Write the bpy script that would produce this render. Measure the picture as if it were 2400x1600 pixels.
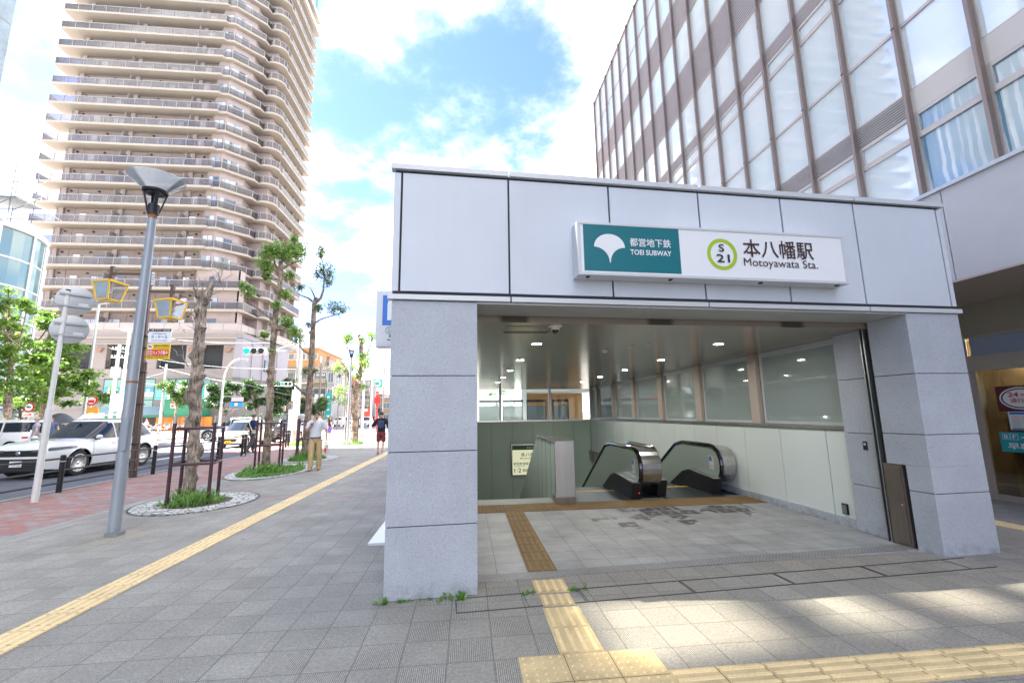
import bpy, bmesh, math, random
from mathutils import Vector, Matrix
from math import sin, cos, pi, radians, sqrt, atan2
SC = bpy.context.scene
for _o in list(bpy.data.objects): bpy.data.objects.remove(_o)
COL = SC.collection
random.seed(7)

# ---------------------------------------------------------------- camera
FPX, HCAM = 1031.0, 1.6                      # focal length for a 2400 px wide frame, eye height
_u = Vector((1106-1200, -(-5546-800), -FPX)).normalized()      # world up seen from the camera
_s = Vector((1094-1200, -(966-800), -FPX)); _s = (_s-_u*_s.dot(_u)).normalized()   # street direction
_x = _s.cross(_u)
cam = bpy.data.cameras.new('camera'); cam.sensor_width = 36; cam.lens = 36*FPX/2400
cam.clip_start = 0.05; cam.clip_end = 3000
CAM = bpy.data.objects.new('camera', cam); COL.objects.link(CAM)
CAM.matrix_world = Matrix((_x, _s, _u)).to_4x4(); CAM.location = (0, 0, HCAM)
SC.camera = CAM

# ---------------------------------------------------------------- light
SUN_EL, SUN_AZ = radians(50), radians(-83)      # azimuth measured from +Y towards +X
sl = bpy.data.lights.new('sun', 'SUN'); sl.energy = 4.6; sl.angle = radians(0.5); sl.color = (1, .95, .87)
SUN = bpy.data.objects.new('sun', sl); COL.objects.link(SUN)
_d = Vector((sin(SUN_AZ)*cos(SUN_EL), cos(SUN_AZ)*cos(SUN_EL), sin(SUN_EL)))
SUN.rotation_euler = _d.to_track_quat('Z', 'Y').to_euler(); SUN.location = (-60, 10, 80)
SC.view_settings.view_transform = 'Standard'; SC.view_settings.look = 'None'
SC.view_settings.exposure = 3.35; SC.view_settings.gamma = 1.0
try:
    SC.cycles.use_denoising = True
    SC.cycles.max_bounces = 7; SC.cycles.diffuse_bounces = 4; SC.cycles.glossy_bounces = 3
    SC.cycles.transmission_bounces = 5; SC.cycles.transparent_max_bounces = 12
    SC.cycles.caustics_reflective = False; SC.cycles.caustics_refractive = False
    SC.cycles.sample_clamp_indirect = 6
except Exception: pass

class NT:
    """small wrapper for writing node trees"""
    def __init__(s, tree): s.t = tree
    def n(s, typ, **kw):
        nd = s.t.nodes.new(typ)
        for k, v in kw.items(): setattr(nd, k, v)
        return nd
    def put(s, sock, v):
        if v is None: return
        if hasattr(v, 'is_output'): s.t.links.new(v, sock)
        else:
            if hasattr(sock.default_value, '__len__') and not hasattr(v, '__len__'): v = (v, v, v)
            if hasattr(sock.default_value, '__len__') and len(sock.default_value) == 4 and len(v) == 3: v = (*v, 1)
            sock.default_value = v
    def m(s, op, a, b=None, c=None):
        nd = s.n('ShaderNodeMath', operation=op)
        for i, v in enumerate((a, b, c)):
            if v is not None: s.put(nd.inputs[i], v)
        return nd.outputs[0]
    def mix(s, f, a, b, bt='MIX'):
        nd = s.n('ShaderNodeMix', data_type='RGBA', blend_type=bt)
        s.put(nd.inputs[0], f); s.put(nd.inputs[6], a); s.put(nd.inputs[7], b)
        return nd.outputs[2]
    def noise(s, vec, scale, detail=3, rough=.55, dim='3D'):
        nd = s.n('ShaderNodeTexNoise', noise_dimensions=dim)
        s.put(nd.inputs['Vector'], vec); nd.inputs['Scale'].default_value = scale
        nd.inputs['Detail'].default_value = detail; nd.inputs['Roughness'].default_value = rough
        return nd.outputs['Fac']
    def ramp(s, v, lo, hi, a=0., b=1.):
        nd = s.n('ShaderNodeMapRange'); nd.clamp = True
        s.put(nd.inputs[0], v)
        for i, q in enumerate((lo, hi, a, b)): nd.inputs[i+1].default_value = q
        return nd.outputs[0]
    def sep(s, v):
        nd = s.n('ShaderNodeSeparateXYZ'); s.put(nd.inputs[0], v); return nd.outputs
    def comb(s, x, y, z=0.):
        nd = s.n('ShaderNodeCombineXYZ'); s.put(nd.inputs[0], x); s.put(nd.inputs[1], y); s.put(nd.inputs[2], z); return nd.outputs[0]

# ---------------------------------------------------------------- sky
W = bpy.data.worlds.new('World'); SC.world = W; W.use_nodes = True
_t = NT(W.node_tree); W.node_tree.nodes.clear()
_sky = _t.n('ShaderNodeTexSky', sky_type='NISHITA'); _sky.sun_disc = False
_sky.sun_elevation = SUN_EL; _sky.sun_rotation = SUN_AZ; _sky.air_density = 1.0; _sky.dust_density = .6; _sky.ozone_density = 1.6
_b1 = _t.n('ShaderNodeBackground'); _t.put(_b1.inputs[0], _t.mix(1., _sky.outputs[0], (.42, .46, .72), 'MULTIPLY')); _b1.inputs[1].default_value = 0.085
_b2 = _t.n('ShaderNodeBackground'); _b2.inputs[1].default_value = 0.50
_g = _t.n('ShaderNodeTexCoord').outputs['Generated']
_sx, _sy, _sz = _t.sep(_g)
_den = _t.m('ADD', _t.m('MAXIMUM', _sz, 0.0), 0.22)
_uv = _t.comb(_t.m('DIVIDE', _sx, _den), _t.m('DIVIDE', _sy, _den), 0.37)
_n1 = _t.noise(_uv, 2.3, 10, .62); _n2 = _t.noise(_uv, .8, 3, .5)
_cl = _t.m('ADD', _t.m('MULTIPLY', _t.m('SUBTRACT', _n1, .5), 2.6), _t.m('MULTIPLY', _t.m('SUBTRACT', _n2, .5), 1.1))   # about -0.4..0.4
# wide openings in the cloud deck where the photograph shows blue
def _hole(az, el, r, k):
    a, e = radians(az), radians(el)
    dv = _t.n('ShaderNodeVectorMath', operation='DISTANCE'); _t.put(dv.inputs[0], _g)
    dv.inputs[1].default_value = (sin(a)*cos(e), cos(a)*cos(e), sin(e))
    return _t.ramp(dv.outputs['Value'], 0, r, k, 0)
_h = _hole(-19, 39, .25, .58)
for q in ((4, 42, .27, .50), (-5, 50, .4, .25), (-17, 13, .20, .60), (-44, 29, .14, .5), (-15, 32, .16, .40), (-17, 25, .12, .35), (11, 42, .2, .2)): _h = _t.m('ADD', _h, _hole(*q))
_cl = _t.m('SUBTRACT', _t.m('ADD', _cl, .27), _h)
_cl = _t.m('ADD', _cl, _t.ramp(_sz, .0, .10, .6, 0))
_mask = _t.m('POWER', _t.ramp(_cl, -.22, .36), 2.4)
_shade = _t.ramp(_t.noise(_uv, 3.1, 6, .6), .28, .68, .45, 1.1)
_t.put(_b2.inputs[0], _t.mix(1.0, (1.0, .975, .94), _t.comb(_shade, _shade, _shade), 'MULTIPLY'))
_ms = _t.n('ShaderNodeMixShader'); _t.put(_ms.inputs[0], _mask)
W.node_tree.links.new(_b1.outputs[0], _ms.inputs[1]); W.node_tree.links.new(_b2.outputs[0], _ms.inputs[2])
_wo = _t.n('ShaderNodeOutputWorld'); W.node_tree.links.new(_ms.outputs[0], _wo.inputs[0])

# ---------------------------------------------------------------- materials
MATS = {}
def newmat(name):
    m = bpy.data.materials.new(name); m.use_nodes = True; t = NT(m.node_tree)
    p = m.node_tree.nodes['Principled BSDF']
    return m, t, p
def M(name, col=None, rough=.6, metal=0., var=0., vs=3., bump=0., bs=60., spec=.5, emit=0., trans=0., speck=0., sps=220., coat=0., streak=0.):
    if name in MATS: return MATS[name]
    m, t, p = newmat(name); MATS[name] = m
    pos = t.n('ShaderNodeNewGeometry').outputs['Position']
    c = (*col, 1)
    out = None
    if var:
        f = t.ramp(t.noise(pos, vs, 5, .6), .3, .7, 1-var, 1+var)
        out = t.mix(1., c, t.comb(f, f, f), 'MULTIPLY')
    if streak:
        x, y, z = t.sep(pos)
        st = t.noise(t.comb(t.m('MULTIPLY', x, 14), t.m('MULTIPLY', y, 14), t.m('MULTIPLY', z, .7)), 1, 4)
        f = t.ramp(st, .35, .7, 1., 1-streak)
        out = t.mix(1., out if out else c, t.comb(f, f, f), 'MULTIPLY')
    if speck:
        f = t.ramp(t.noise(pos, sps, 2, .7), .32, .68, 1-speck, 1+speck)
        out = t.mix(1., out if out else c, t.comb(f, f, f), 'MULTIPLY')
    if out is not None: t.put(p.inputs['Base Color'], out)
    else: p.inputs['Base Color'].default_value = c
    p.inputs['Roughness'].default_value = rough; p.inputs['Metallic'].default_value = metal
    p.inputs['Specular IOR Level'].default_value = spec
    if coat: p.inputs['Coat Weight'].default_value = coat; p.inputs['Coat Roughness'].default_value = .05
    if trans: p.inputs['Transmission Weight'].default_value = trans
    if emit: p.inputs['Emission Color'].default_value = c; p.inputs['Emission Strength'].default_value = emit
    if bump:
        b = t.n('ShaderNodeBump'); b.inputs['Strength'].default_value = bump; b.inputs['Distance'].default_value = .01
        t.put(b.inputs['Height'], t.noise(pos, bs, 4, .6)); t.put(p.inputs['Normal'], b.outputs[0])
    return m
def glassmat(name, tint=(.85, .93, .93), alpha=.25, rough=.03, diff=None, refl=1.5, milky=False):
    """thin pane: see-through with reflection by viewing angle"""
    m = bpy.data.materials.new(name); m.use_nodes = True; t = NT(m.node_tree); m.node_tree.nodes.clear()
    tr = t.n('ShaderNodeBsdfTransparent'); tr.inputs[0].default_value = (*tint, 1)
    gl = t.n('ShaderNodeBsdfGlossy'); gl.inputs[0].default_value = (.95, .98, 1, 1); gl.inputs[1].default_value = rough
    fr = t.n('ShaderNodeFresnel'); fr.inputs[0].default_value = refl
    f = fr.outputs[0]
    base = tr.outputs[0]
    if diff:
        df = t.n('ShaderNodeBsdfTranslucent' if milky else 'ShaderNodeBsdfDiffuse'); df.inputs[0].default_value = (*diff, 1)
        mx = t.n('ShaderNodeMixShader'); mx.inputs[0].default_value = 1-alpha
        m.node_tree.links.new(tr.outputs[0], mx.inputs[1]); m.node_tree.links.new(df.outputs[0], mx.inputs[2]); base = mx.outputs[0]
    ms = t.n('ShaderNodeMixShader'); t.put(ms.inputs[0], f)
    m.node_tree.links.new(base, ms.inputs[1]); m.node_tree.links.new(gl.outputs[0], ms.inputs[2])
    o = t.n('ShaderNodeOutputMaterial'); m.node_tree.links.new(ms.outputs[0], o.inputs[0])
    MATS[name] = m; return m

# ---------------------------------------------------------------- mesh builder
class MB:
    def __init__(s): s.v = []; s.f = []; s.mi = []
    def add(s, vs, fs, mi=0):
        n = len(s.v); s.v += [tuple(p) for p in vs]; s.f += [tuple(i+n for i in f) for f in fs]; s.mi += [mi]*len(fs); return s
    def hexa(s, p, mi=0):
        return s.add(p, [(0, 3, 2, 1), (4, 5, 6, 7), (0, 1, 5, 4), (1, 2, 6, 5), (2, 3, 7, 6), (3, 0, 4, 7)], mi)
    def box(s, x0, y0, z0, x1, y1, z1, mi=0):
        return s.hexa([(x0, y0, z0), (x1, y0, z0), (x1, y1, z0), (x0, y1, z0), (x0, y0, z1), (x1, y0, z1), (x1, y1, z1), (x0, y1, z1)], mi)
    def cbox(s, c, d, mi=0):
        return s.box(c[0]-d[0]/2, c[1]-d[1]/2, c[2]-d[2]/2, c[0]+d[0]/2, c[1]+d[1]/2, c[2]+d[2]/2, mi)
    def obox(s, c, ex, ey, ez, mi=0):
        c, ex, ey, ez = map(Vector, (c, ex, ey, ez))
        return s.hexa([c-ex-ey-ez, c+ex-ey-ez, c+ex+ey-ez, c-ex+ey-ez, c-ex-ey+ez, c+ex-ey+ez, c+ex+ey+ez, c-ex+ey+ez], mi)
    def beam(s, p, q, w, h, mi=0, up=(0, 0, 1)):
        p, q = Vector(p), Vector(q); d = (q-p); l = d.length; d.normalize(); up = Vector(up)
        if abs(d.dot(up)) > .98: up = Vector((0, 1, 0))
        sd = d.cross(up).normalized(); u = sd.cross(d)
        return s.obox((p+q)/2, d*l/2, sd*w/2, u*h/2, mi)
    def quad(s, a, b, c, d, mi=0): return s.add([a, b, c, d], [(0, 1, 2, 3)], mi)
    def tube(s, pts, r, n=8, mi=0, cap=True):
        pts = [Vector(p) for p in pts]; k = len(pts)
        if not hasattr(r, '__len__'): r = [r]*k
        vs = []; ref = None
        for i, p in enumerate(pts):
            d = (pts[min(i+1, k-1)]-pts[max(i-1, 0)]).normalized()
            if ref is None: ref = Vector((0, 0, 1)) if abs(d.z) < .9 else Vector((1, 0, 0))
            a = d.cross(ref).normalized(); b = d.cross(a).normalized(); ref = a.cross(d)
            for j in range(n):
                t = 2*pi*j/n; vs.append(p+(a*cos(t)+b*sin(t))*r[i])
        fs = [(i*n+j, i*n+(j+1) % n, (i+1)*n+(j+1) % n, (i+1)*n+j) for i in range(k-1) for j in range(n)]
        if cap: fs += [tuple(range(n-1, -1, -1)), tuple((k-1)*n+j for j in range(n))]
        return s.add(vs, fs, mi)
    def lathe(s, c, prof, n=24, mi=0, ax=(0, 0, 1)):
        ax = Vector(ax).normalized(); a = ax.orthogonal().normalized(); b = ax.cross(a); c = Vector(c); vs = []
        for r, h in prof:
            for j in range(n):
                t = 2*pi*j/n; vs.append(c+(a*cos(t)+b*sin(t))*r+ax*h)
        k = len(prof)
        fs = [(i*n+j, i*n+(j+1) % n, (i+1)*n+(j+1) % n, (i+1)*n+j) for i in range(k-1) for j in range(n)]
        return s.add(vs, fs, mi)
    def prism(s, poly, fn, w0, w1, mi=0):
        n = len(poly)
        vs = [fn(u, v, w0) for u, v in poly]+[fn(u, v, w1) for u, v in poly]
        fs = [tuple(range(n-1, -1, -1)), tuple(range(n, 2*n))]+[(i, (i+1) % n, n+(i+1) % n, n+i) for i in range(n)]
        return s.add(vs, fs, mi)
    def ball(s, c, r, n=10, k=6, mi=0, sc=(1, 1, 1)):
        vs = []; c = Vector(c)
        for i in range(k+1):
            ph = pi*i/k
            for j in range(n):
                t = 2*pi*j/n; vs.append((c.x+r*sc[0]*sin(ph)*cos(t), c.y+r*sc[1]*sin(ph)*sin(t), c.z+r*sc[2]*cos(ph)))
        return s.add(vs, [(i*n+j, (i+1)*n+j, (i+1)*n+(j+1) % n, i*n+(j+1) % n) for i in range(k) for j in range(n)], mi)
    def build(s, name, mats, parent=None, smooth=False, bevel=0., local=False, fix=True):
        o = None
        if not isinstance(mats, (list, tuple)): mats = [mats]
        off = ORG.get(parent.name, (0, 0, 0)) if (parent and not local) else (0, 0, 0)
        me = bpy.data.meshes.new(name)
        vs = s.v if off == (0, 0, 0) else [(p[0]-off[0], p[1]-off[1], p[2]-off[2]) for p in s.v]
        me.from_pydata(vs, [], s.f)
        for m in mats: me.materials.append(m)
        if len(mats) > 1: me.polygons.foreach_set('material_index', s.mi)
        if fix or bevel:
            bm = bmesh.new(); bm.from_mesh(me)
            bmesh.ops.recalc_face_normals(bm, faces=bm.faces)
            if bevel:
                es = [e for e in bm.edges if len(e.link_faces) == 2 and e.calc_face_angle(0) > .6]
                bmesh.ops.bevel(bm, geom=es, offset=bevel, segments=2, profile=.6, affect='EDGES')
            bm.to_mesh(me); bm.free()
        if smooth:
            me.polygons.foreach_set('use_smooth', [True]*len(me.polygons))
            try: me.set_sharp_from_angle(angle=radians(40))
            except Exception: pass
        me.update()
        o = bpy.data.objects.new(name, me); COL.objects.link(o)
        if parent: o.parent = parent; ORG[o.name] = off if not local else (0, 0, 0)
        return o
ORG = {}
def tag(o, label=None, cat=None, group=None, kind=None):
    if label: o['label'] = label
    if cat: o['category'] = cat
    if group: o['group'] = group
    if kind: o['kind'] = kind
    return o
def thing(name, label, cat, loc=(0, 0, 0), group=None, rz=0.):
    o = bpy.data.objects.new(name, None); COL.objects.link(o); o.empty_display_size = .2
    o.location = loc; o.rotation_euler = (0, 0, rz); ORG[o.name] = tuple(loc) if not rz else (0, 0, 0)
    return tag(o, label, cat, group)
def copy_tree(o, parent=None):
    c = o.copy(); COL.objects.link(c); c.parent = parent; ORG[c.name] = ORG.get(o.name, (0, 0, 0))
    for ch in list(o.children): copy_tree(ch, c)
    return c
def ground(name, mb, m, parent=None): return tag(mb.build(name, m, parent), kind='structure')
def many(name, items, mats, parent, key, limit=100, label=None, **kw):
    """each MB its own part; past the limit the ones that show smallest become one 'stuff' part"""
    items = sorted(items, key=key); out = []
    for mb in items[:limit]: out.append(mb.build(name, mats, parent, **kw))
    rest = items[limit:]
    if rest:
        r = MB()
        for mb in rest:
            n = len(r.v); r.v += mb.v; r.f += [tuple(i+n for i in f) for f in mb.f]; r.mi += mb.mi
        tag(r.build(name, mats, parent, **kw), kind='stuff')
    return out
def near(mb):
    n = len(mb.v); c = [sum(p[i] for p in mb.v)/n for i in range(3)]
    return c[0]**2+c[1]**2+(c[2]-HCAM)**2
def text(body, name, mat, parent, o, xd, yd, h, width=None, bold=.0, align='L', depth=.002, local=False):
    """flat lettering: o = lower left (or centre) of the line, xd/yd = reading and up directions, h = capital height"""
    cu = bpy.data.curves.new('lettering', 'FONT'); cu.body = body; cu.size = 1; cu.offset = bold; cu.resolution_u = 3
    tmp = bpy.data.objects.new('lettering', cu); COL.objects.link(tmp)
    dg = bpy.context.evaluated_depsgraph_get(); dg.update()
    me = bpy.data.meshes.new_from_object(tmp.evaluated_get(dg))
    bpy.data.objects.remove(tmp); bpy.data.curves.remove(cu)
    if not me.vertices: return None
    xs = [v.co.x for v in me.vertices]; ys = [v.co.y for v in me.vertices]
    x0, x1 = min(xs), max(xs); y0, y1 = min(ys), max(ys)
    ky = h/max(y1-y0, 1e-6); kx = ky if width is None else width/max(x1-x0, 1e-6)
    wid = (x1-x0)*kx; sh = {'L': 0, 'C': -wid/2, 'R': -wid}[align]
    o, xd, yd = Vector(o), Vector(xd).normalized(), Vector(yd).normalized(); nz = xd.cross(yd)
    off = Vector(ORG.get(parent.name, (0, 0, 0))) if (parent and not local) else Vector((0, 0, 0))
    for v in me.vertices:
        v.co = o+xd*((v.co.x-x0)*kx+sh)+yd*((v.co.y-y0)*ky)+nz*depth-off
    me.materials.clear(); me.materials.append(mat); me.name = name
    ob = bpy.data.objects.new(name, me); COL.objects.link(ob)
    if parent: ob.parent = parent; ORG[ob.name] = tuple(off)
    return ob
# ================================================================ ground
def paving_mat():
    m, t, p = newmat('pavement'); pos = t.n('ShaderNodeNewGeometry').outputs['Position']; x, y, z = t.sep(pos)
    u = t.m('DIVIDE', t.m('SUBTRACT', x, .18), .305); v = t.m('DIVIDE', t.m('SUBTRACT', y, 3.19), .3045)
    fu, fv = t.m('FRACT', u), t.m('FRACT', v); cu, cv = t.m('FLOOR', u), t.m('FLOOR', v)
    j = t.m('MAXIMUM', t.m('ABSOLUTE', t.m('SUBTRACT', fu, .5)), t.m('ABSOLUTE', t.m('SUBTRACT', fv, .5)))
    wn = t.n('ShaderNodeTexWhiteNoise', noise_dimensions='2D'); t.put(wn.inputs['Vector'], t.comb(cu, cv)); rnd = wn.outputs['Value']
    joint = t.ramp(j, .482, .492)
    par = t.m('FRACT', t.m('MULTIPLY', t.m('ADD', cu, cv), .5)); par = t.m('MULTIPLY', t.m('ABSOLUTE', par), 2)
    rib = t.m('SINE', t.m('MULTIPLY', x, 2*pi*24/.305)); rib = t.ramp(rib, -.5, .6)
    ribm = t.m('MULTIPLY', t.m('SUBTRACT', 1, rib), par)
    base = t.mix(rnd, (.268, .260, .228), (.298, .288, .254))
    pink = t.m('MULTIPLY', t.ramp(t.noise(t.comb(cu, t.m('MULTIPLY', cv, 3.1), 2.), .35, 1), .52, .62), t.ramp(y, 6.5, 9.5))
    base = t.mix(t.m('MULTIPLY', pink, t.m('MULTIPLY', rnd, .8)), base, (.31, .23, .215))
    g = t.ramp(t.noise(pos, 1.1, 6, .65), .3, .72, .78, 1.22); base = t.mix(1., base, t.comb(g, g, g), 'MULTIPLY')
    # ochre wash on the tiles next to the entrance
    wash = t.m('MULTIPLY', t.ramp(x, -1.5, 1.4), t.ramp(t.noise(pos, .9, 4), .35, .6)); base = t.mix(t.m('MULTIPLY', wash, .75), base, (.30, .275, .235))
    s = t.m('MULTIPLY', t.ramp(t.noise(pos, 150, 2, .75), .3, .7, .50, 1.50), t.ramp(t.noise(pos, 42, 2, .6), .35, .65, .86, 1.14)); base = t.mix(1., base, t.comb(s, s, s), 'MULTIPLY')
    vo = t.n('ShaderNodeTexVoronoi'); t.put(vo.inputs['Vector'], pos); vo.inputs['Scale'].default_value = 70
    dot = t.m('MULTIPLY', t.ramp(vo.outputs['Distance'], .10, .2, 1, 0), t.ramp(vo.outputs['Color'], .55, .6)); base = t.mix(t.m('MULTIPLY', dot, .45), base, (.5, .48, .44))
    dl = t.n('ShaderNodeVectorMath', operation='DISTANCE'); t.put(dl.inputs[0], pos); dl.inputs[1].default_value = (-4.75, 6.95, 0)
    sand = t.m('MULTIPLY', t.ramp(dl.outputs['Value'], .12, .75, 1, 0), t.ramp(t.noise(pos, 4, 4, .7), .42, .6)); base = t.mix(t.m('MULTIPLY', sand, .7), base, (.36, .31, .22))
    vg = t.n('ShaderNodeTexVoronoi'); t.put(vg.inputs['Vector'], pos); vg.inputs['Scale'].default_value = 1.15
    gum = t.m('MULTIPLY', t.ramp(vg.outputs['Distance'], .022, .032, 1, 0), t.ramp(t.sep(vg.outputs['Color'])[0], .45, .5)); base = t.mix(t.m('MULTIPLY', gum, .75), base, (.055, .052, .05))
    st = t.ramp(t.noise(pos, 2.7, 4, .7), .64, .76); base = t.mix(t.m('MULTIPLY', st, .35), base, (.07, .065, .055))
    up_ = t.m('ADD', 1, t.m('MULTIPLY', par, .30)); base = t.mix(1., base, t.comb(up_, up_, up_), 'MULTIPLY')
    base = t.mix(t.m('MULTIPLY', ribm, .6), base, (.045, .045, .042))
    jc = t.mix(t.ramp(t.noise(pos, 1.7, 3), .55, .66), (.075, .072, .062), (.07, .095, .045))
    base = t.mix(t.m('MULTIPLY', joint, .5), base, jc)
    t.put(p.inputs['Base Color'], base); p.inputs['Roughness'].default_value = .8
    h = t.m('SUBTRACT', t.m('MULTIPLY', t.noise(pos, 240, 2), .25), t.m('ADD', joint, t.m('MULTIPLY', ribm, .5)))
    b = t.n('ShaderNodeBump'); b.inputs['Strength'].default_value = .5; b.inputs['Distance'].default_value = .004
    t.put(b.inputs['Height'], h); t.put(p.inputs['Normal'], b.outputs[0]); return m
def brick_mat(name, w, h, cols, mort, rot=0., rough=.85, off=.5, spk=.25):
    m, t, p = newmat(name); pos = t.n('ShaderNodeNewGeometry').outputs['Position']
    mp = t.n('ShaderNodeMapping'); t.put(mp.inputs[0], pos); mp.inputs['Rotation'].default_value = (0, 0, rot)
    x, y, z = t.sep(mp.outputs[0])
    v = t.m('DIVIDE', y, h); cv = t.m('FLOOR', v)
    u = t.m('ADD', t.m('DIVIDE', x, w), t.m('MULTIPLY', cv, off)); cu = t.m('FLOOR', u)
    ju = t.m('MULTIPLY', t.m('ABSOLUTE', t.m('SUBTRACT', t.m('FRACT', u), .5)), w); jv = t.m('MULTIPLY', t.m('ABSOLUTE', t.m('SUBTRACT', t.m('FRACT', v), .5)), h)
    joint = t.m('MAXIMUM', t.ramp(ju, w/2-.006, w/2-.002), t.ramp(jv, h/2-.006, h/2-.002))
    wn = t.n('ShaderNodeTexWhiteNoise', noise_dimensions='2D'); t.put(wn.inputs['Vector'], t.comb(cu, cv))
    c = t.mix(t.ramp(wn.outputs['Value'], 0, .5), cols[0], cols[1]); c = t.mix(t.ramp(wn.outputs['Value'], .5, .9), c, cols[2])
    g = t.ramp(t.noise(pos, 1.3, 5, .65), .3, .7, .8, 1.2); c = t.mix(1., c, t.comb(g, g, g), 'MULTIPLY')
    s = t.ramp(t.noise(pos, 190, 2, .7), .3, .7, 1-spk, 1+spk); c = t.mix(1., c, t.comb(s, s, s), 'MULTIPLY')
    c = t.mix(t.m('MULTIPLY', joint, .8), c, mort); t.put(p.inputs['Base Color'], c); p.inputs['Roughness'].default_value = rough
    b = t.n('ShaderNodeBump'); b.inputs['Strength'].default_value = .5; b.inputs['Distance'].default_value = .004
    t.put(b.inputs['Height'], t.m('SUBTRACT', 1, joint)); t.put(p.inputs['Normal'], b.outputs[0]); return m
PAVE = paving_mat()
BRICK = brick_mat('bike lane brick', .21, .105, ((.34, .155, .13), (.31, .18, .16), (.29, .26, .25)), (.12, .10, .09))
KERB = M('kerb concrete', (.30, .29, .26), .85, var=.15, vs=1.5, speck=.2)
ASPH = M('asphalt', (.085, .095, .115), .85, var=.16, vs=.6, speck=.35, sps=150, bump=.3, bs=200)
ASPH2 = M('worn asphalt', (.17, .17, .175), .85, var=.14, vs=.35, speck=.3, sps=150)
RED = M('red road coat', (.33, .12, .10), .8, var=.2, vs=.8, speck=.25)
PAINT = M('road paint', (.72, .72, .70), .7, var=.12, vs=2.)
def grooved_yellow(name, col, top):
    """darker, uneven tone between the raised bars and studs"""
    m = M(name, col, .7, var=.13, vs=2.6, speck=.16, sps=140, bump=.2); t = NT(m.node_tree); p = m.node_tree.nodes['Principled BSDF']
    src = p.inputs['Base Color'].links[0].from_socket; pos = t.n('ShaderNodeNewGeometry').outputs['Position']; x, y, z = t.sep(pos)
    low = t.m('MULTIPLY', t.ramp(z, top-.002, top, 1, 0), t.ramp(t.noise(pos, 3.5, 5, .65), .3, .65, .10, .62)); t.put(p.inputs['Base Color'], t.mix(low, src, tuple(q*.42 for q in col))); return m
YEL = grooved_yellow('tactile yellow', (.78, .60, .32), .0085)
YELOLD = grooved_yellow('tactile brown yellow', (.25, .155, .058), .0115)
PLAZA = M('pale plaza paving', (.34, .31, .27), .85, var=.12, vs=.8, speck=.2)

ground('road', MB().quad((-900, -200, -.13), (.0, -200, -.13), (.0, 1500, -.13), (-900, 1500, -.13)).quad((.0, -200, -.13), (5.3, -200, -.13), (5.3, 8.0, -.13), (.0, 8.0, -.13)).quad((.0, 18.6, -.13), (5.3, 18.6, -.13), (5.3, 1500, -.13), (.0, 1500, -.13)).quad((5.3, -200, -.13), (900, -200, -.13), (900, 1500, -.13), (5.3, 1500, -.13)), ASPH2)
mb = MB().box(-24, -40, -.2, -9.34, 31, -.115); ground('near_road', mb, ASPH)
# pavements: slabs with a kerb of real height
mb = MB().box(-6.0, -40, -.4, .095, 25.5, 0).box(.095, -40, -.4, 5.1, 8.25, 0).box(.095, 18.7, -.4, 5.1, 25.5, 0).box(5.1, -40, -.4, 40, 25.5, 0); ground('pavement', mb, PAVE)
mb = MB().box(-9.2, -40, -.4, -6.36, 22.8, 0); ground('bike_lane', mb, BRICK)
mb = MB().box(-6.36, -40, -.4, -6.18, 22.8, .003).box(-6.17, -40, -.4, -6.0, 22.8, .003); ground('edging_stones', mb, KERB)
mb = MB().box(-9.36, -40, -.4, -9.2, 22.8, .012); ground('kerb', mb, KERB)
mb = MB().box(-9.36, 22.8, -.4, -6.0, 25.5, -.002).box(-9.36, 25.5, -.4, 40, 33.5, -.002); ground('plaza', mb, PLAZA)
mb = MB().box(-7.5, 52, -.4, 60, 400, 0).box(-95, 55, -.4, -26.5, 400, 0).box(-120, -40, -.4, -24, 47, -.01); ground('far_pavement', mb, PLAZA)
# concrete drain strip along the kerb, lane paint, red junction coat
mb = MB()
for i in range(14): mb.box(-12.95, -10+i*5.0, -.12, -12.8, -7+i*5., -.108)
mb.box(-9.75, -30, -.12, -9.62, 33, -.108)
for i in range(9): mb.box(-22+i*1.35, 33.0, -.128, -21.4+i*1.35, 36.5, -.120)
for i in range(8): mb.box(-7+i*1.3, 35.2, -.128, -6.45+i*1.3, 39, -.120)
mb.box(-9.0, 46.6, -.128, 30, 47.2, -.12).box(-23.4, -30, -.12, -23.25, 31, -.108)
ground('road_markings', mb, PAINT)
mb = MB().box(-12.5, 23.4, -.12, -9.9, 31, -.111).box(-23, 37.2, -.13, 40, 41.0, -.122).box(-12.3, 42.5, -.13, 22, 44.5, -.122); ground('red_road_surface', mb, RED)
mb = MB()
for x0, y0 in ((-11.5, 24.8), (-11.5, 28)):
    mb.add([(x0-.08, y0, -.107), (x0+.08, y0, -.107), (x0+.08, y0+1.4, -.107), (x0-.08, y0+1.4, -.107), (x0-.32, y0, -.107), (x0+.32, y0, -.107), (x0, y0-.9, -.107)], [(0, 1, 2, 3), (4, 6, 5)])
ground('road_arrows', mb, PAINT)

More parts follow.
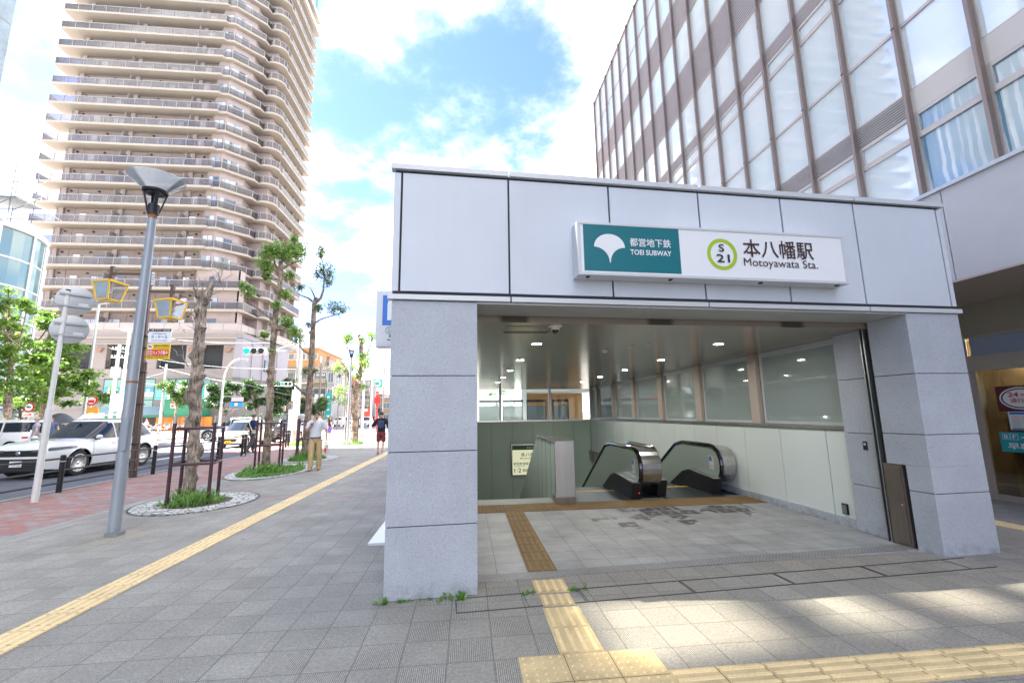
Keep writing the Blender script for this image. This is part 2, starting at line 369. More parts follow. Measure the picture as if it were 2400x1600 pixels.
# tactile paving: slabs with real bars and studs
def bars(mb, x0, y0, x1, y1, along, n=4, z=.0, gap=.012, seg=.305, pit=.075):
    mb.box(x0, y0, z-.06, x1, y1, z+.006)
    L0, L1 = (y0, y1) if along == 'y' else (x0, x1)
    W0, W1 = (x0, x1) if along == 'y' else (y0, y1)
    k = max(1, round((L1-L0)/seg)); d = (L1-L0)/k
    for i in range(k):
        a, b = L0+i*d+gap, L0+(i+1)*d-gap
        for j in range(n):
            c = W0+(W1-W0)*(j+.5)/n
            P = [(c-.019, z+.006), (c-.012, z+.0115), (c+.012, z+.0115), (c+.019, z+.006)]
            if along == 'y': mb.prism(P, lambda u, v, w: (u, w, v), a, b)
            else: mb.prism(P, lambda u, v, w: (w, u, v), a, b)
def studs(mb, x0, y0, x1, y1, z=0., pit=.0608, r=.0125):
    mb.box(x0, y0, z-.06, x1, y1, z+.006)
    nx, ny = int(round((x1-x0)/pit)), int(round((y1-y0)/pit))
    for i in range(nx):
        for j in range(ny):
            c = (x0+(i+.5)*(x1-x0)/nx, y0+(j+.5)*(y1-y0)/ny, z+.006)
            mb.lathe(c, [(r, 0), (r*.75, .005), (0.0005, .005)], 8)
mb = MB(); bars(mb, -3.5, -6, -3.2, 24.7, 'y'); ground('tactile_path', mb, YEL)
mb = MB(); bars(mb, .625, 4.21, .93, 4.515, 'y'); bars(mb, .625, 3.195, .93, 3.9, 'y'); bars(mb, .64, 3.94, .915, 4.17, 'y'); ground('tactile_path', mb, YEL)
mb = MB(); studs(mb, .34, 2.58, 1.25, 3.19); ground('tactile_studs', mb, YEL)
mb = MB(); bars(mb, 1.25, 2.62, 9, 2.925, 'x'); ground('tactile_path', mb, YEL)
mb = MB(); bars(mb, 7.15, -2, 7.45, 24, 'y'); ground('tactile_path', mb, YEL)
# seams between the yellow slabs
mb = MB()
for i in range(100): mb.box(-3.5, -6+i*.307, .0062, -3.2, -5.994+i*.307, .0068)
for x in (.643, .947): mb.box(x, 2.58, .0062, x+.005, 3.19, .0068)
mb.box(.34, 2.884, .0062, 1.25, 2.889, .0068)
for i in range(1, 26): mb.box(1.25+i*.305, 2.62, .0062, 1.255+i*.305, 2.925, .0068)
ground('paving_seams', mb, M('seam', (.12, .09, .05), .9))

# steel channel of the flood board and its groove across the entrance
STEEL = M('dull steel', (.42, .43, .44), .38, .85, var=.1)
DSTEEL = M('dark steel', (.10, .10, .105), .5, .6)
TH = .057
def fp(u, d, z): return (u*cos(TH)-d*sin(TH), 4.25+u*sin(TH)+d*cos(TH), z)
def fbox(mb, u0, d0, z0, u1, d1, z1, mi=0):
    return mb.hexa([fp(u0, d0, z0), fp(u1, d0, z0), fp(u1, d1, z0), fp(u0, d1, z0), fp(u0, d0, z1), fp(u1, d0, z1), fp(u1, d1, z1), fp(u0, d1, z1)], mi)
mb = MB()
for d in (-.335, -.05): fbox(mb, -.1, d, -.05, 5.3, d+.008, .006)
for u in (-.1, .5, 1.0, 1.02, 2.0, 2.02, 3.0, 3.02, 4.0, 4.02, 5.0): fbox(mb, u, -.32, -.05, u+.006, -.05, .005)
ground('floor_channel', mb, DSTEEL)
# ================================================================ subway entrance
def granite_mat():
    m, t, p = newmat('granite'); pos = t.n('ShaderNodeNewGeometry').outputs['Position']
    a = t.noise(pos, 170, 3, .75); b = t.noise(pos, 420, 2, .7)
    c = t.mix(t.ramp(a, .38, .62), (.32, .345, .395), (.59, .63, .69))
    c = t.mix(t.ramp(b, .62, .70), c, (.50, .52, .55)); c = t.mix(t.ramp(b, .36, .29), c, (.12, .125, .14))
    g = t.ramp(t.noise(pos, 1.4, 4, .6), .3, .7, .9, 1.08); c = t.mix(1., c, t.comb(g, g, g), 'MULTIPLY')
    x, y, z = t.sep(pos)                                     # splash dirt just above the paving
    dirt = t.m('MULTIPLY', t.ramp(z, .0, .16, 1, 0), t.ramp(t.noise(pos, 7, 4, .7), .42, .66)); c = t.mix(t.m('MULTIPLY', dirt, .6), c, (.13, .13, .13))
    t.put(p.inputs['Base Color'], c); p.inputs['Roughness'].default_value = .62; return m
GRAN = granite_mat()
GAP = M('open joint', (.05, .05, .055), .9)
PANEL = M('pale metal panel', (.61, .655, .72), .42, .0, var=.04, vs=.9, streak=.018, spec=.5, coat=.15)
TRIM = M('white trim', (.62, .64, .67), .35, .1)
SOFF = M('grey soffit', (.42, .43, .43), .5, .1, var=.05)
def ceiling_mat():
    m, t, p = newmat('slatted metal ceiling'); pos = t.n('ShaderNodeNewGeometry').outputs['Position']; x, y, z = t.sep(pos)
    f = t.m('FRACT', t.m('DIVIDE', y, .10)); ln = t.ramp(t.m('ABSOLUTE', t.m('SUBTRACT', f, .5)), .39, .43)
    c = t.mix(ln, (.40, .34, .285), (.12, .105, .085)); t.put(p.inputs['Base Color'], c)
    p.inputs['Metallic'].default_value = .45; p.inputs['Roughness'].default_value = .19
    b = t.n('ShaderNodeBump'); b.inputs['Strength'].default_value = .4; b.inputs['Distance'].default_value = .006
    t.put(b.inputs['Height'], t.m('ADD', t.m('SUBTRACT', 1, ln), t.m('MULTIPLY', t.noise(pos, 3, 2), .15))); t.put(p.inputs['Normal'], b.outputs[0]); return m
CEIL = ceiling_mat()
def floor_mat():
    m, t, p = newmat('entrance floor tile'); pos = t.n('ShaderNodeNewGeometry').outputs['Position']; x, y, z = t.sep(pos)
    u = t.m('DIVIDE', t.m('SUBTRACT', x, .31), .307); v = t.m('DIVIDE', t.m('SUBTRACT', y, 4.74), .307)
    fu, fv = t.m('FRACT', u), t.m('FRACT', v)
    j = t.m('MAXIMUM', t.m('ABSOLUTE', t.m('SUBTRACT', fu, .5)), t.m('ABSOLUTE', t.m('SUBTRACT', fv, .5))); joint = t.ramp(j, .485, .493)
    wn = t.n('ShaderNodeTexWhiteNoise', noise_dimensions='2D'); t.put(wn.inputs['Vector'], t.comb(t.m('FLOOR', u), t.m('FLOOR', v)))
    c = t.mix(wn.outputs['Value'], (.30, .305, .305), (.365, .37, .365))
    g = t.ramp(t.noise(pos, 2.2, 5, .65), .32, .7, .72, 1.15); c = t.mix(1., c, t.comb(g, g, g), 'MULTIPLY')
    # worn dark tiles in front of the escalators: the middle of the tile is dark, the rim stays pale
    d = t.n('ShaderNodeVectorMath', operation='DISTANCE'); t.put(d.inputs[0], t.comb(t.m('MULTIPLY', x, .62), y)); d.inputs[1].default_value = (3.05*.62, 7.05, 0)
    d2 = t.n('ShaderNodeVectorMath', operation='DISTANCE'); t.put(d2.inputs[0], t.comb(x, y)); d2.inputs[1].default_value = (4.35, 7.1, 0)
    zone = t.m('ADD', t.m('ADD', t.ramp(d.outputs['Value'], .15, .95, 1, 0), t.ramp(d2.outputs['Value'], .05, .55, .8, 0)), t.m('MULTIPLY', t.m('SUBTRACT', t.noise(pos, 2.3, 3), .5), 1.5))
    on = t.m('MULTIPLY', t.ramp(t.m('ADD', zone, t.m('MULTIPLY', t.m('SUBTRACT', wn.outputs['Value'], .5), .7)),   .54, .60), t.ramp(t.m('ADD', j, t.m('MULTIPLY', t.m('SUBTRACT', t.noise(pos, 9, 2), .5), .26)), .455, .42))
    hole = t.ramp(t.m('ADD', j, t.m('MULTIPLY', t.noise(pos, 11, 2), .25)), .20, .24); on = t.m('MULTIPLY', on, t.m('ADD', t.m('MULTIPLY', hole, .8), .2))
    c = t.mix(t.m('MULTIPLY', on, .9), c, (.045, .043, .045))
    c = t.mix(t.m('MULTIPLY', joint, .85), c, (.09, .09, .088))
    s = t.ramp(t.noise(pos, 230, 2, .7), .3, .7, .86, 1.14); c = t.mix(1., c, t.comb(s, s, s), 'MULTIPLY')
    t.put(p.inputs['Base Color'], c); p.inputs['Roughness'].default_value = .45; return m
FLOORT = floor_mat()
WALLP = M('white wall panel', (.76, .82, .79), .32, .0, var=.03, vs=1.2)
GREENLIT = M('wall panel with green light in colour', (.40, .50, .41), .35, .0, var=.05, vs=1.)  # pale panels; the greenish light deep inside is put into this colour
BEIGE = M('beige column paint', (.56, .47, .40), .45, .1)
GLASS = glassmat('clear glass', (.80, .87, .86), 1., .02)
FILM = glassmat('smoky film glass', (.72, .80, .78), .52, .04, (.72, .84, .82), 1.6)
FROST = glassmat('frosted panel', (.6, .66, .63), .35, .2, (.33, .38, .36))
SSTEEL = M('brushed steel', (.52, .51, .50), .24, .95, streak=.12)
BLK = M('black rubber', (.012, .012, .013), .35)
BLKM = M('black metal', (.02, .02, .022), .45, .3)
BRONZE = M('bronze steel door', (.26, .22, .19), .35, .7, streak=.25, var=.1)
LITE = M('lit lamp lens', (1, .96, .88), .4, emit=40)

ST = thing('subway_entrance', 'subway entrance hall with pale metal fascia on two granite piers, escalators inside', 'station entrance', (2.6, 9, 0))
def pier(name, u0, u1, d0, d1, zs):
    mb = MB(); fbox(mb, u0+.012, d0+.012, 0, u1-.012, d1-.012, 2.69, 1)
    z0 = 0.
    for z in list(zs)+[2.69]:
        fbox(mb, u0, d0, z0+.004, u1, d1, z-.004); z0 = z
    return mb.build(name, [GRAN, GAP], ST, bevel=.004)
pier('granite_pier', -.72, .10, 0, .75, (.61, 1.26, 1.96))
mb = MB(); fbox(mb, 5.14, .01, 0, 5.85, .26, 2.69, 1); fbox(mb, 5.14, .2, .95, 5.85, .48, 2.69, 1)
for z0, z1, dd in ((0, .646, .27), (.654, .935, .27), (.935, 1.286, .49), (1.294, 1.976, .49), (1.984, 2.69, .49)): fbox(mb, 5.12, 0, z0, 5.86, dd, z1)
mb.build('granite_pier', [GRAN, GAP], ST, bevel=.006)
MB().box(5.13, 4.80, 0, 5.86, 4.86, .93).build('door_recess', GAP, ST)
mb = MB().box(5.16, 4.9, 0, 5.86, 5.20, 2.69, 1)                      # slot of the roller shutter
z0 = 0
for z in (.6, 1.27, 1.98, 2.69): mb.box(5.15, 5.22, z0+.004, 5.86, 5.66, z-.004); z0 = z
mb.build('granite_pier', [GRAN, BLKM], ST, bevel=.003)
mb = MB().box(5.095, 5.115, 0, 5.16, 5.13, 2.69).box(5.095, 5.165, 0, 5.16, 5.18, 2.69); mb.build('shutter_rail', STEEL, ST)
d = MB().box(5.10, 4.86, .01, 5.165, 5.108, .93).build('shutter_door', BRONZE, ST, bevel=.004)
MB().box(5.088, 4.885, .05, 5.10, 5.085, .90).build('door_leaf', BRONZE, d, bevel=.003)
MB().ball((5.08, 4.905, .47), .011).build('handle', SSTEEL, d, smooth=True)
# fascia: panels between open joints
us = [-.73, -.655, .43, 1.53, 2.59, 3.63, 4.61, 5.80, 5.87]
mb = MB(); fbox(mb, -.72, .02, 2.70, 5.86, .5, 4.06); mb.build('fascia_backing', GAP, ST)
for i in range(len(us)-1):
    mb = MB(); fbox(mb, us[i]+(.010 if i else 0), 0, 2.785, us[i+1]-(.010 if i < len(us)-2 else 0), .04, 4.016); mb.build('fascia_panel', PANEL, ST, bevel=.003)
for nm, z0, z1, o in (('coping', 4.045, 4.10, -.03), ('drip_edge', 2.695, 2.745, -.028)):
    for a, b in ((-.76, .43), (.445, 2.59), (2.605, 4.61), (4.625, 5.90)):
        mb = MB(); fbox(mb, a, o, z0, b, .06, z1); mb.build(nm, TRIM, ST, bevel=.003)
mb = MB()
for a, b in ((.10, 1.93), (1.938, 3.68), (3.688, 5.12)): fbox(mb, a, -.0, 2.672, b, .515, 2.69)
mb.build('soffit', SOFF, ST)
mb = MB(); fbox(mb, -.70, .519, 2.60, 5.86, .533, 2.69)

for a, b in ((-.70, 2.386), (2.394, 5.86)):
    ya, yb = 4.25+a*sin(TH)+.536, 4.25+b*sin(TH)+.536
    mb.hexa([(a, ya, 2.6), (b, yb, 2.6), (b, 19, 2.6), (a, 19, 2.6), (a, ya, 2.66), (b, yb, 2.66), (b, 19, 2.66), (a, 19, 2.66)])
mb; mb.build('ceiling', CEIL, ST)
MB().box(2.386, 4.9, 2.612, 2.394, 19, 2.66).build('ceiling_joint', GAP, ST)
MB().box(-.74, 4.4, 2.70, -.70, 19, 4.05).box(5.83, 4.7, 2.70, 5.87, 19, 4.05).box(-.74, 18.96, 2.7, 5.87, 19, 4.05).box(-.70, 4.75, 3.8, 5.83, 18.96, 3.9).build('roof', PANEL, ST)
mb = MB().box(.45, 5.02, 2.590, 1.02, 5.03, 2.6).box(.45, 5.4, 2.590, 1.02, 5.41, 2.6).box(.45, 5.03, 2.59, .46, 5.4, 2.6).box(1.01, 5.03, 2.59, 1.02, 5.4, 2.6); mb.build('ceiling_hatch', CEIL, ST)
# floor
mb = MB().box(.10, 4.73, -.4, 5.2, 8.25, .002); tag(mb.build('entrance_floor', FLOORT), kind='structure')
mb = MB(); fbox(mb, .11, .29, -.05, 5.2, .47, .005); ground('drain_grating', mb, brick_mat('drain grating', .04, .022, ((.34, .33, .32), (.37, .36, .35), (.3, .3, .29)), (.06, .06, .06), rot=-.05, rough=.45, spk=.08))
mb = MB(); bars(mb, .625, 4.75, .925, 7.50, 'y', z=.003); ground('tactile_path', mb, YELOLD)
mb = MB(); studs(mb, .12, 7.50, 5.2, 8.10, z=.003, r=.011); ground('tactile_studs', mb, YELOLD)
mb = MB()
for i in range(1, 17): mb.box(.12+i*.305, 7.5, .0092, .125+i*.305, 8.1, .0098)
for i in range(1, 9): mb.box(.625, 4.75+i*.305, .0092, .925, 4.755+i*.305, .0098)
ground('paving_seams', mb, MATS['seam'])
# right wall of panels over a granite skirting, sill rail, columns and glass
mb = MB(); js = [5.66, 6.06, 7.02, 7.98, 8.92, 9.84, 10.8, 11.75, 12.7, 13.65, 14.6, 15.55, 16.5, 17.5, 18.5]
for a, b in zip(js, js[1:]):
    mb.box(5.21, a+.006, -5 if a > 8 else .10, 5.3, b-.006, 1.29)
mb.box(5.22, 5.66, -5, 5.34, 18.5, 1.29, 1); mb.build('wall_panels', [WALLP, GAP], ST)
MB().box(5.185, 5.66, 0, 5.3, 8.9, .12).build('skirting', GRAN, ST)
MB().box(5.18, 5.66, 1.295, 5.42, 18.5, 1.36).build('sill_rail', SSTEEL, ST, bevel=.005)
for i in range(6): MB().box(5.24, 7.53+i*2.0, 1.36, 5.42, 7.76+i*2.0, 2.6).build('column', BEIGE, ST, bevel=.006)
for i in range(7):
    y0 = max(5.66, 5.79+(i-1)*2.0+.02-.03); y1 = 7.51+(i-.0)*2.0-.0
    y0 = 5.66 if i == 0 else 7.80+(i-1)*2.0
    y1 = min(7.50+i*2.0, 18.5)
    w = MB().box(5.33, y0+.05, 1.40, 5.342, y1-.05, 2.52).build('window', FILM, ST)
    MB().box(5.31, y0, 1.36, 5.36, y0+.05, 2.6).box(5.31, y1-.05, 1.36, 5.36, y1, 2.6).box(5.31, y0+.05, 1.36, 5.36, y1-.05, 1.40).box(5.31, y0+.05, 2.52, 5.36, y1-.05, 2.6).build('frame', TRIM, w)
# left side: plinth, low wall, glass
MB().box(-.78, 5.0, -.4, -.5, 18.6, 1.30).build('side_wall', WALLP, ST)
MB().box(-1.22, 5.95, -.2, -.78, 18.6, .03).build('plinth', TRIM, ST)
for i in range(7):
    w = MB().box(-.66, 5.02+i*1.93, 1.36, -.648, 6.91+i*1.93, 2.56).build('window', GLASS, ST)
    MB().box(-.69, 5.0+i*1.93, 1.30, -.62, 5.06+i*1.93, 2.6).build('frame', STEEL, w)
# back wall with window posts
mb = MB()
for i in range(7): mb.box(.2+i*.86-.9, 18.5, -5, min(1.05+i*.86-.9, 5.205), 18.58, 1.24)
mb.box(-.72, 18.54, -5, 5.4, 18.66, 1.24, 1); mb.build('back_wall', [GREENLIT, GAP], ST)
MB().box(-.72, 18.42, 1.24, 5.42, 18.62, 1.30).build('sill_rail', SSTEEL, ST)
for x in (1.39, 3.49, 5.28): MB().box(x-.05, 18.48, 1.30, x+.05, 18.6, 2.6).build('window_post', STEEL, ST)
for a, b in ((-.7, 1.34), (1.44, 3.44), (3.54, 5.23)): MB().box(a, 18.53, 1.30, b, 18.54, 2.6).build('window', GLASS, ST)
# stair pit: left wall, stairs, far panels in the green-lit colour
MB().box(-.5, 8.4, -5, .12, 18.5, .002).box(.1, 8.25, -5, .12, 18.5, -.01).build('pit_wall', GREENLIT, ST)
mb = MB()
for i in range(24): mb.box(.12, 8.62+i*.30, -5.2, 1.58, 8.92+i*.30, -.165*(i+1))
mb.box(.12, 8.25, -.4, 1.58, 8.62, .004); mb.build('stairs', M('stair stone', (.36, .38, .36), .6, var=.1), ST)
MB().box(.12, 15.8, -5.3, 5.2, 18.5, -4.1).build('pit_floor', M('pit floor', (.3, .32, .3), .5), ST)
# parapet between stairs and escalators, clad in brushed steel at its head
P = [(8.02, 0), (8.02, 1.06), (10.2, 1.06), (14.9, -1.55), (14.9, -4.), (9.5, -1.2)]
mb = MB().prism(P, lambda u, v, w: (w, u, v), 1.60, 1.90); pp = mb.build('parapet', [M('parapet green panel', (.52, .60, .54), .35, var=.04)], ST)
MB().box(1.575, 7.99, .10, 1.925, 8.05, 1.09).box(1.575, 8.05, 1.06, 1.925, 10.2, 1.09).build('steel_cap', SSTEEL, pp, bevel=.004)
MB().box(1.57, 7.985, 0.002, 1.93, 8.30, .12).build('base_plate', BRONZE, pp)
mb = MB()
for i in range(1, 5): mb.box(1.594, 8.05+i*.5, -.9, 1.6, 8.056+i*.5, 1.06)
mb.build('panel_joints', M('soft joint', (.20, .24, .21), .6), pp)
# lettered sign on the back wall
SG = thing('platform_sign', 'pale lit sign with green band on the stairwell wall, half hidden by the parapet', 'sign', (2.3, 18.4, -.9))
MB().box(1.80, 18.40, -.94, 2.95, 18.498, .34).build('sign_case', SSTEEL, SG, bevel=.01)
f = MB().box(1.86, 18.385, -.88, 2.89, 18.40, .10).build('sign_face', M('lit cream face', (.80, .82, .55), .5, emit=.06), SG)
g = MB().box(1.86, 18.385, .105, 2.89, 18.40, .28).build('green_band', M('deep green', (.01, .10, .04), .4), SG)
INK = M('black ink', (.02, .02, .022), .5)
for b, z, h, w, x in (('本八幡', -.17, .17, .58, 2.2), ('Motoyawata', -.28, .08, .5, 2.18), ('都営新宿線', -.50, .11, .62, 1.9), ('Shinjuku Line', -.57, .045, .4, 1.97), ('1·2', -.78, .16, .28, 1.93), ('番線', -.76, .11, .22, 2.26)):
    text(b, 'lettering', INK, f, (x, 18.385, z), (1, 0, 0), (0, 0, 1), h, w, .006)
text('都営地下鉄', 'lettering', M('white ink', (.85, .86, .87), .5), g, (2.45, 18.385, .16), (1, 0, 0), (0, 0, 1), .07, .36, .004)
# escalators
HAND = M('black handrail', (.006, .006, .007), .12, spec=.8)
BALU = M('grey balustrade glass', (.33, .39, .34), .14, .0, spec=.6)
COMB = M('ribbed dark metal', (.12, .14, .145), .35, .75, streak=.2)
YLINE = M('yellow line', (.7, .42, .04), .5)
def rail_path(y0, r=.36, top=.90, slope=10.1):
    pts = []; c = top-r
    for i in range(9):
        t = -pi/2+pi*i/8; pts.append((y0+r-r*cos(t), c+r*sin(t)))
    pts += [(slope-.35, top), (slope, top-.06)]
    for i in range(1, 12): pts.append((slope+i*.7, top-.06-i*.7*.577))
    return pts
def balustrade(par, x, y0, side):
    b = None
    pts = rail_path(y0)
    inner = [(p[0]+(.05 if i < 9 else 0)*(1 if i < 9 else 0), p[1]) for i, p in enumerate(pts)]
    poly = inner+[(pts[-1][0], pts[-1][1]-1.1), (10.2, -.35), (y0+.7, .06)]
    b = MB().prism(poly, lambda u, v, w: (w, u, v), x-.012, x+.012).build('balustrade', BALU, par)
    MB().tube([(x, p[0], p[1]) for p in pts], .042, 8).build('handrail', HAND, b, smooth=True)
    dk = [(y0+.05, .30), (y0+.35, .33), (y0+1.0, .36), (y0+1.35, .28), (y0+2.2, -.18), (y0+6, -2.4), (y0+6, -3.2), (y0+2.2, -.8), (y0+1.2, -.05), (y0+.15, .0)]
    MB().prism(dk, lambda u, v, w: (w, u, v), x-.02 if side > 0 else x-.16, x+.16 if side > 0 else x+.02).build('skirt_deck', BLKM, b, bevel=.01)
    MB().prism([(y0+.05, .303), (y0+1.0, .364), (y0+1.35, .285), (y0+1.35, .29), (y0+1.0, .372), (y0+.05, .311)], lambda u, v, w: (w, u, v), x-.02 if side > 0 else x-.165, x+.165 if side > 0 else x+.02).build('deck_cover', SSTEEL, b)
    return b
def escalator(x0, x1, y0, label):
    e = thing('escalator', label, 'escalator', ((x0+x1)/2, y0+2, 0), 'escalators going down')
    bl = balustrade(e, x0, y0+(.6 if x0 < 2 else 0), 1); br = balustrade(e, x1, y0, -1)
    MB().box(x0, 8.12, -.3, x1, y0+1.05, .004).build('landing_plate', COMB, e)
    MB().box(x0+.17, y0+1.05, -.3, x1-.17, y0+1.16, .006).build('comb', YLINE, e)
    mb = MB()
    for i in range(26):
        z = -.04 if i < 2 else -.04-.2*(i-1)
        mb.box(x0+.17, y0+1.16+i*.36, z-.4, x1-.17, y0+1.52+i*.36, z)
    mb.build('steps', COMB, e)
    for s, b in ((x0, bl), (x1, br)):
        MB().box(s-.003-.012, y0+.25, .44, s+.012+.003, y0+.42, .70).build('notice', TRIM, b)
    return e
e1 = escalator(1.88, 3.18, 8.05, 'escalator nearer the steel parapet, with a red entry lamp')
e2 = escalator(3.62, 4.86, 8.25, 'escalator beside the white wall panels')
for e, x in ((e1, 3.18), (e2, 4.86)):
    br = [c for c in e.children if c.name.startswith('balustrade')][1]
    x_ = x-.0165
    for z0, z1, y0, y1, c in ((.62, .69, .26, .30, (.85, .6, .05)), (.60, .69, .31, .405, (.03, .18, .55))):
        MB().box(x_-.001, 8.05+y0+(.2 if e is e2 else 0), z0, x_, 8.05+y1+(.2 if e is e2 else 0), z1).build('pictogram', M('picto%s' % (c,), c, .5), br)
    for k in range(4):
        yy = 8.05+.275+k*.038+(.2 if e is e2 else 0)
        MB().lathe((x_, yy, .51), [(.013, 0), (.013, -.002), (.017, -.002), (.017, 0)], 12, ax=(-1, 0, 0)).build('pictogram', M('picto red', (.6, .06, .05), .5), br)
MB().lathe((3.12, 8.06, .13), [(.012, 0), (.010, .008), (.001, .009)], 10, ax=(0, -1, 0)).build('entry_lamp', M('red lamp', (1, .03, .02), .3, emit=.1), e1)
mb = MB()                                                # rounded steel drum between the two newels
for e, x0, x1, y0 in ((e1, 3.20, 3.60, 8.07),):
    c = .54; pr = [(y0+.36-.34*cos(-pi/2+pi*i/12), c+.34*sin(-pi/2+pi*i/12)) for i in range(13)]+[(y0+1.4, .88), (y0+1.4, .2)]
    mb.prism(pr, lambda u, v, w: (w, u, v), x0, x1); mb.build('newel_drum', SSTEEL, e1)
pr = [(8.27+.36-.34*cos(-pi/2+pi*i/12), .54+.34*sin(-pi/2+pi*i/12)) for i in range(13)]+[(9.9, .88), (9.9, .2)]
MB().prism(pr, lambda u, v, w: (w, u, v), 4.88, 5.19).build('newel_drum', SSTEEL, e2)
for a_, b_ in ((3.20, 3.60), (4.86, 5.2)): MB().box(a_, 8.13, -.3, b_, 9.6, .0).build('landing_infill', COMB, e1)
# small fittings: lamps in the ceiling, camera, detectors, sockets
for x in (1.02, 3.83):
    for k in range(5):
        l = thing('ceiling_light', ('%s recessed ceiling light in the %s row' % (('nearest', 'second', 'third', 'fourth', 'farthest')[k], 'left' if x < 2 else 'right'))+', round and lit', 'ceiling light', (x, 6.3+k*2.03, 2.6), 'recessed ceiling lights')
        MB().lathe((x, 6.3+k*2.03, 2.6), [(.085, 0), (.085, -.008), (.07, -.010)], 20).build('ring', TRIM, l)
        MB().lathe((x, 6.3+k*2.03, 2.594), [(.07, 0), (.0005, 0)], 20).build('lens', LITE, l)
cm = thing('security_camera', 'dome security camera with dark lens bowl under the entrance ceiling', 'camera', (1.03, 4.99, 2.6))
MB().lathe((1.03, 4.99, 2.6), [(.085, 0), (.085, -.012), (.05, -.02), (.05, -.05), (.001, -.05)], 20).build('housing', M('cream plastic', (.70, .66, .58), .4), cm, smooth=True)
MB().ball((1.03, 4.99, 2.55), .042, 16, 10).build('dome', M('dark dome', (.01, .012, .02), .06, spec=.8), cm, smooth=True)
CREAM = MATS['cream plastic']
for nm, lb, x, y, r, h in (('smoke_detector', 'white smoke detector on the ceiling beside the long joint', 2.25, 6.95, .05, .05), ('ceiling_speaker', 'flat cream speaker cover on the ceiling near the smoke detector', 2.55, 6.6, .09, .01), ('sprinkler_cover', 'small white cap on the ceiling right of the speaker cover', 2.75, 6.35, .035, .01)):
    tag(MB().lathe((x, y, 2.6), [(r, 0), (r, -h*.6), (r*.6, -h), (.0005, -h)], 16).build(nm, CREAM, smooth=True), lb, 'ceiling fitting')
k = thing('key_switch', 'small dark key switch plate on the inner granite pier', 'switch', (5.15, 5.36, 1.15))
MB().box(5.142, 5.33, 1.06, 5.15, 5.39, 1.17).build('plate', BLKM, k); MB().box(5.139, 5.345, 1.12, 5.142, 5.375, 1.15).build('button', TRIM, k)
k = thing('socket_box', 'grey weatherproof socket box low on the white wall', 'socket', (5.2, 5.86, .23))
MB().box(5.185, 5.82, .16, 5.21, 5.91, .30).build('cover', BLKM, k, bevel=.005); MB().box(5.18, 5.832, .175, 5.185, 5.898, .285).build('lid', M('grey lid', (.2, .21, .21), .5), k)

# illuminated name sign on the fascia
NS = thing('station_sign', 'long white lightbox sign on the fascia with station name and green panel', 'sign', fp(2.62, -.1, 2.95))
WHT = M('white sign face', (.82, .84, .86), .35)
a, b, z0, z1, dp = 1.10, 4.22, 2.955, 3.52, .17
fbox_ = lambda *q, **k: fbox(MB(), *q, **k)
mb = MB(); fbox(mb, a, -dp, z0, b, -.0, z1); mb.build('sign_case', TRIM, NS, bevel=.004)
mb = MB()
for q in ((a, z0, b, z0+.03), (a, z1-.03, b, z1), (a, z0+.03, a+.035, z1-.03), (b-.035, z0+.03, b, z1-.03)): fbox(mb, q[0], -dp-.012, q[1], q[2], -dp, q[3])
mb.build('frame', TRIM, NS, bevel=.003)
mb = MB(); fbox(mb, a+.035, -dp-.004, z0+.03, b-.035, -dp, z1-.03); face = mb.build('sign_face', WHT, NS)
TEAL = M('teal', (.0, .155, .19), .4)
mb = MB(); fbox(mb, 1.165, -dp-.007, 3.0, 2.215, -dp-.004, 3.49); gp = mb.build('green_panel', TEAL, NS)
Xd, Nd = (cos(TH), sin(TH), 0), (0, 0, 1)
def on(u, z, e=.009): return fp(u, -dp-e, z)
# ginkgo leaf emblem
pts = []; R = .165; cu, cz = 1.44, 3.255
for i in range(25):
    t = pi-pi*i/24; pts.append((cu+R*cos(t), cz+R*.86*sin(t)))
for i in range(1, 13):
    t = pi/2+(pi/2)*i/12; pts.append((cu+R+.0-R*.95*(1-cos(t-pi/2))*0-(R*.96)*sin((t-pi/2)), cz-.155*(1-cos(t-pi/2))))
lf = [(cu-(p[0]-cu), p[1]) for p in pts[25:]][::-1]
poly = pts+[(cu+.004, cz-.165), (cu-.004, cz-.165)]+lf[1:]
mb = MB().prism(poly, lambda u, v, w: fp(u, -w, v), dp+.007, dp+.009); mb.build('emblem', WHT, gp)
text('都営地下鉄', 'lettering', WHT, gp, on(1.66, 3.275), Xd, Nd, .092, .455, .012)
text('TOEI SUBWAY', 'lettering', WHT, gp, on(1.66, 3.185), Xd, Nd, .056, .455, .02)
LIME = M('lime ring', (.37, .55, .02), .4)
mb = MB(); c0 = 2.70; cz = 3.235
n = 48; vs = []
for r in (.175, .135):
    for i in range(n): vs.append(on(c0+r*cos(2*pi*i/n), cz+r*sin(2*pi*i/n), .007))
mb.add(vs, [(i, (i+1) % n, n+(i+1) % n, n+i) for i in range(n)]); mb.build('ring', LIME, face)
text('S', 'lettering', INK, face, on(c0-.005, 3.262), Xd, Nd, .085, .062, .012, 'C')
text('21', 'lettering', INK, face, on(c0+.005, 3.145), Xd, Nd, .09, .155, .015, 'C')
BRINK = M('brown ink', (.055, .022, .022), .5)
text('本八幡駅', 'lettering', BRINK, face, on(2.95, 3.215), Xd, Nd, .205, .86, .008)
text('Motoyawata Sta.', 'lettering', BRINK, face, on(2.945, 3.09), Xd, Nd, .115, .90, .0)
for u in (1.2, 2.1, 3.15, 4.1):
    mb = MB(); fbox(mb, u, -dp+.03, z0-.012, u+.03, -dp+.07, z0); mb.build('drain_cap', BLKM, NS)
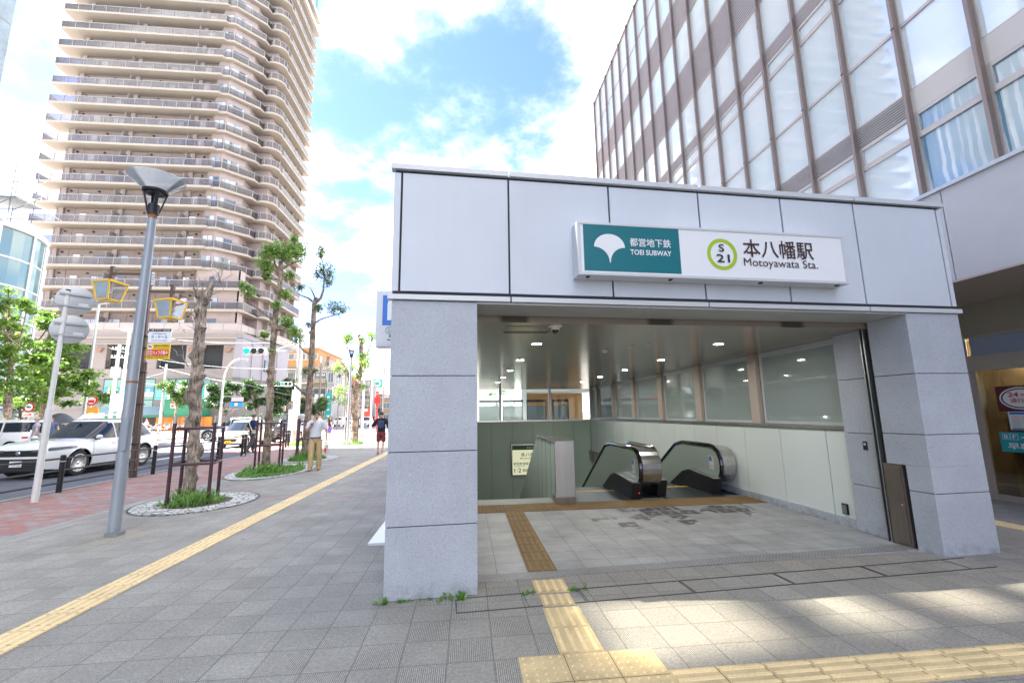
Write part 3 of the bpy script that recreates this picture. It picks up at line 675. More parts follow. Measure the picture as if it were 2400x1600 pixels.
# hanging blue sign on the street side of the hall, seen past the pier
HS = thing('hanging_sign', 'white projecting lightbox with blue square half hidden behind the granite pier', 'sign', (-.85, 6, 2.5))
MB().box(-1.22, 5.96, 2.50, -.74, 6.14, 3.27).build('sign_case', TRIM, HS, bevel=.008)
hf = MB().box(-1.19, 5.952, 2.53, -.77, 5.96, 3.24).build('sign_face', M('grey white face', (.66, .69, .72), .4), HS)
MB().box(-1.135, 5.948, 2.79, -.80, 5.952, 3.205).build('blue_square', M('blue', (.02, .16, .62), .4), hf)
P = [(-1.07, 2.86), (-1.07, 3.08)]+[(-.96-.11*cos(pi/2*i/8), 3.08+.10*sin(pi/2*i/8)) for i in range(9)]+[(-.86, 3.18), (-.86, 2.86)]
MB().prism(P, lambda u, v, w: (u, w, v), 5.9455, 5.948).build('emblem', WHT, hf)
mb = MB(); vs = []
for r in (.05, .042):
    for i in range(24): vs.append((-1.04+r*cos(2*pi*i/24), 5.949, 2.72+r*sin(2*pi*i/24)))
mb.add(vs, [(i, (i+1) % 24, 24+(i+1) % 24, 24+i) for i in range(24)]); mb.build('ring', M('green ring', (.05, .35, .12), .4), hf)
text('S', 'lettering', INK, hf, (-1.04, 5.951, 2.725), (1, 0, 0), (0, 0, 1), .025, None, .01, 'C'); text('21', 'lettering', INK, hf, (-1.04, 5.951, 2.69), (1, 0, 0), (0, 0, 1), .027, None, .01, 'C')
text('本八幡駅', 'lettering', INK, hf, (-1.05, 5.951, 2.62), (1, 0, 0), (0, 0, 1), .045, .22, .008); text('Motoyawata Sta.', 'lettering', INK, hf, (-1.06, 5.951, 2.575), (1, 0, 0), (0, 0, 1), .03, .24, .004)
# ================================================================ glass office building on the right
GX = 8.0
def curtain_glass():
    m, t, p = newmat('curtain wall glass'); pos = t.n('ShaderNodeNewGeometry').outputs['Position']; x, y, z = t.sep(pos)
    wn = t.n('ShaderNodeTexWhiteNoise', noise_dimensions='2D'); t.put(wn.inputs['Vector'], t.comb(t.m('FLOOR', t.m('DIVIDE', t.m('SUBTRACT', y, 5.31), 1.126)), t.m('FLOOR', t.m('DIVIDE', z, 1.9))))
    c = t.mix(wn.outputs['Value'], (.80, .90, .90), (.90, .95, .94))
    # pale curtains hanging behind the panes
    f = t.ramp(t.noise(t.comb(0, t.m('MULTIPLY', y, 9), t.m('MULTIPLY', z, .12)), 1, 3), .4, .62); c = t.mix(t.m('MULTIPLY', f, .30), c, (.90, .92, .91))
    t.put(p.inputs['Base Color'], c); p.inputs['Roughness'].default_value = .03; p.inputs['IOR'].default_value = 2.1
    b = t.n('ShaderNodeBump'); b.inputs['Strength'].default_value = .05; b.inputs['Distance'].default_value = .02
    t.put(b.inputs['Height'], t.noise(pos, .8, 2)); t.put(p.inputs['Normal'], b.outputs[0]); return m
CURT = curtain_glass()
def blind_reflection_glass():  # blue base paints a reflection into the pane; pale stripes are the blinds
    m, t, p = newmat('glass with blinds and painted reflection'); pos = t.n('ShaderNodeNewGeometry').outputs['Position']; x, y, z = t.sep(pos)
    w = t.m('SINE', t.m('ADD', t.m('MULTIPLY', y, 46), t.m('MULTIPLY', t.noise(pos, 2, 2), 5))); n = t.noise(t.comb(0, t.m('MULTIPLY', y, 3), t.m('MULTIPLY', z, .4)), 1, 2)
    c = t.mix(t.m('MULTIPLY', t.ramp(w, -.2, .5), t.ramp(n, .4, .58)), (.20, .36, .46), (.74, .80, .80)); t.put(p.inputs['Base Color'], c); p.inputs['Roughness'].default_value = .03; p.inputs['IOR'].default_value = 1.7; return m
FIN = M('brown anodised fin', (.30, .235, .205), .38, .5)
FRAME = M('champagne frame', (.60, .53, .48), .4, .3)
SPAN = M('cream spandrel', (.74, .66, .58), .45)
LOUV = M('grey brown louvre', (.70, .62, .585), .5, .2)
DARKIN = M('dark interior', (.035, .037, .04), .8)
BEAM = M('pale building cladding', (.50, .51, .52), .5, var=.04)
GB = thing('glass_office_building', 'tall office building with glass bays, brown vertical fins and louvre bands', 'building', (15, 5, 0))
MB().box(GX+.14, -40, 3.5, 24, 24.5, 20.9).box(9.9, -40, -.2, 24, 24.5, 3.5).build('wall', BEAM, GB)
MB().box(GX+.02, -40, 20.9, 24, 24.55, 21.03).build('roof', FIN, GB)
YS = [24.49-1.1265*k for k in range(26)]
rows = [(3.9, 6.38, 'w'), (6.38, 6.85, 't'), (6.87, 7.28, 'l'), (7.28, 8.62, 'w'), (8.62, 10.32, 'w'), (10.32, 10.80, 't'), (10.82, 11.18, 'l'), (11.18, 12.75, 'w'), (12.75, 14.25, 'L'), (14.25, 15.95, 'w'), (15.95, 17.36, 'L'), (17.36, 19.1, 'w'), (19.1, 20.9, 'w')]
wins, lous, frs, spans, blues = [], [], [], [], []
rnd = random.Random(3)
for k in range(len(YS)-1):
    y1, y0 = YS[k]-.03, YS[k+1]+.03
    if y0 < -3: continue
    for z0, z1, t_ in rows:
        if t_ in 'wt':
            near_bay = k >= 16
            i_ = .03 if t_ == 'w' else .075
            if False:
                spans.append(MB().box(GX+.05, y0, z0, GX+.12, y1, z1)); continue
            (wins if k < 16 or z0 > 7 else blues).append(MB().box(GX+.085, y0+i_, z0+i_, GX+.12, y1-i_, z1-i_))
            f = MB()
            f.box(GX+.05, y0, z0, GX+.13, y0+i_, z1).box(GX+.05, y1-i_, z0, GX+.13, y1, z1).box(GX+.05, y0+i_, z0, GX+.13, y1-i_, z0+i_).box(GX+.05, y0+i_, z1-i_, GX+.13, y1-i_, z1)
            frs.append(f)
        else:
            if k >= 16 and z0 < 7:
                spans.append(MB().box(GX+.05, y0, z0-.02, GX+.12, y1, z1)); continue
            n = 8 if t_ == 'l' else 18; h = (z1-z0)/n; f = MB()
            for j in range(n): f.hexa([(GX+.04, y0, z0+j*h), (GX+.1, y0, z0+j*h+h*.45), (GX+.1, y1, z0+j*h+h*.45), (GX+.04, y1, z0+j*h), (GX+.04, y0, z0+j*h+h*.40), (GX+.1, y0, z0+j*h+h*.85), (GX+.1, y1, z0+j*h+h*.85), (GX+.04, y1, z0+j*h+h*.40)])
            lous.append(f)
many('window', wins, CURT, GB, near, 80, fix=False)
many('window', blues, blind_reflection_glass(), GB, near, 20, fix=False)
many('louvre', lous, LOUV, GB, near, 60)
many('window_frame', frs, FRAME, GB, near, 100)
many('spandrel', spans, SPAN, GB, near, 40)
for k, y in enumerate(YS):
    if y < -3: break
    f = MB().box(GX-.045, y-.03, 4.6, GX+.13, y+.03, 21.0)
    f.build('fin', FIN, GB, bevel=.004)
    if k < 24:
        j = MB()
        for z in (8.62, 12.0, 15.95, 19.1): j.box(GX-.05, y-.034, z-.012, GX-.042, y+.034, z+.012)
        j.build('fin_joint', GAP, GB)
# low block with pale parapet, soffit and shop entrance under it
LB = thing('low_shop_block', 'low pale-panelled block with recessed glass doors beside the entrance hall', 'building', (8.5, 5, 0))
PALE2 = M('warm white panel', (.64, .62, .615), .4, var=.03)
for a, b in [(-6, -3.5), (-3.5, -1), (-1, 1.6), (1.6, 4.3), (4.3, 5.66), (5.66, 8.3), (8.3, 11), (11, 14), (14, 17), (17, 20), (20, 23.5)]:
    MB().box(7.3, a+.008, 3.47, 7.36, b-.008, 4.90).build('parapet_panel', PALE2, LB, bevel=.003)
MB().box(7.32, -6, 3.48, 7.9, 23.5, 4.88).build('parapet_core', GAP, LB)
MB().box(7.26, -6.05, 4.90, 8.0, 23.55, 4.96).build('coping', TRIM, LB, bevel=.004)
MB().box(7.3, -6, 3.44, 9.9, 23.5, 3.47).build('soffit', M('taupe soffit', (.58, .50, .45), .5, .1), LB)
MB().box(9.15, -6, 2.86, 9.9, 23.5, 3.44).build('lintel', M('olive brown lintel', (.42, .39, .31), .5), LB)
MB().box(9.12, -6, 2.46, 9.2, 23.5, 2.50).box(9.12, -6, 2.82, 9.2, 23.5, 2.86).box(9.10, -6, 2.22, 9.2, 23.5, 2.46).build('door_header', M('grey bronze header', (.52, .46, .40), .4, .4), LB)
MB().box(9.8, -6, -.1, 9.85, 23.5, 2.9).build('interior_wall', M('shop interior', (.26, .20, .15), .7, var=.5, vs=1.5), LB)
DG = glassmat('shop door glass', (.55, .58, .56), 1., .02, refl=1.6)
for i, (a, b) in enumerate([(-2, .2), (.2, 2.4), (2.4, 4.6), (4.6, 7.10), (7.10, 9.2), (9.2, 11.4), (11.4, 13.6), (13.6, 16), (16, 18.4), (18.4, 20.8), (20.8, 23.4)]):
    d = MB().box(9.15, a+.05, .10, 9.162, b-.05, 2.22).build('glass_door', DG, LB)
    MB().box(9.13, a, 0, 9.18, a+.05, 2.22).box(9.13, b-.05, 0, 9.18, b, 2.22).box(9.13, a+.05, 0, 9.18, b-.05, .10).build('frame', MATS['grey bronze header'], d)
    t_ = MB().box(9.15, a+.03, 2.5, 9.162, b-.03, 2.82).build('transom_window', M('blue grey transom', (.30, .37, .50), .06, spec=1.), LB)
for y in (1.0, 3.2, 5.0, 6.0, 8.0, 11.0):  # the shop's lamps, with more added along to brighten the interior
    MB().box(9.55, y, 2.5, 9.7, y+.9, 2.54).build('shop_lamp', M('warm lamp', (1, .72, .38), .5, emit=8), LB)
for y, z, c in ((6.75, .9, (.75, .72, .70)), (6.55, .55, (.4, .02, .02)), (6.9, 1.35, (.55, .45, .35)), (5.6, .7, (.5, .3, .1))):
    MB().box(9.55, y-.1, 0.05, 9.75, y+.12, z).build('shop_goods', M('goods%s' % z, c, .5), LB)
# posters and lettering on the door glass
PS = thing('round_notice_poster', 'dark red poster with white oval notice on the shop door glass', 'poster', (9.14, 6.6, 1.6))
def px(mb, y0, y1, z0, z1, e=0.): return mb.box(9.140-e, min(y0, y1), z0, 9.148-e, max(y0, y1), z1)
pb = px(MB(), 6.80, 6.1, 1.50, 1.93).build('board', M('maroon', (.10, .015, .02), .5), PS)
def oval(y, z, ry, rz, e, m, par, nm):
    v = [(9.140-e, y+ry*cos(2*pi*i/40), z+rz*sin(2*pi*i/40)) for i in range(40)]
    MB().add(v, [tuple(range(40))]).build(nm, m, par)
oval(6.46, 1.72, .30, .185, .002, WHT, pb, 'white_oval'); oval(6.46, 1.72, .275, .165, .003, M('maroon', (.1, .015, .02), .5), pb, 'oval_ring'); oval(6.46, 1.72, .25, .145, .004, WHT, pb, 'white_oval')
REDI = M('red ink', (.62, .05, .03), .5); LB_X, LB_Z = (0, -1, 0), (0, 0, 1)
text('24', 'lettering', REDI, pb, (9.135, 6.63, 1.745), LB_X, LB_Z, .075, .15, .03); text('時間', 'lettering', REDI, pb, (9.135, 6.45, 1.75), LB_X, LB_Z, .045, .11, .01)
text('通行可', 'lettering', REDI, pb, (9.135, 6.61, 1.645), LB_X, LB_Z, .075, .29, .012)
P2 = thing('notice_sheet', 'white notice sheet with blue header below the round poster', 'poster', (9.14, 6.5, 1.3))
nb = px(MB(), 6.68, 6.24, 1.20, 1.50).build('sheet', WHT, P2); px(MB(), 6.66, 6.26, 1.455, 1.49, .002).build('header', M('blue', (.02, .16, .62), .4), nb)
for i in range(7): text('営業時間のご案内 入口はこちら', 'lettering', REDI if i < 3 else INK, nb, (9.136, 6.64, 1.42-i*.031), LB_X, LB_Z, .016, .36, .0)
px(MB(), 6.66, 6.26, 1.205, 1.225, .002).build('footer', MATS['blue'], nb)
P3 = thing('turquoise_door_sign', 'turquoise sign strip with white writing across the shop door glass', 'poster', (9.14, 6.3, 1.0))
tb = px(MB(), 6.86, 5.6, .83, 1.16).build('strip', M('turquoise', (.02, .33, .38), .45), P3)
fr_ = MB(); px(fr_, 6.82, 6.60, 1.035, 1.04, .002); px(fr_, 6.82, 6.60, 1.125, 1.13, .002); px(fr_, 6.82, 6.815, 1.04, 1.125, .002); px(fr_, 6.605, 6.60, 1.04, 1.125, .002); fr_.build('outline', WHT, tb)
text('B1F', 'lettering', WHT, tb, (9.137, 6.79, 1.055), LB_X, LB_Z, .055, .16, .012); text('メディカル', 'lettering', WHT, tb, (9.137, 6.57, 1.05), LB_X, LB_Z, .055, .40, .01)
text('早朝出入口', 'lettering', WHT, tb, (9.137, 6.76, .875), LB_X, LB_Z, .11, .85, .016)
# screens and warm hall seen through the back windows
SH = thing('ticket_hall_wall', 'bright warm orange wall with white rim beyond the back windows', 'building', (5.5, 26, 0))
MB().box(3.3, 27.2, 0, 7.2, 27.6, 3.3).build('wall', M('warm orange wall', (.66, .36, .16), .6), SH)
MB().box(3.0, 24.4, 0, 3.3, 27.6, 3.6).box(3.3, 24.4, 2.75, 7.2, 27.6, 3.6).build('rim', M('white render', (.8, .78, .74), .6), SH)
MB().box(5.85, 27.15, .9, 6.1, 27.2, 2.1).build('notice', BLKM, SH)
for i, (a, b) in enumerate(((.6, 1.68), (1.77, 2.79), (2.97, 3.96), (4.27, 5.1))):
    s_ = thing('ticket_hall_screen', ('%s frosted screen with dark frame beyond the back windows' % ('leftmost', 'second from left', 'third from left', 'rightmost')[i]), 'screen', ((a+b)/2, 22, 0), 'frosted screens behind the hall')
    MB().box(a+.04, 21.99, .3, b-.04, 22.01, 1.95).build('panel', FROST, s_)
    MB().box(a, 21.96, 0, a+.04, 22.04, 2.25).box(b-.04, 21.96, 0, b, 22.04, 2.25).box(a+.04, 21.96, 2.12, b-.04, 22.04, 2.25).build('frame', BLKM, s_)
# ================================================================ apartment tower
TW = thing('apartment_tower', 'very tall beige apartment tower with continuous balconies and a curved corner', 'building', (-45, 70, 0))
TAUPE = M('taupe tile', (.30, .245, .225), .75, var=.07, vs=.3)
PINKT = M('pinkish tile', (.36, .30, .29), .7, var=.05, vs=.3)
SLAB = M('cream slab', (.31, .275, .235), .7, var=.06, vs=.3)
RAILG = glassmat('grey balcony glass', (.72, .70, .70), .74, .08, (.20, .185, .185), 1.3)
RAILM = M('balcony rail', (.30, .29, .29), .5, .4)
def tglass():
    m, t, p = newmat('tower window'); pos = t.n('ShaderNodeNewGeometry').outputs['Position']; x, y, z = t.sep(pos)
    wn = t.n('ShaderNodeTexWhiteNoise', noise_dimensions='3D'); t.put(wn.inputs['Vector'], t.comb(t.m('FLOOR', t.m('MULTIPLY', x, 1.15)), t.m('FLOOR', t.m('MULTIPLY', y, 1.15)), t.m('FLOOR', t.m('DIVIDE', z, 2.99))))
    c = t.mix(t.ramp(wn.outputs['Value'], .3, .75), (.07, .11, .16), (.52, .58, .64))
    f = t.ramp(t.m('SINE', t.m('MULTIPLY', x, 26)), -1, 1, .8, 1.1); c = t.mix(1., c, t.comb(f, f, f), 'MULTIPLY')
    t.put(p.inputs['Base Color'], c); p.inputs['Roughness'].default_value = .08; return m
TGL = tglass()
TFR = M('dark window frame', (.10, .10, .11), .4, .4)
H = 2.99; Z0 = 12.8                       # underside of the lowest balcony slab
NF = 21
# outline of the balcony edge, seen from above (front runs along x, the right side runs along y)
def arc(cx, cy, rx, ry, a0, a1, n):
    return [(cx+rx*cos(radians(a0+(a1-a0)*i/n)), cy+ry*sin(radians(a0+(a1-a0)*i/n))) for i in range(n+1)]
EDGE = [(-58.8, 62.0), (-36.4, 62.0), (-36.2, 62.35), (-35.2, 62.4), (-32.0, 65.3), (-31.75, 66.6)]+arc(-31.1, 67.6, 1.65, 1.5, -115, 20, 12)+[(-29.45, 68.9), (-29.45, 79.6)]
WALL = [(-57.0, 63.7), (-37.9, 63.7), (-37.2, 63.0), (-35.6, 63.0), (-33.4, 65.1), (-33.4, 67.5), (-31.0, 67.5), (-31.0, 79.2)]
core = WALL+[(-31.4, 79.2), (-31.4, 79.25), (-57.0, 79.25)]
MB().prism([(-56.6, 64.1), (-37.8, 64.1), (-37.2, 63.4), (-35.7, 63.4), (-33.8, 65.2), (-33.8, 67.9), (-31.4, 67.9), (-31.4, 79.0), (-56.6, 79.0)], lambda u, v, w: (u, v, w), 9, Z0+NF*H+.3).build('core', TAUPE, TW)
def offset(poly, d):
    out = []
    for i, p in enumerate(poly):
        a = poly[max(i-1, 0)]; b = poly[min(i+1, len(poly)-1)]
        tx, ty = b[0]-a[0], b[1]-a[1]; l = math.hypot(tx, ty) or 1
        out.append((p[0]+ty/l*d, p[1]-tx/l*d))
    return out
def wallrun(mb, pts, z0, z1, th=.12, mi=0):
    q = offset(pts, -th)
    for i in range(len(pts)-1):
        a, b, c, d = pts[i], pts[i+1], q[i+1], q[i]
        mb.hexa([(*a, z0), (*b, z0), (*c, z0), (*d, z0), (*a, z1), (*b, z1), (*c, z1), (*d, z1)], mi)
def closed(pts): return [(-58.8, 64.4)]+pts+[(-31.5, 79.6), (-31.5, 72), (-40, 72), (-40, 64.4)]
wins = []
rnd = random.Random(5)
front_w = [(-55.9, .8, 0), (-53.2, 1.0, 2), (-50.6, 1.7, 1), (-47.9, 1.9, 1), (-44.4, 1.9, 1), (-41.6, 2.0, 1), (-38.9, .9, 2)]
for k in range(NF+1):
    z = Z0+k*H
    pod = k < 3
    E_ = EDGE if not pod else [(-58.8, 62.0), (-31.0, 62.0), (-30.6, 62.6)]+[(-30.6, 66.4)]+arc(-30.9, 67.6, 1.45, 1.3, -90, 20, 8)+[(-29.45, 68.9), (-29.45, 79.6)]
    mb = MB().prism(closed(E_), lambda u, v, w: (u, v, w), z, z+.32)
    s = mb.build('balcony_slab', SLAB, TW)
    if k == NF: break
    e2 = [(-58.8, 64.2)]+offset(E_, -.12)
    mb = MB(); wallrun(mb, e2, z+.40, z+1.32, .03); mb.build('balcony_glass', RAILG if k else M('solid taupe balustrade', (.36, .31, .29), .6), s, fix=False)
    mb = MB(); wallrun(mb, e2, z+1.34, z+1.42, .06); wallrun(mb, e2, z+.34, z+.39, .05)
    for i in range(len(e2)-1):
        a, b = e2[i], e2[i+1]; l = math.hypot(b[0]-a[0], b[1]-a[1])
        if l < .8 and i % 3: continue
        n = max(1, int(l/1.85))
        for j in range(n):
            x, y = a[0]+(b[0]-a[0])*j/n, a[1]+(b[1]-a[1])*j/n; mb.box(x-.03, y-.03, z+.32, x+.03, y+.03, z+1.38)
    mb.build('balcony_rail', RAILM, s, fix=False)
    # facade of the storey above the slab
    if pod: WL = [(-57.0, 63.7), (-37.9, 63.7), (-37.2, 62.6), (-31.4, 62.6), (-31.4, 63.9), (-32.6, 63.9), (-32.6, 67.5), (-31.0, 67.5), (-31.0, 79.2)]
    else: WL = WALL
    mb = MB(); wallrun(mb, [(-57.0, 70)]+WL[:2], z+.32, z+H, .25, 0); wallrun(mb, WL[1:3]+[(WL[3][0]-(.025 if pod else .01), WL[3][1])], z+.32, z+H, .25, 0); wallrun(mb, WL[3:], z+.32, z+H, .25, 1)
    mb.box(-57.02, 63.66, z+2.4, -37.9, 63.70, z+2.44, 2)
    for x in (-54.6, -49.3, -46.2, -42.9, -40.2): mb.box(x-.03, 63.66, z+.32, x+.03, 63.70, z+H, 2)
    mb.build('storey_wall', [TAUPE, PINKT, M('tile joint', (.27, .21, .19), .8)], TW)
    for x in (-56.2, -48.6, -39.9): MB().box(x-.28, 63.42, z+.32, x+.28, 63.70, z+H).build('pilaster', PINKT, TW)
    for x in (-48.72, -40.07): MB().box(x-.03, 62.2, z+.35, x+.03, 63.42, z+2.3).build('party_screen', M('grey screen', (.20, .19, .19), .6), TW)
    for x in (-55.4, -51.8, -45.6, -38.4): MB().box(x-.1, 63.52, z+2.50, x+.1, 63.70, z+2.68).build('vent', BLKM, TW)
    for x, w, ty in front_w:
        hh = 2.15 if ty else 1.4
        if ty == 2:
            mb = MB().box(x-.45, 63.3, z+.4, x+.35, 63.69, z+2.1); mb.build('outdoor_unit', M('white appliance', (.72, .72, .70), .5), TW); continue
        wins.append((k, x, w, z, hh, 'f'))
    if not pod:
        for x, w in ((-37.35, 0), ): pass
        wins.append((k, -36.45, 1.3, z, 2.15, 'g'))
        wins.append((k, 0, 2.1, z, 2.15, 'd'))
    else: wins.append((k, -34.8, 1.3, z, 2.0, 'p'))
    mb = MB().prism([(-33.95, 64.4), (-33.05, 65.25), (-33.05, 66.1), (-33.6, 66.1)], lambda u, v, w: (u, v, w), z+.34, z+1.9); mb.build('ac_niche', M('grey screen', (.34, .33, .33), .6), TW)
    mb = MB().box(-33.38, 66.2, z+1.9, -33.2, 66.5, z+2.2).box(-33.40, 66.0, z+.4, -33.39, 67.2, z+1.8); mb.build('side_vent', BLKM, TW)
    for y in (69.5, 72.7, 75.9, 78.8): MB().box(-31.02, y-.09, z+.32, -30.3, y+.09, z+H).build('side_pier', SLAB, TW)
    for y in (70.9, 74.2, 77.2): wins.append((k, y, 1.7, z, 2.05, 's'))
def winmb(w):
    k, x, wd, z, hh, t_ = w; g, f = MB(), MB(); zb = z+.38 if hh > 1.5 else z+1.0
    if t_ == 'f' or t_ == 'p':
        y = 63.69 if t_ == 'f' else 62.59
        fn = lambda u, v, d: (x+u, y-d, v)
    elif t_ == 'g': fn = lambda u, v, d: (x+u, 62.99-d, v)
    elif t_ == 's': fn = lambda u, v, d: (-31.0+d+.005, x+u, v)
    else:
        dx, dy = .72, .69
        fn = lambda u, v, d: (-34.75+u*dx+d*dy, 63.83+u*dy-d*dx, v)
    for (a, b) in ((-wd/2, 0), (0, wd/2)):
        g.hexa([fn(a+.05, zb, .02), fn(b-.03, zb, .02), fn(b-.03, zb, .05), fn(a+.05, zb, .05), fn(a+.05, zb+hh-.35, .02), fn(b-.03, zb+hh-.35, .02), fn(b-.03, zb+hh-.35, .05), fn(a+.05, zb+hh-.35, .05)])
    f.hexa([fn(-wd/2, zb-.05, 0), fn(wd/2, zb-.05, 0), fn(wd/2, zb-.05, .035), fn(-wd/2, zb-.05, .035), fn(-wd/2, zb+hh-.29, 0), fn(wd/2, zb+hh-.29, 0), fn(wd/2, zb+hh-.29, .035), fn(-wd/2, zb+hh-.29, .035)], 1)
    n = len(g.v); g.v += f.v; g.f += [tuple(i+n for i in q) for q in f.f]; g.mi += f.mi
    return g
many('window', [winmb(w) for w in wins], [TGL, TFR], TW, lambda m: sum(p[2] for p in m.v)/len(m.v), 100)
# set-back crown with green netting
GNET = M('green mesh cladding', (.20, .33, .28), .7, var=.08)
zt = Z0+NF*H+.32
MB().box(-33.4, 66.2, zt, -30.9, 78.5, zt+14).build('crown', GNET, TW)
MB().box(-30.95, 66.1, zt, -30.8, 66.4, zt+14).box(-30.95, 78.3, zt, -30.8, 78.7, zt+14).box(-30.95, 71.0, zt, -30.8, 71.4, zt+14).build('crown_post', M('white crown post', (.8, .8, .78), .6), TW)
mb = MB()
for z in (6, 8.5, 11): mb.beam((-30.3, 78.8, zt+z), (-30.3, 80.4, zt+z), .14, .14)
mb.beam((-30.3, 80.4, zt+5), (-30.3, 80.4, zt+12), .16, .16); mb.build('crown_ladder', M('dark green steel', (.03, .2, .16), .5), TW)
for k in range(2):                                                 # white top storeys along the side
    z = zt+k*H*.98
    mb = MB().box(-32, 67.5, z, -29.3, 80.2, z+.28); mb.build('balcony_slab', SLAB, TW)
    mb = MB().box(-29.45, 67.5, z+.34, -29.40, 80.1, z+1.3); mb.build('balcony_glass', glassmat('pale balcony glass', (.75, .78, .8), .5, .08, (.5, .54, .56)) if k == 0 else MATS['pale balcony glass'], TW)
    MB().box(-29.45, 67.4, z+1.3, -29.38, 80.2, z+1.36).build('balcony_rail', TRIM, TW)
# podium with arcade, shop windows and awnings
PD = thing('shop_podium', 'lower storeys of the tower with arcade openings, green shopfronts and banners', 'building', (-45, 66, 0))
STONE = M('pinkish podium tile', (.25, .215, .20), .7, var=.05, vs=.5)
STONE2 = M('grey mauve podium tile', (.20, .182, .182), .7, var=.05, vs=.5)
SIDEW = M('side tile with sky tint in colour', (.28, .27, .30), .65, var=.04, vs=.5)  # lilac tint of the sky light is put into this tile colour
def tiled(name, c1, c2):
    return brick_mat(name, 1.2, .6, (c1, c1, c2), tuple(q*.7 for q in c1), off=0., spk=.06)
MB().box(-60, 62.8, 0, -31.2, 76, 12.7).build('core', DARKIN, PD)
MB().box(-60, 61.9, 11.25, -31.0, 62.8, 12.78).build('cornice', STONE, PD, bevel=.03)
MB().box(-60, 61.7, 12.0, -30.8, 61.9, 12.2).box(-60, 61.75, 11.2, -30.85, 61.9, 11.32).build('moulding', SLAB, PD)
MB().box(-60, 61.9, 6.9, -31.0, 62.8, 8.0).build('arcade_sill', STONE, PD, bevel=.02)
MB().box(-60, 61.85, 6.75, -30.95, 61.92, 6.88).build('moulding', SLAB, PD)
for x in (-59, -53.3, -47.5, -41.3, -36.3, -31.7):
    w = .75 if x < -32 else .7
    p = MB().box(x-w, 61.88, 8.0, x+w, 62.75, 11.25).build('arcade_pier', STONE, PD, bevel=.02)
    MB().add([(x-.5, 61.55, 10.75), (x+.5, 61.55, 10.75), (x+.15, 61.55, 10.2), (x-.15, 61.55, 10.2), (x-.5, 61.88, 10.75), (x+.5, 61.88, 10.75), (x+.15, 61.88, 10.2), (x-.15, 61.88, 10.2)], [(0, 1, 2, 3), (4, 7, 6, 5), (0, 3, 7, 4), (1, 5, 6, 2), (0, 4, 5, 1), (3, 2, 6, 7)]).build('bracket', M('brown bracket', (.25, .14, .09), .6), p)
mb = MB()
for i in range(110): mb.box(-59.5+i*.255, 62.05, 8.0, -59.46+i*.255, 62.09, 9.0)
mb.box(-59.5, 62.03, 9.0, -31.5, 62.11, 9.06); mb.build('arcade_railing', BLKM, PD)
GF = M('dark green frame', (.025, .11, .075), .45, .2)
GF2 = M('shop green', (.02, .16, .10), .5)
for x0, x1, n in ((-46.6, -40.4, 4), (-39.4, -33.6, 4)):
    MB().box(x0, 61.95, 2.9, x1, 62.4, 6.75).build('window_bay', GF, PD)
    d = (x1-x0)/n
    for i in range(n):
        for z0, z1 in ((5.55, 6.6), (4.0, 5.4), (3.0, 3.9)):
            MB().box(x0+i*d+.09, 61.9, z0, x0+(i+1)*d-.09, 61.96, z1).build('window', M('shop glass', (.10, .24, .22), .06, spec=1.), PD)
for q in ((-60, 61.9, 2.9, -46.6, 62.8, 6.9), (-40.4, 61.9, 2.9, -39.4, 62.8, 6.9), (-33.6, 61.9, 0, -31.0, 62.8, 6.9), (-60, 62.0, 0, -47.2, 62.8, 2.9), (-43.5, 62.2, 0, -41.6, 62.8, 2.9)): MB().box(*q).build('front_wall', STONE2, PD)
for x0, x1 in ((-46.6, -42.9), (-42.5, -38.4)):
    MB().add([(x0, 60.2, 2.05), (x1, 60.2, 2.05), (x1, 61.9, 3.1), (x0, 61.9, 3.1), (x0, 60.2, 1.98), (x1, 60.2, 1.98), (x1, 61.9, 3.03), (x0, 61.9, 3.03)], [(0, 1, 2, 3), (4, 7, 6, 5), (0, 4, 5, 1), (1, 5, 6, 2), (2, 6, 7, 3), (3, 7, 4, 0)]).build('awning', M('slate blue awning', (.20, .29, .31), .5), PD)
    MB().box(x0, 60.18, 1.72, x1, 60.2, 1.98).build('awning_fascia', GF2, PD)
MB().box(-47, 60.0, 1.72, -33.4, 62.0, 1.95).build('canopy', GF2, PD)
MB().box(-37.9, 60.1, 1.95, -33.4, 61.95, 4.0).build('shop_front_green', M('bright shop green', (.03, .22, .12), .5), PD)
for i in range(7): MB().box(-39.0+i*.95, 60.6, 0, -38.1+i*.95, 60.75, 1.7).build('orange_poster', M('orange poster', (.75, .20, .02), .5, var=.35, vs=1.3), PD)
for x0, x1, c in ((-46.3, -45.2, (.75, .6, .05)), (-44.6, -43.7, (.7, .62, .2))): MB().box(x0, 61.7, 0, x1, 61.9, 1.7).build('yellow_shop_panel', M('yellow panel%s' % x0, c, .5), PD)
MB().box(-42, 61.5, 0, -39.5, 61.9, 1.7).build('shop_entrance', M('deep brown entrance', (.05, .025, .02), .5), PD)
# banners in the upper windows
BLU = M('sky blue banner', (.03, .30, .70), .5); GRN = M('green banner', (.02, .42, .12), .5)
for i in range(4):
    for (x0, col) in ((-46.6, BLU), (-39.4, GRN)):
        d = 1.55 if x0 < -45 else 1.45
        bn = MB().box(x0+i*d+.12, 61.86, 4.95, x0+(i+1)*d-.1, 61.9, 5.5).build('banner', col, PD)
        MB().box(x0+i*d+.12, 61.86, 4.4, x0+(i+1)*d-.1, 61.9, 4.95).build('lower_field', WHT, bn)
        text('個別指導'[i], 'lettering', WHT, bn, (x0+i*d+.8, 61.855, 5.03), (1, 0, 0), (0, 0, 1), .40, None, .01, 'C')
        text(('栄光', 'の個', '別', '指導')[i] if col is BLU else ('栄', '光セ', 'ミナ', 'ール')[i], 'lettering', INK, bn, (x0+i*d+.8, 61.855, 4.5), (1, 0, 0), (0, 0, 1), .32, None, .0, 'C')
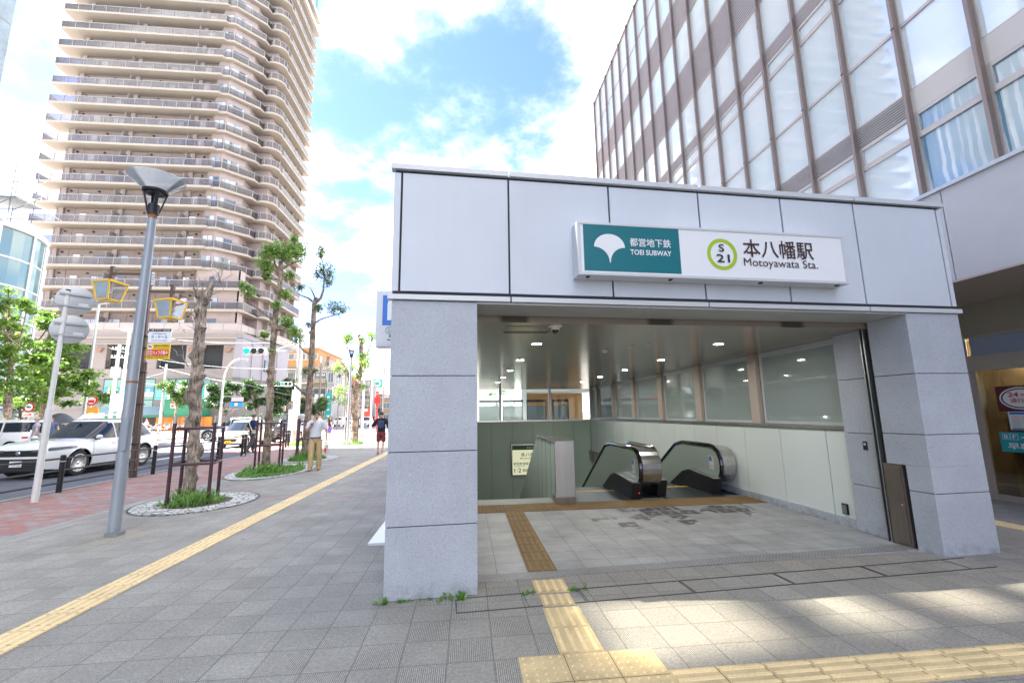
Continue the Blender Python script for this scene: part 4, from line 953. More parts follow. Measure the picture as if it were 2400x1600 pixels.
# side wall of the podium along the cross street
TLS = tiled('lilac tile', (.52, .50, .53), (.56, .54, .57))
mb = MB(); wallrun(mb, [(-31.0, 61.9), (-30.4, 62.6), (-29.6, 76.2), (-36, 76.25)], 6.9, 12.7, .3); mb.build('side_wall', SIDEW, PD)
mb = MB(); wallrun(mb, [(-31.0, 61.95), (-30.45, 62.6), (-29.65, 76.2), (-36, 76.2)], 0, 6.85, .3); mb.build('side_wall', STONE2, PD)
mb = MB(); wallrun(mb, [(-30.9, 61.8), (-30.3, 62.5), (-29.5, 76.2)], 6.75, 6.9, .2); wallrun(mb, [(-30.9, 61.8), (-30.3, 62.5), (-29.5, 76.2)], 12.2, 12.75, .2); mb.build('side_moulding', M('dark moulding', (.22, .21, .24), .6), PD)
for y in (68.6, 71.3): MB().box(-30.2, y, 8.2, -29.85+.0, y+.8, 9.9).build('side_window', TGL, PD)
mb = MB()
for y, z0, z1 in ((65, 7, 12.2), (68, 0, 12.2), (72.2, 0, 12.2)): mb.box(-30.32+.06*(y-62.6)-.02, y, z0, -30.24+.06*(y-62.6), y+.1, z1)
mb.build('downpipe', M('mauve pipe', (.35, .30, .31), .5), PD)
# big clinic board
BB = thing('shop_signboard', 'large white signboard with teal writing on the corner of the tower podium', 'sign', (-35, 60, 3.9))
bb = MB().box(-39.0, 59.9, 3.95, -32.6, 60.08, 5.75).build('board', WHT, BB, bevel=.02)
for x0, x1 in ((-39.0, -37.5), (-34.6, -33.2)):
    q = MB().box(x0, 59.88, 3.97, x1, 59.9, 5.73).build('green_field', M('mint green', (.03, .45, .34), .5), bb)
    for i in range(6): text('診療時間 月火水木金土', 'lettering', WHT, q, (x0+.15, 59.875, 5.35-i*.22), (1, 0, 0), (0, 0, 1), .12, x1-x0-.3, .0)
text('みらい', 'lettering', M('teal ink', (.02, .42, .40), .5), bb, (-37.2, 59.895, 4.55), (1, 0, 0), (0, 0, 1), .75, 2.4, .01)
text('クリニック', 'lettering', MATS['teal ink'], bb, (-37.2, 59.895, 4.15), (1, 0, 0), (0, 0, 1), .22, 1.6, .0)
# ================================================================ street furniture
_R = CAM.matrix_world.to_3x3()
def at(px_, py_, Y):
    """point at street distance Y seen at a place of the 2400 px wide frame (used to survey the site)"""
    d = _R @ Vector((px_-1200, 800-py_, -FPX)); return Vector((0, 0, HCAM))+d*(Y/d.y)
POLEG = M('grey pole paint', (.34, .38, .43), .4, .2, var=.06, vs=2., streak=.08)
RUST = M('rust', (.30, .14, .06), .8, var=.3, vs=30)
WHITEP = M('white pole paint', (.70, .72, .71), .4, var=.05, vs=2.)
BROWNP = M('brown pole paint', (.115, .075, .06), .45, .2, var=.1)
GALV = M('galvanised steel', (.50, .52, .54), .4, .6, var=.08)
CONC = M('concrete pole', (.50, .51, .50), .8, var=.08, vs=1.)
MAROON = M('maroon post', (.075, .035, .045), .42, .2, var=.15)
BOWL = glassmat('smoky lamp glass', (.88, .89, .88), .55, .05, (.80, .82, .81), 1.35, milky=True)
def street_lamp(label, x, y, grp='grey street lamps with glass bowls'):
    t = thing('street_lamp', label, 'street lamp', (x, y, 0), grp)
    p = MB().tube([(x, y, 0), (x, y, 2.0), (x, y, 4.70)], [.076, .070, .056], 20).build('pole', POLEG, t, smooth=True)
    MB().tube([(x, y, 4.70), (x, y, 4.77)], [.058, .058], 20).tube([(x, y, 2.12), (x, y, 2.15)], [.0725, .0725], 20).build('rust_band', RUST, p, smooth=True)
    MB().box(x+.01, y-.09, 1.15, x+.07, y-.06, 1.62).build('hatch', POLEG, p, bevel=.004)
    MB().box(x-.02, y-.14, 0, x+.14, y+.02, .045).build('foot_plate', M('dull steel', (.42, .43, .44), .38, .85), p)
    h = MB().tube([(x, y, 4.77), (x, y, 4.93)], .075, 20).tube([(x, y, 4.9), (x, y, 5.16)], .018, 8)
    for i in range(4):
        a = pi/4+i*pi/2; h.beam((x+.07*cos(a), y+.07*sin(a), 4.80), (x+.155*cos(a), y+.155*sin(a), 5.16), .045, .018)
    h.lathe((x, y, 5.13), [(.001, 0), (.12, -.015), (.17, .0), (.175, .03), (.12, .045), (.001, .05)], 28)
    h.build('lamp_head', M('charcoal metal', (.028, .03, .033), .45, .3), t)
    MB().lathe((x, y, 5.15), [(.15, 0), (.205, .055), (.365, .205), (.38, .215), (.372, .224), (.20, .068), (.145, .012)], 48).build('lamp_shade', BOWL, t, smooth=True)
    return t
L1 = street_lamp('tall grey street lamp with wide glass bowl in the left foreground', -4.93, 7.06)
L2 = copy_tree(L1); L2['label'] = 'smaller-looking distant grey street lamp beside the farthest planted tree'; L2.location = (-6.35, 24.9, 0)
# round road signs seen from behind
sp = thing('road_sign', 'white pole carrying two round grey sign backs one above the other', 'road sign', (-8.5, 10.0, 0))
tp = at(160, 682, 10.0)
lean = Vector((tp.x-(-8.5), 0, tp.z)); q = lambda z: (-8.5+lean.x*z/lean.z, 10.0, z)
MB().tube([q(0), q(1.82)], .058, 16).tube([q(1.80), q(1.86)], [.058, .046], 16).tube([q(1.84), q(tp.z)], .045, 16).build('pole', WHITEP, sp, smooth=True)
MB().tube([q(tp.z), q(tp.z+.03)], .047, 16).build('cap', BLK, sp)
nv = Vector((8.5, -10, 0)).normalized(); sv = Vector((nv.y, -nv.x, 0))*-1
for px_, py_ in ((176, 704), (163, 772)):
    c = at(px_, py_, 10.07)
    d = MB().lathe(c, [(.001, .012), (.30, .012), (.308, .006), (.308, -.006), (.30, -.01), (.001, -.01)], 40, ax=nv).build('sign_disc', M('grey sign back', (.47, .49, .51), .5, .3, var=.03), sp, smooth=True)
    for dz in (.12, -.13):
        b = c+Vector((0, 0, dz))+nv*.03
        MB().obox(b, sv*.25, nv*.012, Vector((0, 0, .02))).build('bracket', GALV, d)
    MB().obox(c+Vector((0, 0, -.08))+nv*.016+sv*.14, sv*.08, nv*.002, Vector((0, 0, .025))).build('sticker', M('pale sticker', (.62, .64, .65), .5), d)
# roadside guard fence, bollards
GFEN = M('black fence paint', (.022, .022, .025), .4, .3, var=.15)
gf = thing('guard_fence', 'dark three-rail guard fence along the kerb', 'fence', (-9.1, 10, 0))
for y in (2.2, 5.2, 8.2, 11.2, 14.2, 17.2):
    MB().tube([(-9.06, y, 0), (-9.06, y, .80)], .052, 12).tube([(-9.06, y, .80), (-9.06, y, .82)], [.054, .03], 12).build('post', GFEN, gf, smooth=True)
    MB().tube([(-9.06, y, .665), (-9.06, y, .69)], .0535, 12).build('reflector', GALV, gf)
for z in (.74, .48, .21): MB().tube([(-9.06, -6, z), (-9.06, 17.6, z)], .021, 8).build('rail', GFEN, gf, smooth=True)
def bollard(x, y, label):
    t = thing('bollard', label, 'bollard', (x, y, 0), 'dark bollards along the kerb')
    MB().tube([(x, y, 0), (x, y, .86)], .055, 14).lathe((x, y, .86), [(.057, 0), (.05, .02), (.001, .025)], 14).tube([(x-.14, y+.05, 0), (x-.14, y+.05, .84)], .05, 14).lathe((x-.14, y+.05, .84), [(.052, 0), (.045, .02), (.001, .025)], 14).build('post', GFEN, t, smooth=True)
    MB().tube([(x, y, .73), (x, y, .755)], .058, 14).tube([(x-.14, y+.05, .71), (x-.14, y+.05, .735)], .053, 14).build('reflector', GALV, t)
    MB().lathe((x+.0, y-.07, .06), [(.05, 0), (.05, .03), (.001, .03)], 12, ax=(0, -1, 0)).build('base_wheel', GALV, t)
for (x, y, l) in ((-9.12, 17.9, 'dark double bollard nearest the guard fence end'), (-9.12, 19.7, 'dark double bollard in front of the pale kei car'), (-9.2, 24.4, 'dark double bollard left of the second planted tree'), (-9.2, 27.6, 'dark double bollard before the black van')): bollard(x, y, l)
# brown shopping-street lamp with two yellow lanterns and two boards
bl = thing('lantern_post', 'brown steel post with two yellow-framed lanterns on short arms', 'street lamp', (-9.2, 13.6, 0))
top = at(354, 634, 13.6); base = Vector((-9.2, 13.6, 0)); bx = lambda z: base+(top-base)*(z/top.z)
MB().beam(bx(0), bx(3.95), .115, .10).build('pole', BROWNP, bl); MB().beam(bx(3.9), bx(top.z), .08, .075).build('upper_pole', BROWNP, bl)
MB().beam(bx(0)+Vector((.10, 0, 0)), bx(3.2)+Vector((.10, 0, 0)), .04, .04).build('conduit', BROWNP, bl)
mb = MB()
for z in (.9, 2.0, 2.9, 3.6, 3.95): mb.obox(bx(z), (.10, 0, 0), (0, .09, 0), (0, 0, .02))
mb.build('band', M('charcoal metal', (.028, .03, .033), .45, .3), bl)
LANG = glassmat('lantern glass', (.8, .84, .86), .86, .05, (.55, .58, .6), 1.45)
YFR = M('yellow enamel', (.86, .52, .02), .4)
def lantern(cx_, top_, bot_, arm_z, side):
    zt_ = top_
    arm = MB().beam(bx(arm_z), (cx_, 13.6, arm_z), .05, .06)
    if side > 0: arm.beam((cx_, 13.6, arm_z), (cx_+.35, 13.6, arm_z), .05, .06)
    a_ = arm.build('arm', BROWNP, bl)
    MB().beam((cx_, 13.6, arm_z+.22), (cx_, 13.6, zt_), .09, .09).build('hanger', BROWNP, a_)
    A, B = .33, .23; g = []
    cs = lambda r, z: [(cx_+r*cos(pi/2*i+.55), 13.6+r*sin(pi/2*i+.55), z) for i in range(4)]
    T, Bt = cs(A*1.18, zt_), cs(B*1.18, bot_)
    f = MB()
    for i in range(4):
        f.beam(T[i], T[(i+1) % 4], .05, .05).beam(Bt[i], Bt[(i+1) % 4], .035, .035).beam(T[i], Bt[i], .04, .04)
    l_ = f.build('lantern_frame', YFR, bl)
    p_ = MB()
    for i in range(4): p_.quad(T[i], T[(i+1) % 4], Bt[(i+1) % 4], Bt[i])
    p_.build('lantern_glass', LANG, l_, fix=False)
    MB().add([(v[0], v[1], v[2]+.02) for v in T]+[(cx_, 13.6, zt_+.14)], [(0, 1, 4), (1, 2, 4), (2, 3, 4), (3, 0, 4)]).build('lantern_roof', YFR, l_)
    MB().tube([(cx_, 13.6, zt_), (cx_, 13.6, zt_-.30)], [.09, .05], 12).build('lamp_bulb', WHITEP, l_)
c1 = at(257, 685, 13.6); lantern(c1.x, at(257, 664, 13.6).z, at(257, 704, 13.6).z, at(300, 642, 13.6).z, -1)
c2 = at(400, 725, 13.6); lantern(c2.x, at(400, 707, 13.6).z, at(400, 746, 13.6).z, at(375, 684, 13.6).z, 1)
mb = MB()
for k in range(5): mb.ball(bx(5.5+k*.08)+Vector((.10, -.05, 0)), .05, 8, 5)
mb.build('speaker_cluster', GALV, bl)
def board(label, x0, x1, y0, y1, mat):
    a_, b_ = at(x0, y1, 13.5), at(x1, y0, 13.5); t = thing('notice_board', label, 'sign', (a_.x, 13.5, a_.z))
    f = MB().box(a_.x, 13.48, a_.z, b_.x, 13.52, b_.z).build('board', mat, t)
    MB().box(-9.2+.0, 13.53, a_.z+.06, b_.x-.1, 13.56, a_.z+.1).box(-9.2, 13.53, b_.z-.1, b_.x-.1, 13.56, b_.z-.06).build('bracket', BROWNP, t)
    return f, a_.x, b_.x, a_.z, b_.z, t
f, x0, x1, z0, z1, t = board('white cafe board with blue lettering on the brown lantern post', 347, 403, 771, 802, WHT)
w, h = x1-x0, z1-z0
MB().box(x0, 13.475, z1-.20*h, x1, 13.48, z1).build('header', INK, f); X1 = (1, 0, 0); Z1 = (0, 0, 1)
text('八幡フラワー商店会', 'lettering', WHT, f, (x0+.04*w, 13.474, z1-.17*h), X1, Z1, .13*h, .92*w, .01)
BLI = M('blue ink', (.02, .10, .42), .5)
text('COFFEE&Foods', 'lettering', BLI, f, (x0+.5*w, 13.478, z0+.60*h), X1, Z1, .09*h, .6*w, .01, 'C'); text('ラ・テール', 'lettering', BLI, f, (x0+.5*w, 13.478, z0+.28*h), X1, Z1, .22*h, .74*w, .02, 'C')
text('TEL047-324-0060', 'lettering', BLI, f, (x0+.5*w, 13.478, z0+.08*h), X1, Z1, .09*h, .7*w, .0, 'C')
SIGY = M('sign yellow', (.80, .58, .01), .5); SIGR = M('sign red', (.70, .03, .02), .5)
f, x0, x1, z0, z1, t = board('yellow and red security camera warning board under the cafe board', 342, 400, 806, 842, SIGY)
w, h = x1-x0, z1-z0
rb = MB().box(x0+.03*w, 13.475, z0+.22*h, x1-.03*w, 13.48, z0+.62*h).build('red_field', SIGR, f)
text('防犯カメラ作動中', 'lettering', WHT, rb, (x0+.5*w, 13.473, z0+.27*h), X1, Z1, .30*h, .88*w, .012, 'C')
text('盗難多発!!24時間監視中', 'lettering', INK, f, (x0+.97*w, 13.478, z0+.82*h), X1, Z1, .12*h, .66*w, .01, 'R'); text('24H SecuritySystem', 'lettering', SIGR, f, (x0+.97*w, 13.478, z0+.66*h), X1, Z1, .11*h, .68*w, .01, 'R')
text('不審者を発見した場合は警察に通報します', 'lettering', INK, f, (x0+.5*w, 13.478, z0+.07*h), X1, Z1, .10*h, .92*w, .005, 'C')
MB().lathe((x0+.15*w, 13.478, z0+.81*h), [(.001, 0), (.12*w, 0)], 24, ax=(0, -1, 0)).build('white_disc', WHT, f, fix=False)
MB().obox((x0+.14*w, 13.472, z0+.83*h), (.07*w, 0, -.03*h), (0, .002, 0), (.01*w, 0, .05*h)).build('camera_pictogram', M('grey lid', (.2, .21, .21), .5), f)

# ---------------------------------------------------------------- utility poles, signals and wires
def pole(name, label, cat, px_, yb, yt, Y, r, mat, grp=None, xt=None):
    b = at(px_, yb, Y); b.z = -.0; t_ = at(xt if xt else px_, yt, Y)
    t = thing(name, label, cat, (b.x, b.y, 0), grp)
    MB().tube([(b.x, Y, -.02), (b.x, Y, t_.z)], [r, r*.72], 12).build('pole', mat, t, smooth=True)
    return t, b.x, t_.z
def arms(t, x, Y, z, w=.9):
    MB().box(x-w, Y-.05, z, x+w, Y+.05, z+.1).build('crossarm', GALV, t)
    mb = MB()
    for k in (-.9, -.5, .5, .9): mb.tube([(x+k*w, Y, z+.1), (x+k*w, Y, z+.32)], .05, 8)
    mb.build('insulators', WHITEP, t)
ug = 'concrete utility poles across the road'
t, x, z = pole('utility_pole', 'grey utility pole with transformer boxes behind the white car', 'utility pole', 256, 1000, 808, 50, .20, CONC, ug)
for zz in (z-.5, z-1.4): arms(t, x, 50, zz, .7)
MB().box(x-.2, 49.5, z-3.4, x+.45, 49.9, z-2.4).build('meter_box', WHITEP, t); MB().box(x+.2, 49.4, 2.4, x+1.4, 49.9, 4.0).build('cabinet', WHITEP, t, bevel=.05)
t, x, z = pole('utility_pole', 'smooth grey utility pole just left of the street lamp pole', 'utility pole', 276, 1000, 766, 48, .17, CONC, ug)
arms(t, x, 48, z-.4, .5)
t, x, z = pole('signal_pole', 'slim pale pole with pedestrian signal and side arms', 'traffic signal', 373, 1010, 853, 57, .15, CONC)
MB().beam((x, 57, z-2.6), (x-3.8, 57, z-2.1), .1, .1).beam((x, 57, z-1), (x-3.8, 57, z-2.1), .06, .06).beam((x, 57, 4.6), (x+2.6, 57, 4.6), .09, .09).build('arm', GALV, t)
def ped(t, c, red=True):
    b = MB().cbox(c, (.42, .25, .85)).build('signal_box', WHITEP, t, bevel=.04)
    MB().cbox((c[0], c[1]-.13, c[2]+.2), (.28, .02, .28)).build('red_lens', M('red lens', (.75, .04, .03), .4, emit=.08), b); MB().cbox((c[0], c[1]-.13, c[2]-.2), (.28, .02, .28)).build('lower_lens', M('red lens', (.75, .04, .03), .4, emit=.08), b)
ped(t, (x+1.35, 56.8, 3.2))
def flatlamp(label, px_, yb, yt, Y, hx, name='led_lamp'):
    t, x, z = pole('street_lamp', label, 'street lamp', px_, yb, yt, Y, .10, GALV)
    MB().beam((x, Y, z), (x+hx, Y, z+.12), .14, .06).build('lamp_head', GALV, t, bevel=.01); return t
flatlamp('slender street lamp with flat arm left of the utility poles', 192, 1000, 712, 32, .75)
# large signal mast at the junction
b = at(690, 1034, 28.5); X0 = b.x
t = thing('signal_mast', 'stout grey mast with control cabinets carrying the junction traffic signals', 'traffic signal', (X0, 28.5, 0))
zt_ = at(704, 770, 28.5).z
MB().tube([(X0, 28.5, -.02), (X0, 28.5, zt_)], [.21, .15], 16).build('pole', CONC, t, smooth=True)
MB().box(X0-.30, 28.1, .75, X0+.22, 28.32, 2.0).box(X0-.2, 28.12, 2.5, X0+.15, 28.32, 3.2).build('control_cabinet', WHITEP, t, bevel=.02)
za = at(700, 821, 28.5).z; xs = at(600, 823, 28.5).x
MB().tube([(X0, 28.5, za), (xs-.2, 28.5, za-.05)], .055, 8).tube([(X0, 28.5, za+.55), (X0-1.6, 28.5, za)], .03, 8).build('arm', GALV, t)
TGRN = M('green signal lens', (.0, .62, .45), .4, emit=.12); OFFL = M('dark signal lens', (.05, .055, .06), .4)
def signal(t, c, w=1.3):
    bo = MB().box(c.x-w/2, c.y-.1, c.z-w*.16, c.x+w/2, c.y+.1, c.z+w*.16).build('signal_head', M('signal housing', (.55, .58, .60), .5), t, bevel=.05)
    for k, m_ in ((-1, TGRN), (0, OFFL), (1, OFFL)):
        MB().lathe((c.x+k*w*.31, c.y-.10, c.z), [(w*.135, 0), (w*.12, .02), (.001, .025)], 20, ax=(0, -1, 0)).build('green_lens' if k < 0 else 'lens', m_, bo, smooth=True)
        MB().lathe((c.x+k*w*.31, c.y-.10, c.z), [(w*.145, 0), (w*.145, .12)], 16, ax=(0, -1, 0)).build('visor', MATS['signal housing'], bo, fix=False)
c = at(598, 823, 28.3); signal(t, c, 1.35)
t, x, z = pole('signal_pole', 'distant signal pole on the far side of the crossing with a green light', 'traffic signal', 716, 1015, 880, 50, .13, GALV)
c = at(672, 899, 50); MB().tube([(x, 50, c.z+.05), (c.x, 50, c.z)], .05, 8).build('arm', GALV, t); signal(t, c, 1.25)
# curved-neck road lamps
def neck(label, px_, yb, yt, Y, dx, r=.09, grp='curved neck road lamps', mat=None):
    b = at(px_, yb, Y); zt_ = at(px_, yt, Y).z; x = b.x
    t = thing('road_lamp', label, 'street lamp', (x, Y, 0), grp)
    pts = [(x, Y, -.02), (x, Y, zt_-1.6)]+[(x+dx*(1-cos(pi/2*i/8)), Y, zt_-1.6+1.6*sin(pi/2*i/8)) for i in range(1, 9)]
    MB().tube(pts, [r]+[r*.7]*(len(pts)-1), 10).build('pole', mat or GALV, t, smooth=True)
    MB().beam(pts[-1], (pts[-1][0]+.55*(1 if dx > 0 else -1), Y, zt_-.03), .22, .13).build('lamp_head', mat or GALV, t, bevel=.03); return t, x
t, x = neck('road lamp with short curved neck and two small route signs', 514, 1000, 842, 34, 1.0)
MB().box(x+.2, 33.9, 3.05, x+1.35, 33.95, 3.12).box(x+.2, 33.9, 2.15, x+1.2, 33.95, 2.2).build('sign_arm', GALV, t)
MB().box(x+.75, 33.8, 2.72, x+1.55, 33.86, 3.02).build('route_sign', M('pink white sign', (.7, .55, .58), .5), t)
q_ = MB().box(x+.65, 33.8, 2.35, x+1.55, 33.86, 2.65).build('route_sign', M('sky blue banner', (.03, .30, .70), .5), t)
MB().box(x+1.0, 33.78, 2.40, x+1.2, 33.80, 2.6).build('route_mark', WHT, q_)
neck('far road lamp with curved neck behind the distant grey lamp', 868, 1012, 852, 46, -1.1)
neck('tall road lamp with orange-tinted neck above the farthest planted tree', 848, 1030, 793, 38, -1.2, .1)
for i, (px_, yb, yt, Y) in enumerate(((897, 985, 855, 90), (805, 990, 860, 85), (865, 985, 880, 120), (745, 995, 850, 70))):
    t, x, z = pole('utility_pole', ('%s utility pole down the side street' % ('cross-armed dark', 'thin dark', 'farthest', 'slim brown')[i]), 'utility pole', px_, yb, yt, Y, .17, M('brown grey pole', (.22, .19, .17), .7), 'utility poles down the street')
    arms(t, x, Y, z-1.0, .8); arms(t, x, Y, z-2.0, .6)
# red pole and post cone in the distance
b = at(882, 1012, 44); t = thing('red_pole', 'thin red pole standing at the far pavement edge', 'pole', (b.x, 44, 0))
MB().tube([(b.x, 44, 0), (b.x, 44, at(884, 945, 44).z)], .05, 8).build('shaft', SIGR, t); MB().box(b.x-.3, 43.95, at(884, 945, 44).z, b.x+.3, 44, at(884, 930, 44).z).build('plate', SIGR, t)
b = at(848, 1027, 33); t = thing('lane_post', 'orange reflective lane post near the farthest planted tree', 'bollard', (b.x, 33, 0))
MB().tube([(b.x, 33, 0), (b.x, 33, .8)], .05, 12).build('post', M('orange plastic', (.80, .16, .03), .5), t); MB().tube([(b.x, 33, .35), (b.x, 33, .45)], .053, 12).tube([(b.x, 33, .6), (b.x, 33, .7)], .053, 12).build('stripe', WHT, t)
# no-turn sign and bus stop sign by the left trees
def smallsign(label, px_, yb, yt, Y, r, col, face):
    b = at(px_, yb, Y); z = at(px_, yt, Y).z; t = thing('traffic_sign', label, 'road sign', (b.x, Y, 0))
    MB().tube([(b.x, Y, -.02), (b.x, Y, z+r)], .04, 10).build('pole', WHITEP, t)
    d = MB().lathe((b.x, Y-.05, z), [(.001, 0), (r, 0), (r, .02)], 28, ax=(0, -1, 0)).build('disc', col, t, fix=False); d.data.flip_normals()
    d2 = MB().lathe((b.x, Y-.075, z), [(.001, 0), (r*.72, 0)], 28, ax=(0, -1, 0)).build('disc_face', face, d, fix=False)
    return t, b.x, z, d2
t, x, z, d = smallsign('round red-rimmed truck sign with red arrow plate on a white pole', 60, 1020, 954, 30, .30, SIGR, WHT)
MB().box(x-.12, 29.915, z-.05, x+.02, 29.92, z+.07).box(x+.03, 29.915, z-.05, x+.12, 29.92, z+.03).build('truck_pictogram', BLI, d)
pl = MB().box(x-.32, 29.93, z-.57, x+.32, 29.96, z-.33).build('arrow_plate', WHT, t)
MB().prism([(-.24, -.025), (.1, -.025), (.1, -.07), (.24, 0), (.1, .07), (.1, .025), (-.24, .025)], lambda u, v, w: (x+u, 29.93-w, z-.45+v), .0, .006).build('arrow', SIGR, pl)
t, x, z, d = smallsign('round red and white bus stop sign on a thin red post', 205, 1020, 938, 38, .42, SIGR, WHT)
MB().box(x-.22, 37.9, z-.18, x+.22, 37.915, z+.02).build('red_roundel', SIGR, d); MB().box(x-.55, 37.94, z-1.15, x+.55, 37.98, z-.55).build('orange_plate', M('orange plate', (.80, .38, .05), .5), t)
# overhead wires
WIRE = M('wire', (.16, .17, .18), .5)
def wire(label, p, q_, sag, r=.018):
    pts = []
    for i in range(25):
        f_ = i/24; v = Vector(p)*(1-f_)+Vector(q_)*f_; v.z -= sag*4*f_*(1-f_); pts.append(v)
    tag(MB().tube(pts, r, 5).build('overhead_wire', WIRE), label, 'wire', 'overhead wires')
for i, (a_, b_) in enumerate((((705, 782, 28.5), (960, 838, 60)), ((705, 772, 28.5), (960, 815, 60)), ((703, 800, 28.5), (960, 850, 62)))):
    wire('%s wire running right from the signal mast' % ('middle', 'upper', 'lowest')[i], at(*a_), at(*b_), .5)
for i, (a_, b_) in enumerate((((276, 770, 48), (705, 800, 28.5)), ((256, 815, 50), (705, 865, 28.5)), ((373, 858, 57), (690, 905, 50)), ((0, 722, 34), (276, 775, 48)), ((0, 765, 34), (256, 815, 50)), ((276, 790, 48), (700, 930, 50)))):
    wire(('uppermost wire from the smooth utility pole to the signal mast', 'wire from the transformer pole to the signal mast', 'wire from the slim pale pole towards the far signal', 'upper wire over the left trees', 'lower wire over the left trees', 'long low wire crossing before the tower podium')[i], at(*a_), at(*b_), .6)
# ---------------------------------------------------------------- buildings down the street and at the left edge
def wall_windows(par, X0, X1, Y, zs, n, w, h, m_, balc=None, wallm=None):
    for z in zs:
        if balc: MB().box(X0+.1, Y-.9, z-.55, X1-.1, Y, z+.35).build('balcony', balc, par)
        for i in range(n):
            c = X0+(X1-X0)*(i+.5)/n
            f_ = MB().box(c-w/2-.08, Y-.06, z-.08, c+w/2+.08, Y, z+h+.08).build('window', WHITEP, par)
            MB().box(c-w/2, Y-.08, z, c-.03, Y-.05, z+h).box(c+.03, Y-.08, z, c+w/2, Y-.05, z+h).build('pane', m_, f_)
FGL = M('far window glass', (.13, .17, .20), .1, spec=.9)
def house(name, label, x0, x1, yt, Y, depth, mat, rows_, n, w, h, roofm=None, balc=None, step=3.0):
    a_, b_ = at(x0, 960, Y), at(x1, 960, Y); z = at((x0+x1)/2, yt, Y).z
    t = thing(name, label, 'building', ((a_.x+b_.x)/2, Y+depth/2, 0))
    MB().box(a_.x, Y, -.3, b_.x, Y+depth, z).build('wall', mat, t)
    MB().box(a_.x-.15, Y-.15, z, b_.x+.15, Y+depth+.15, z+.35).build('roof', roofm or mat, t)
    wall_windows(t, a_.x, b_.x, Y, [z-2.4-step*k for k in range(rows_)], n, w, h, FGL, balc)
    MB().box(b_.x-.02, Y+1.5, z-3.4, b_.x+.05, Y+3.0, z-1.4).box(b_.x-.02, Y+5, z-3.4, b_.x+.05, Y+6.5, z-1.4).build('side_window', FGL, t)
    return t, a_.x, b_.x, z
CREAMW = M('cream render', (.30, .27, .22), .8, var=.06, vs=.4); ORANGEW = M('orange render', (.34, .185, .075), .8, var=.06, vs=.4); REDW = M('red brick house', (.20, .065, .05), .8, var=.1); WHITEW = M('far white render', (.30, .30, .31), .8, var=.06, vs=.4)
t, a_, b_, z = house('orange_apartment_house', 'stepped orange apartment house behind the cream one', 655, 738, 818, 105, 20, ORANGEW, 2, 3, 2.2, 1.3)
t, a_, b_, z = house('peach_apartment_house', 'peach apartment house with balconies right of the orange one', 735, 766, 838, 112, 14, M('peach render', (.32, .23, .18), .8), 3, 2, 1.6, 1.4)
t, a_, b_, z = house('cream_apartment_house', 'cream apartment house with name lettering above the trees', 668, 762, 862, 88, 16, CREAMW, 3, 3, 2.2, 1.5, balc=CREAMW)
text('ファミリエ', 'lettering', INK, t, ((a_+b_)/2+1.2, 87.02, z-4.85), (1, 0, 0), (0, 0, 1), .55, 3.4, .01)
house('pale_corner_house', 'pale grey house with two stacked windows beside the cream block', 763, 780, 866, 86, 12, WHITEW, 3, 1, .9, 1.8)
house('red_house', 'red brick house down the street', 780, 801, 876, 96, 14, REDW, 3, 1, 1.2, 1.5, balc=REDW)
house('pink_house', 'low salmon coloured house front behind the bare trees', 778, 800, 925, 94, 10, M('salmon front', (.28, .15, .12), .8), 2, 1, 1.2, 1.4)
house('white_apartment_block', 'far white apartment block behind the distant lamp', 838, 866, 893, 130, 20, WHITEW, 5, 3, 1.2, 1.3, balc=WHITEW)
house('grey_apartment_block', 'hazy grey apartment block farthest down the street', 803, 838, 905, 150, 20, M('grey far block', (.26, .27, .29), .8), 4, 3, 1.4, 1.3)
house('billboard_building', 'flat building carrying a rooftop billboard', 868, 898, 925, 140, 20, WHITEW, 3, 3, 1.5, 1.4)
house('tan_house', 'tan low house at the end of the street', 898, 925, 935, 120, 20, M('tan render', (.28, .22, .16), .8), 2, 2, 1.5, 1.4)
b = at(883, 906, 138); t = thing('rooftop_billboard', 'rooftop billboard with teal ring emblem on white', 'sign', (b.x, 138, at(883, 925, 138).z))
q_ = MB().box(b.x-3.0, 137.8, b.z-2.2, b.x+2.6, 138.1, b.z+2.6).build('panel', WHT, t)
MB().box(b.x-1.2, 137.75, b.z-.2, b.x+1.7, 137.8, b.z+2.2).build('teal_square', M('mint green', (.03, .45, .34), .5), q_)
vs = [(b.x+.25+r*cos(2*pi*i/28), 137.7, b.z+1.0+r*sin(2*pi*i/28)) for r in (1.0, .55) for i in range(28)]
MB().add(vs, [(i, (i+1) % 28, 28+(i+1) % 28, 28+i) for i in range(28)]).build('ring_emblem', WHT, q_, fix=False)
MB().box(b.x-2.7, 137.7, b.z-1.9, b.x-.2, 137.8, b.z-.9).build('red_patch', M('salmon print', (.6, .15, .12), .5), q_)
for i, (px_, py_, Y, w_, h_, c, lb) in enumerate(((769, 951, 78, .9, 4.4, (.02, .40, .36), 'tall teal banner sign by the cream house'), (884, 938, 92, .5, 3.6, (.50, .05, .04), 'tall red vertical sign far down the street'), (857, 966, 70, 1.3, 1.3, (.75, .10, .05), 'square red sign with white mark'), (746, 947, 74, 1.3, 3.2, (.7, .7, .7), 'white banner on the slim brown pole'))):
    b = at(px_, py_, Y); t = thing('street_sign', lb, 'sign', (b.x, Y, 0))
    q_ = MB().box(b.x-w_/2, Y, b.z-h_/2, b.x+w_/2, Y+.1, b.z+h_/2).build('panel', M('street sign %d' % i, c, .5), t)
    MB().tube([(b.x-w_/2-.06, Y+.05, 0), (b.x-w_/2-.06, Y+.05, b.z+h_/2)], .06, 8).build('post', GALV, t)
    mk = MB()
    for k in range(4 if h_ > 2 else 1): mk.box(b.x-w_*.22, Y-.02, b.z+h_*(.36-.24*k)-.25*w_, b.x+w_*.22, Y, b.z+h_*(.36-.24*k)+.05)
    if c[0] != .7: mk.build('sign_marks', WHT, q_)
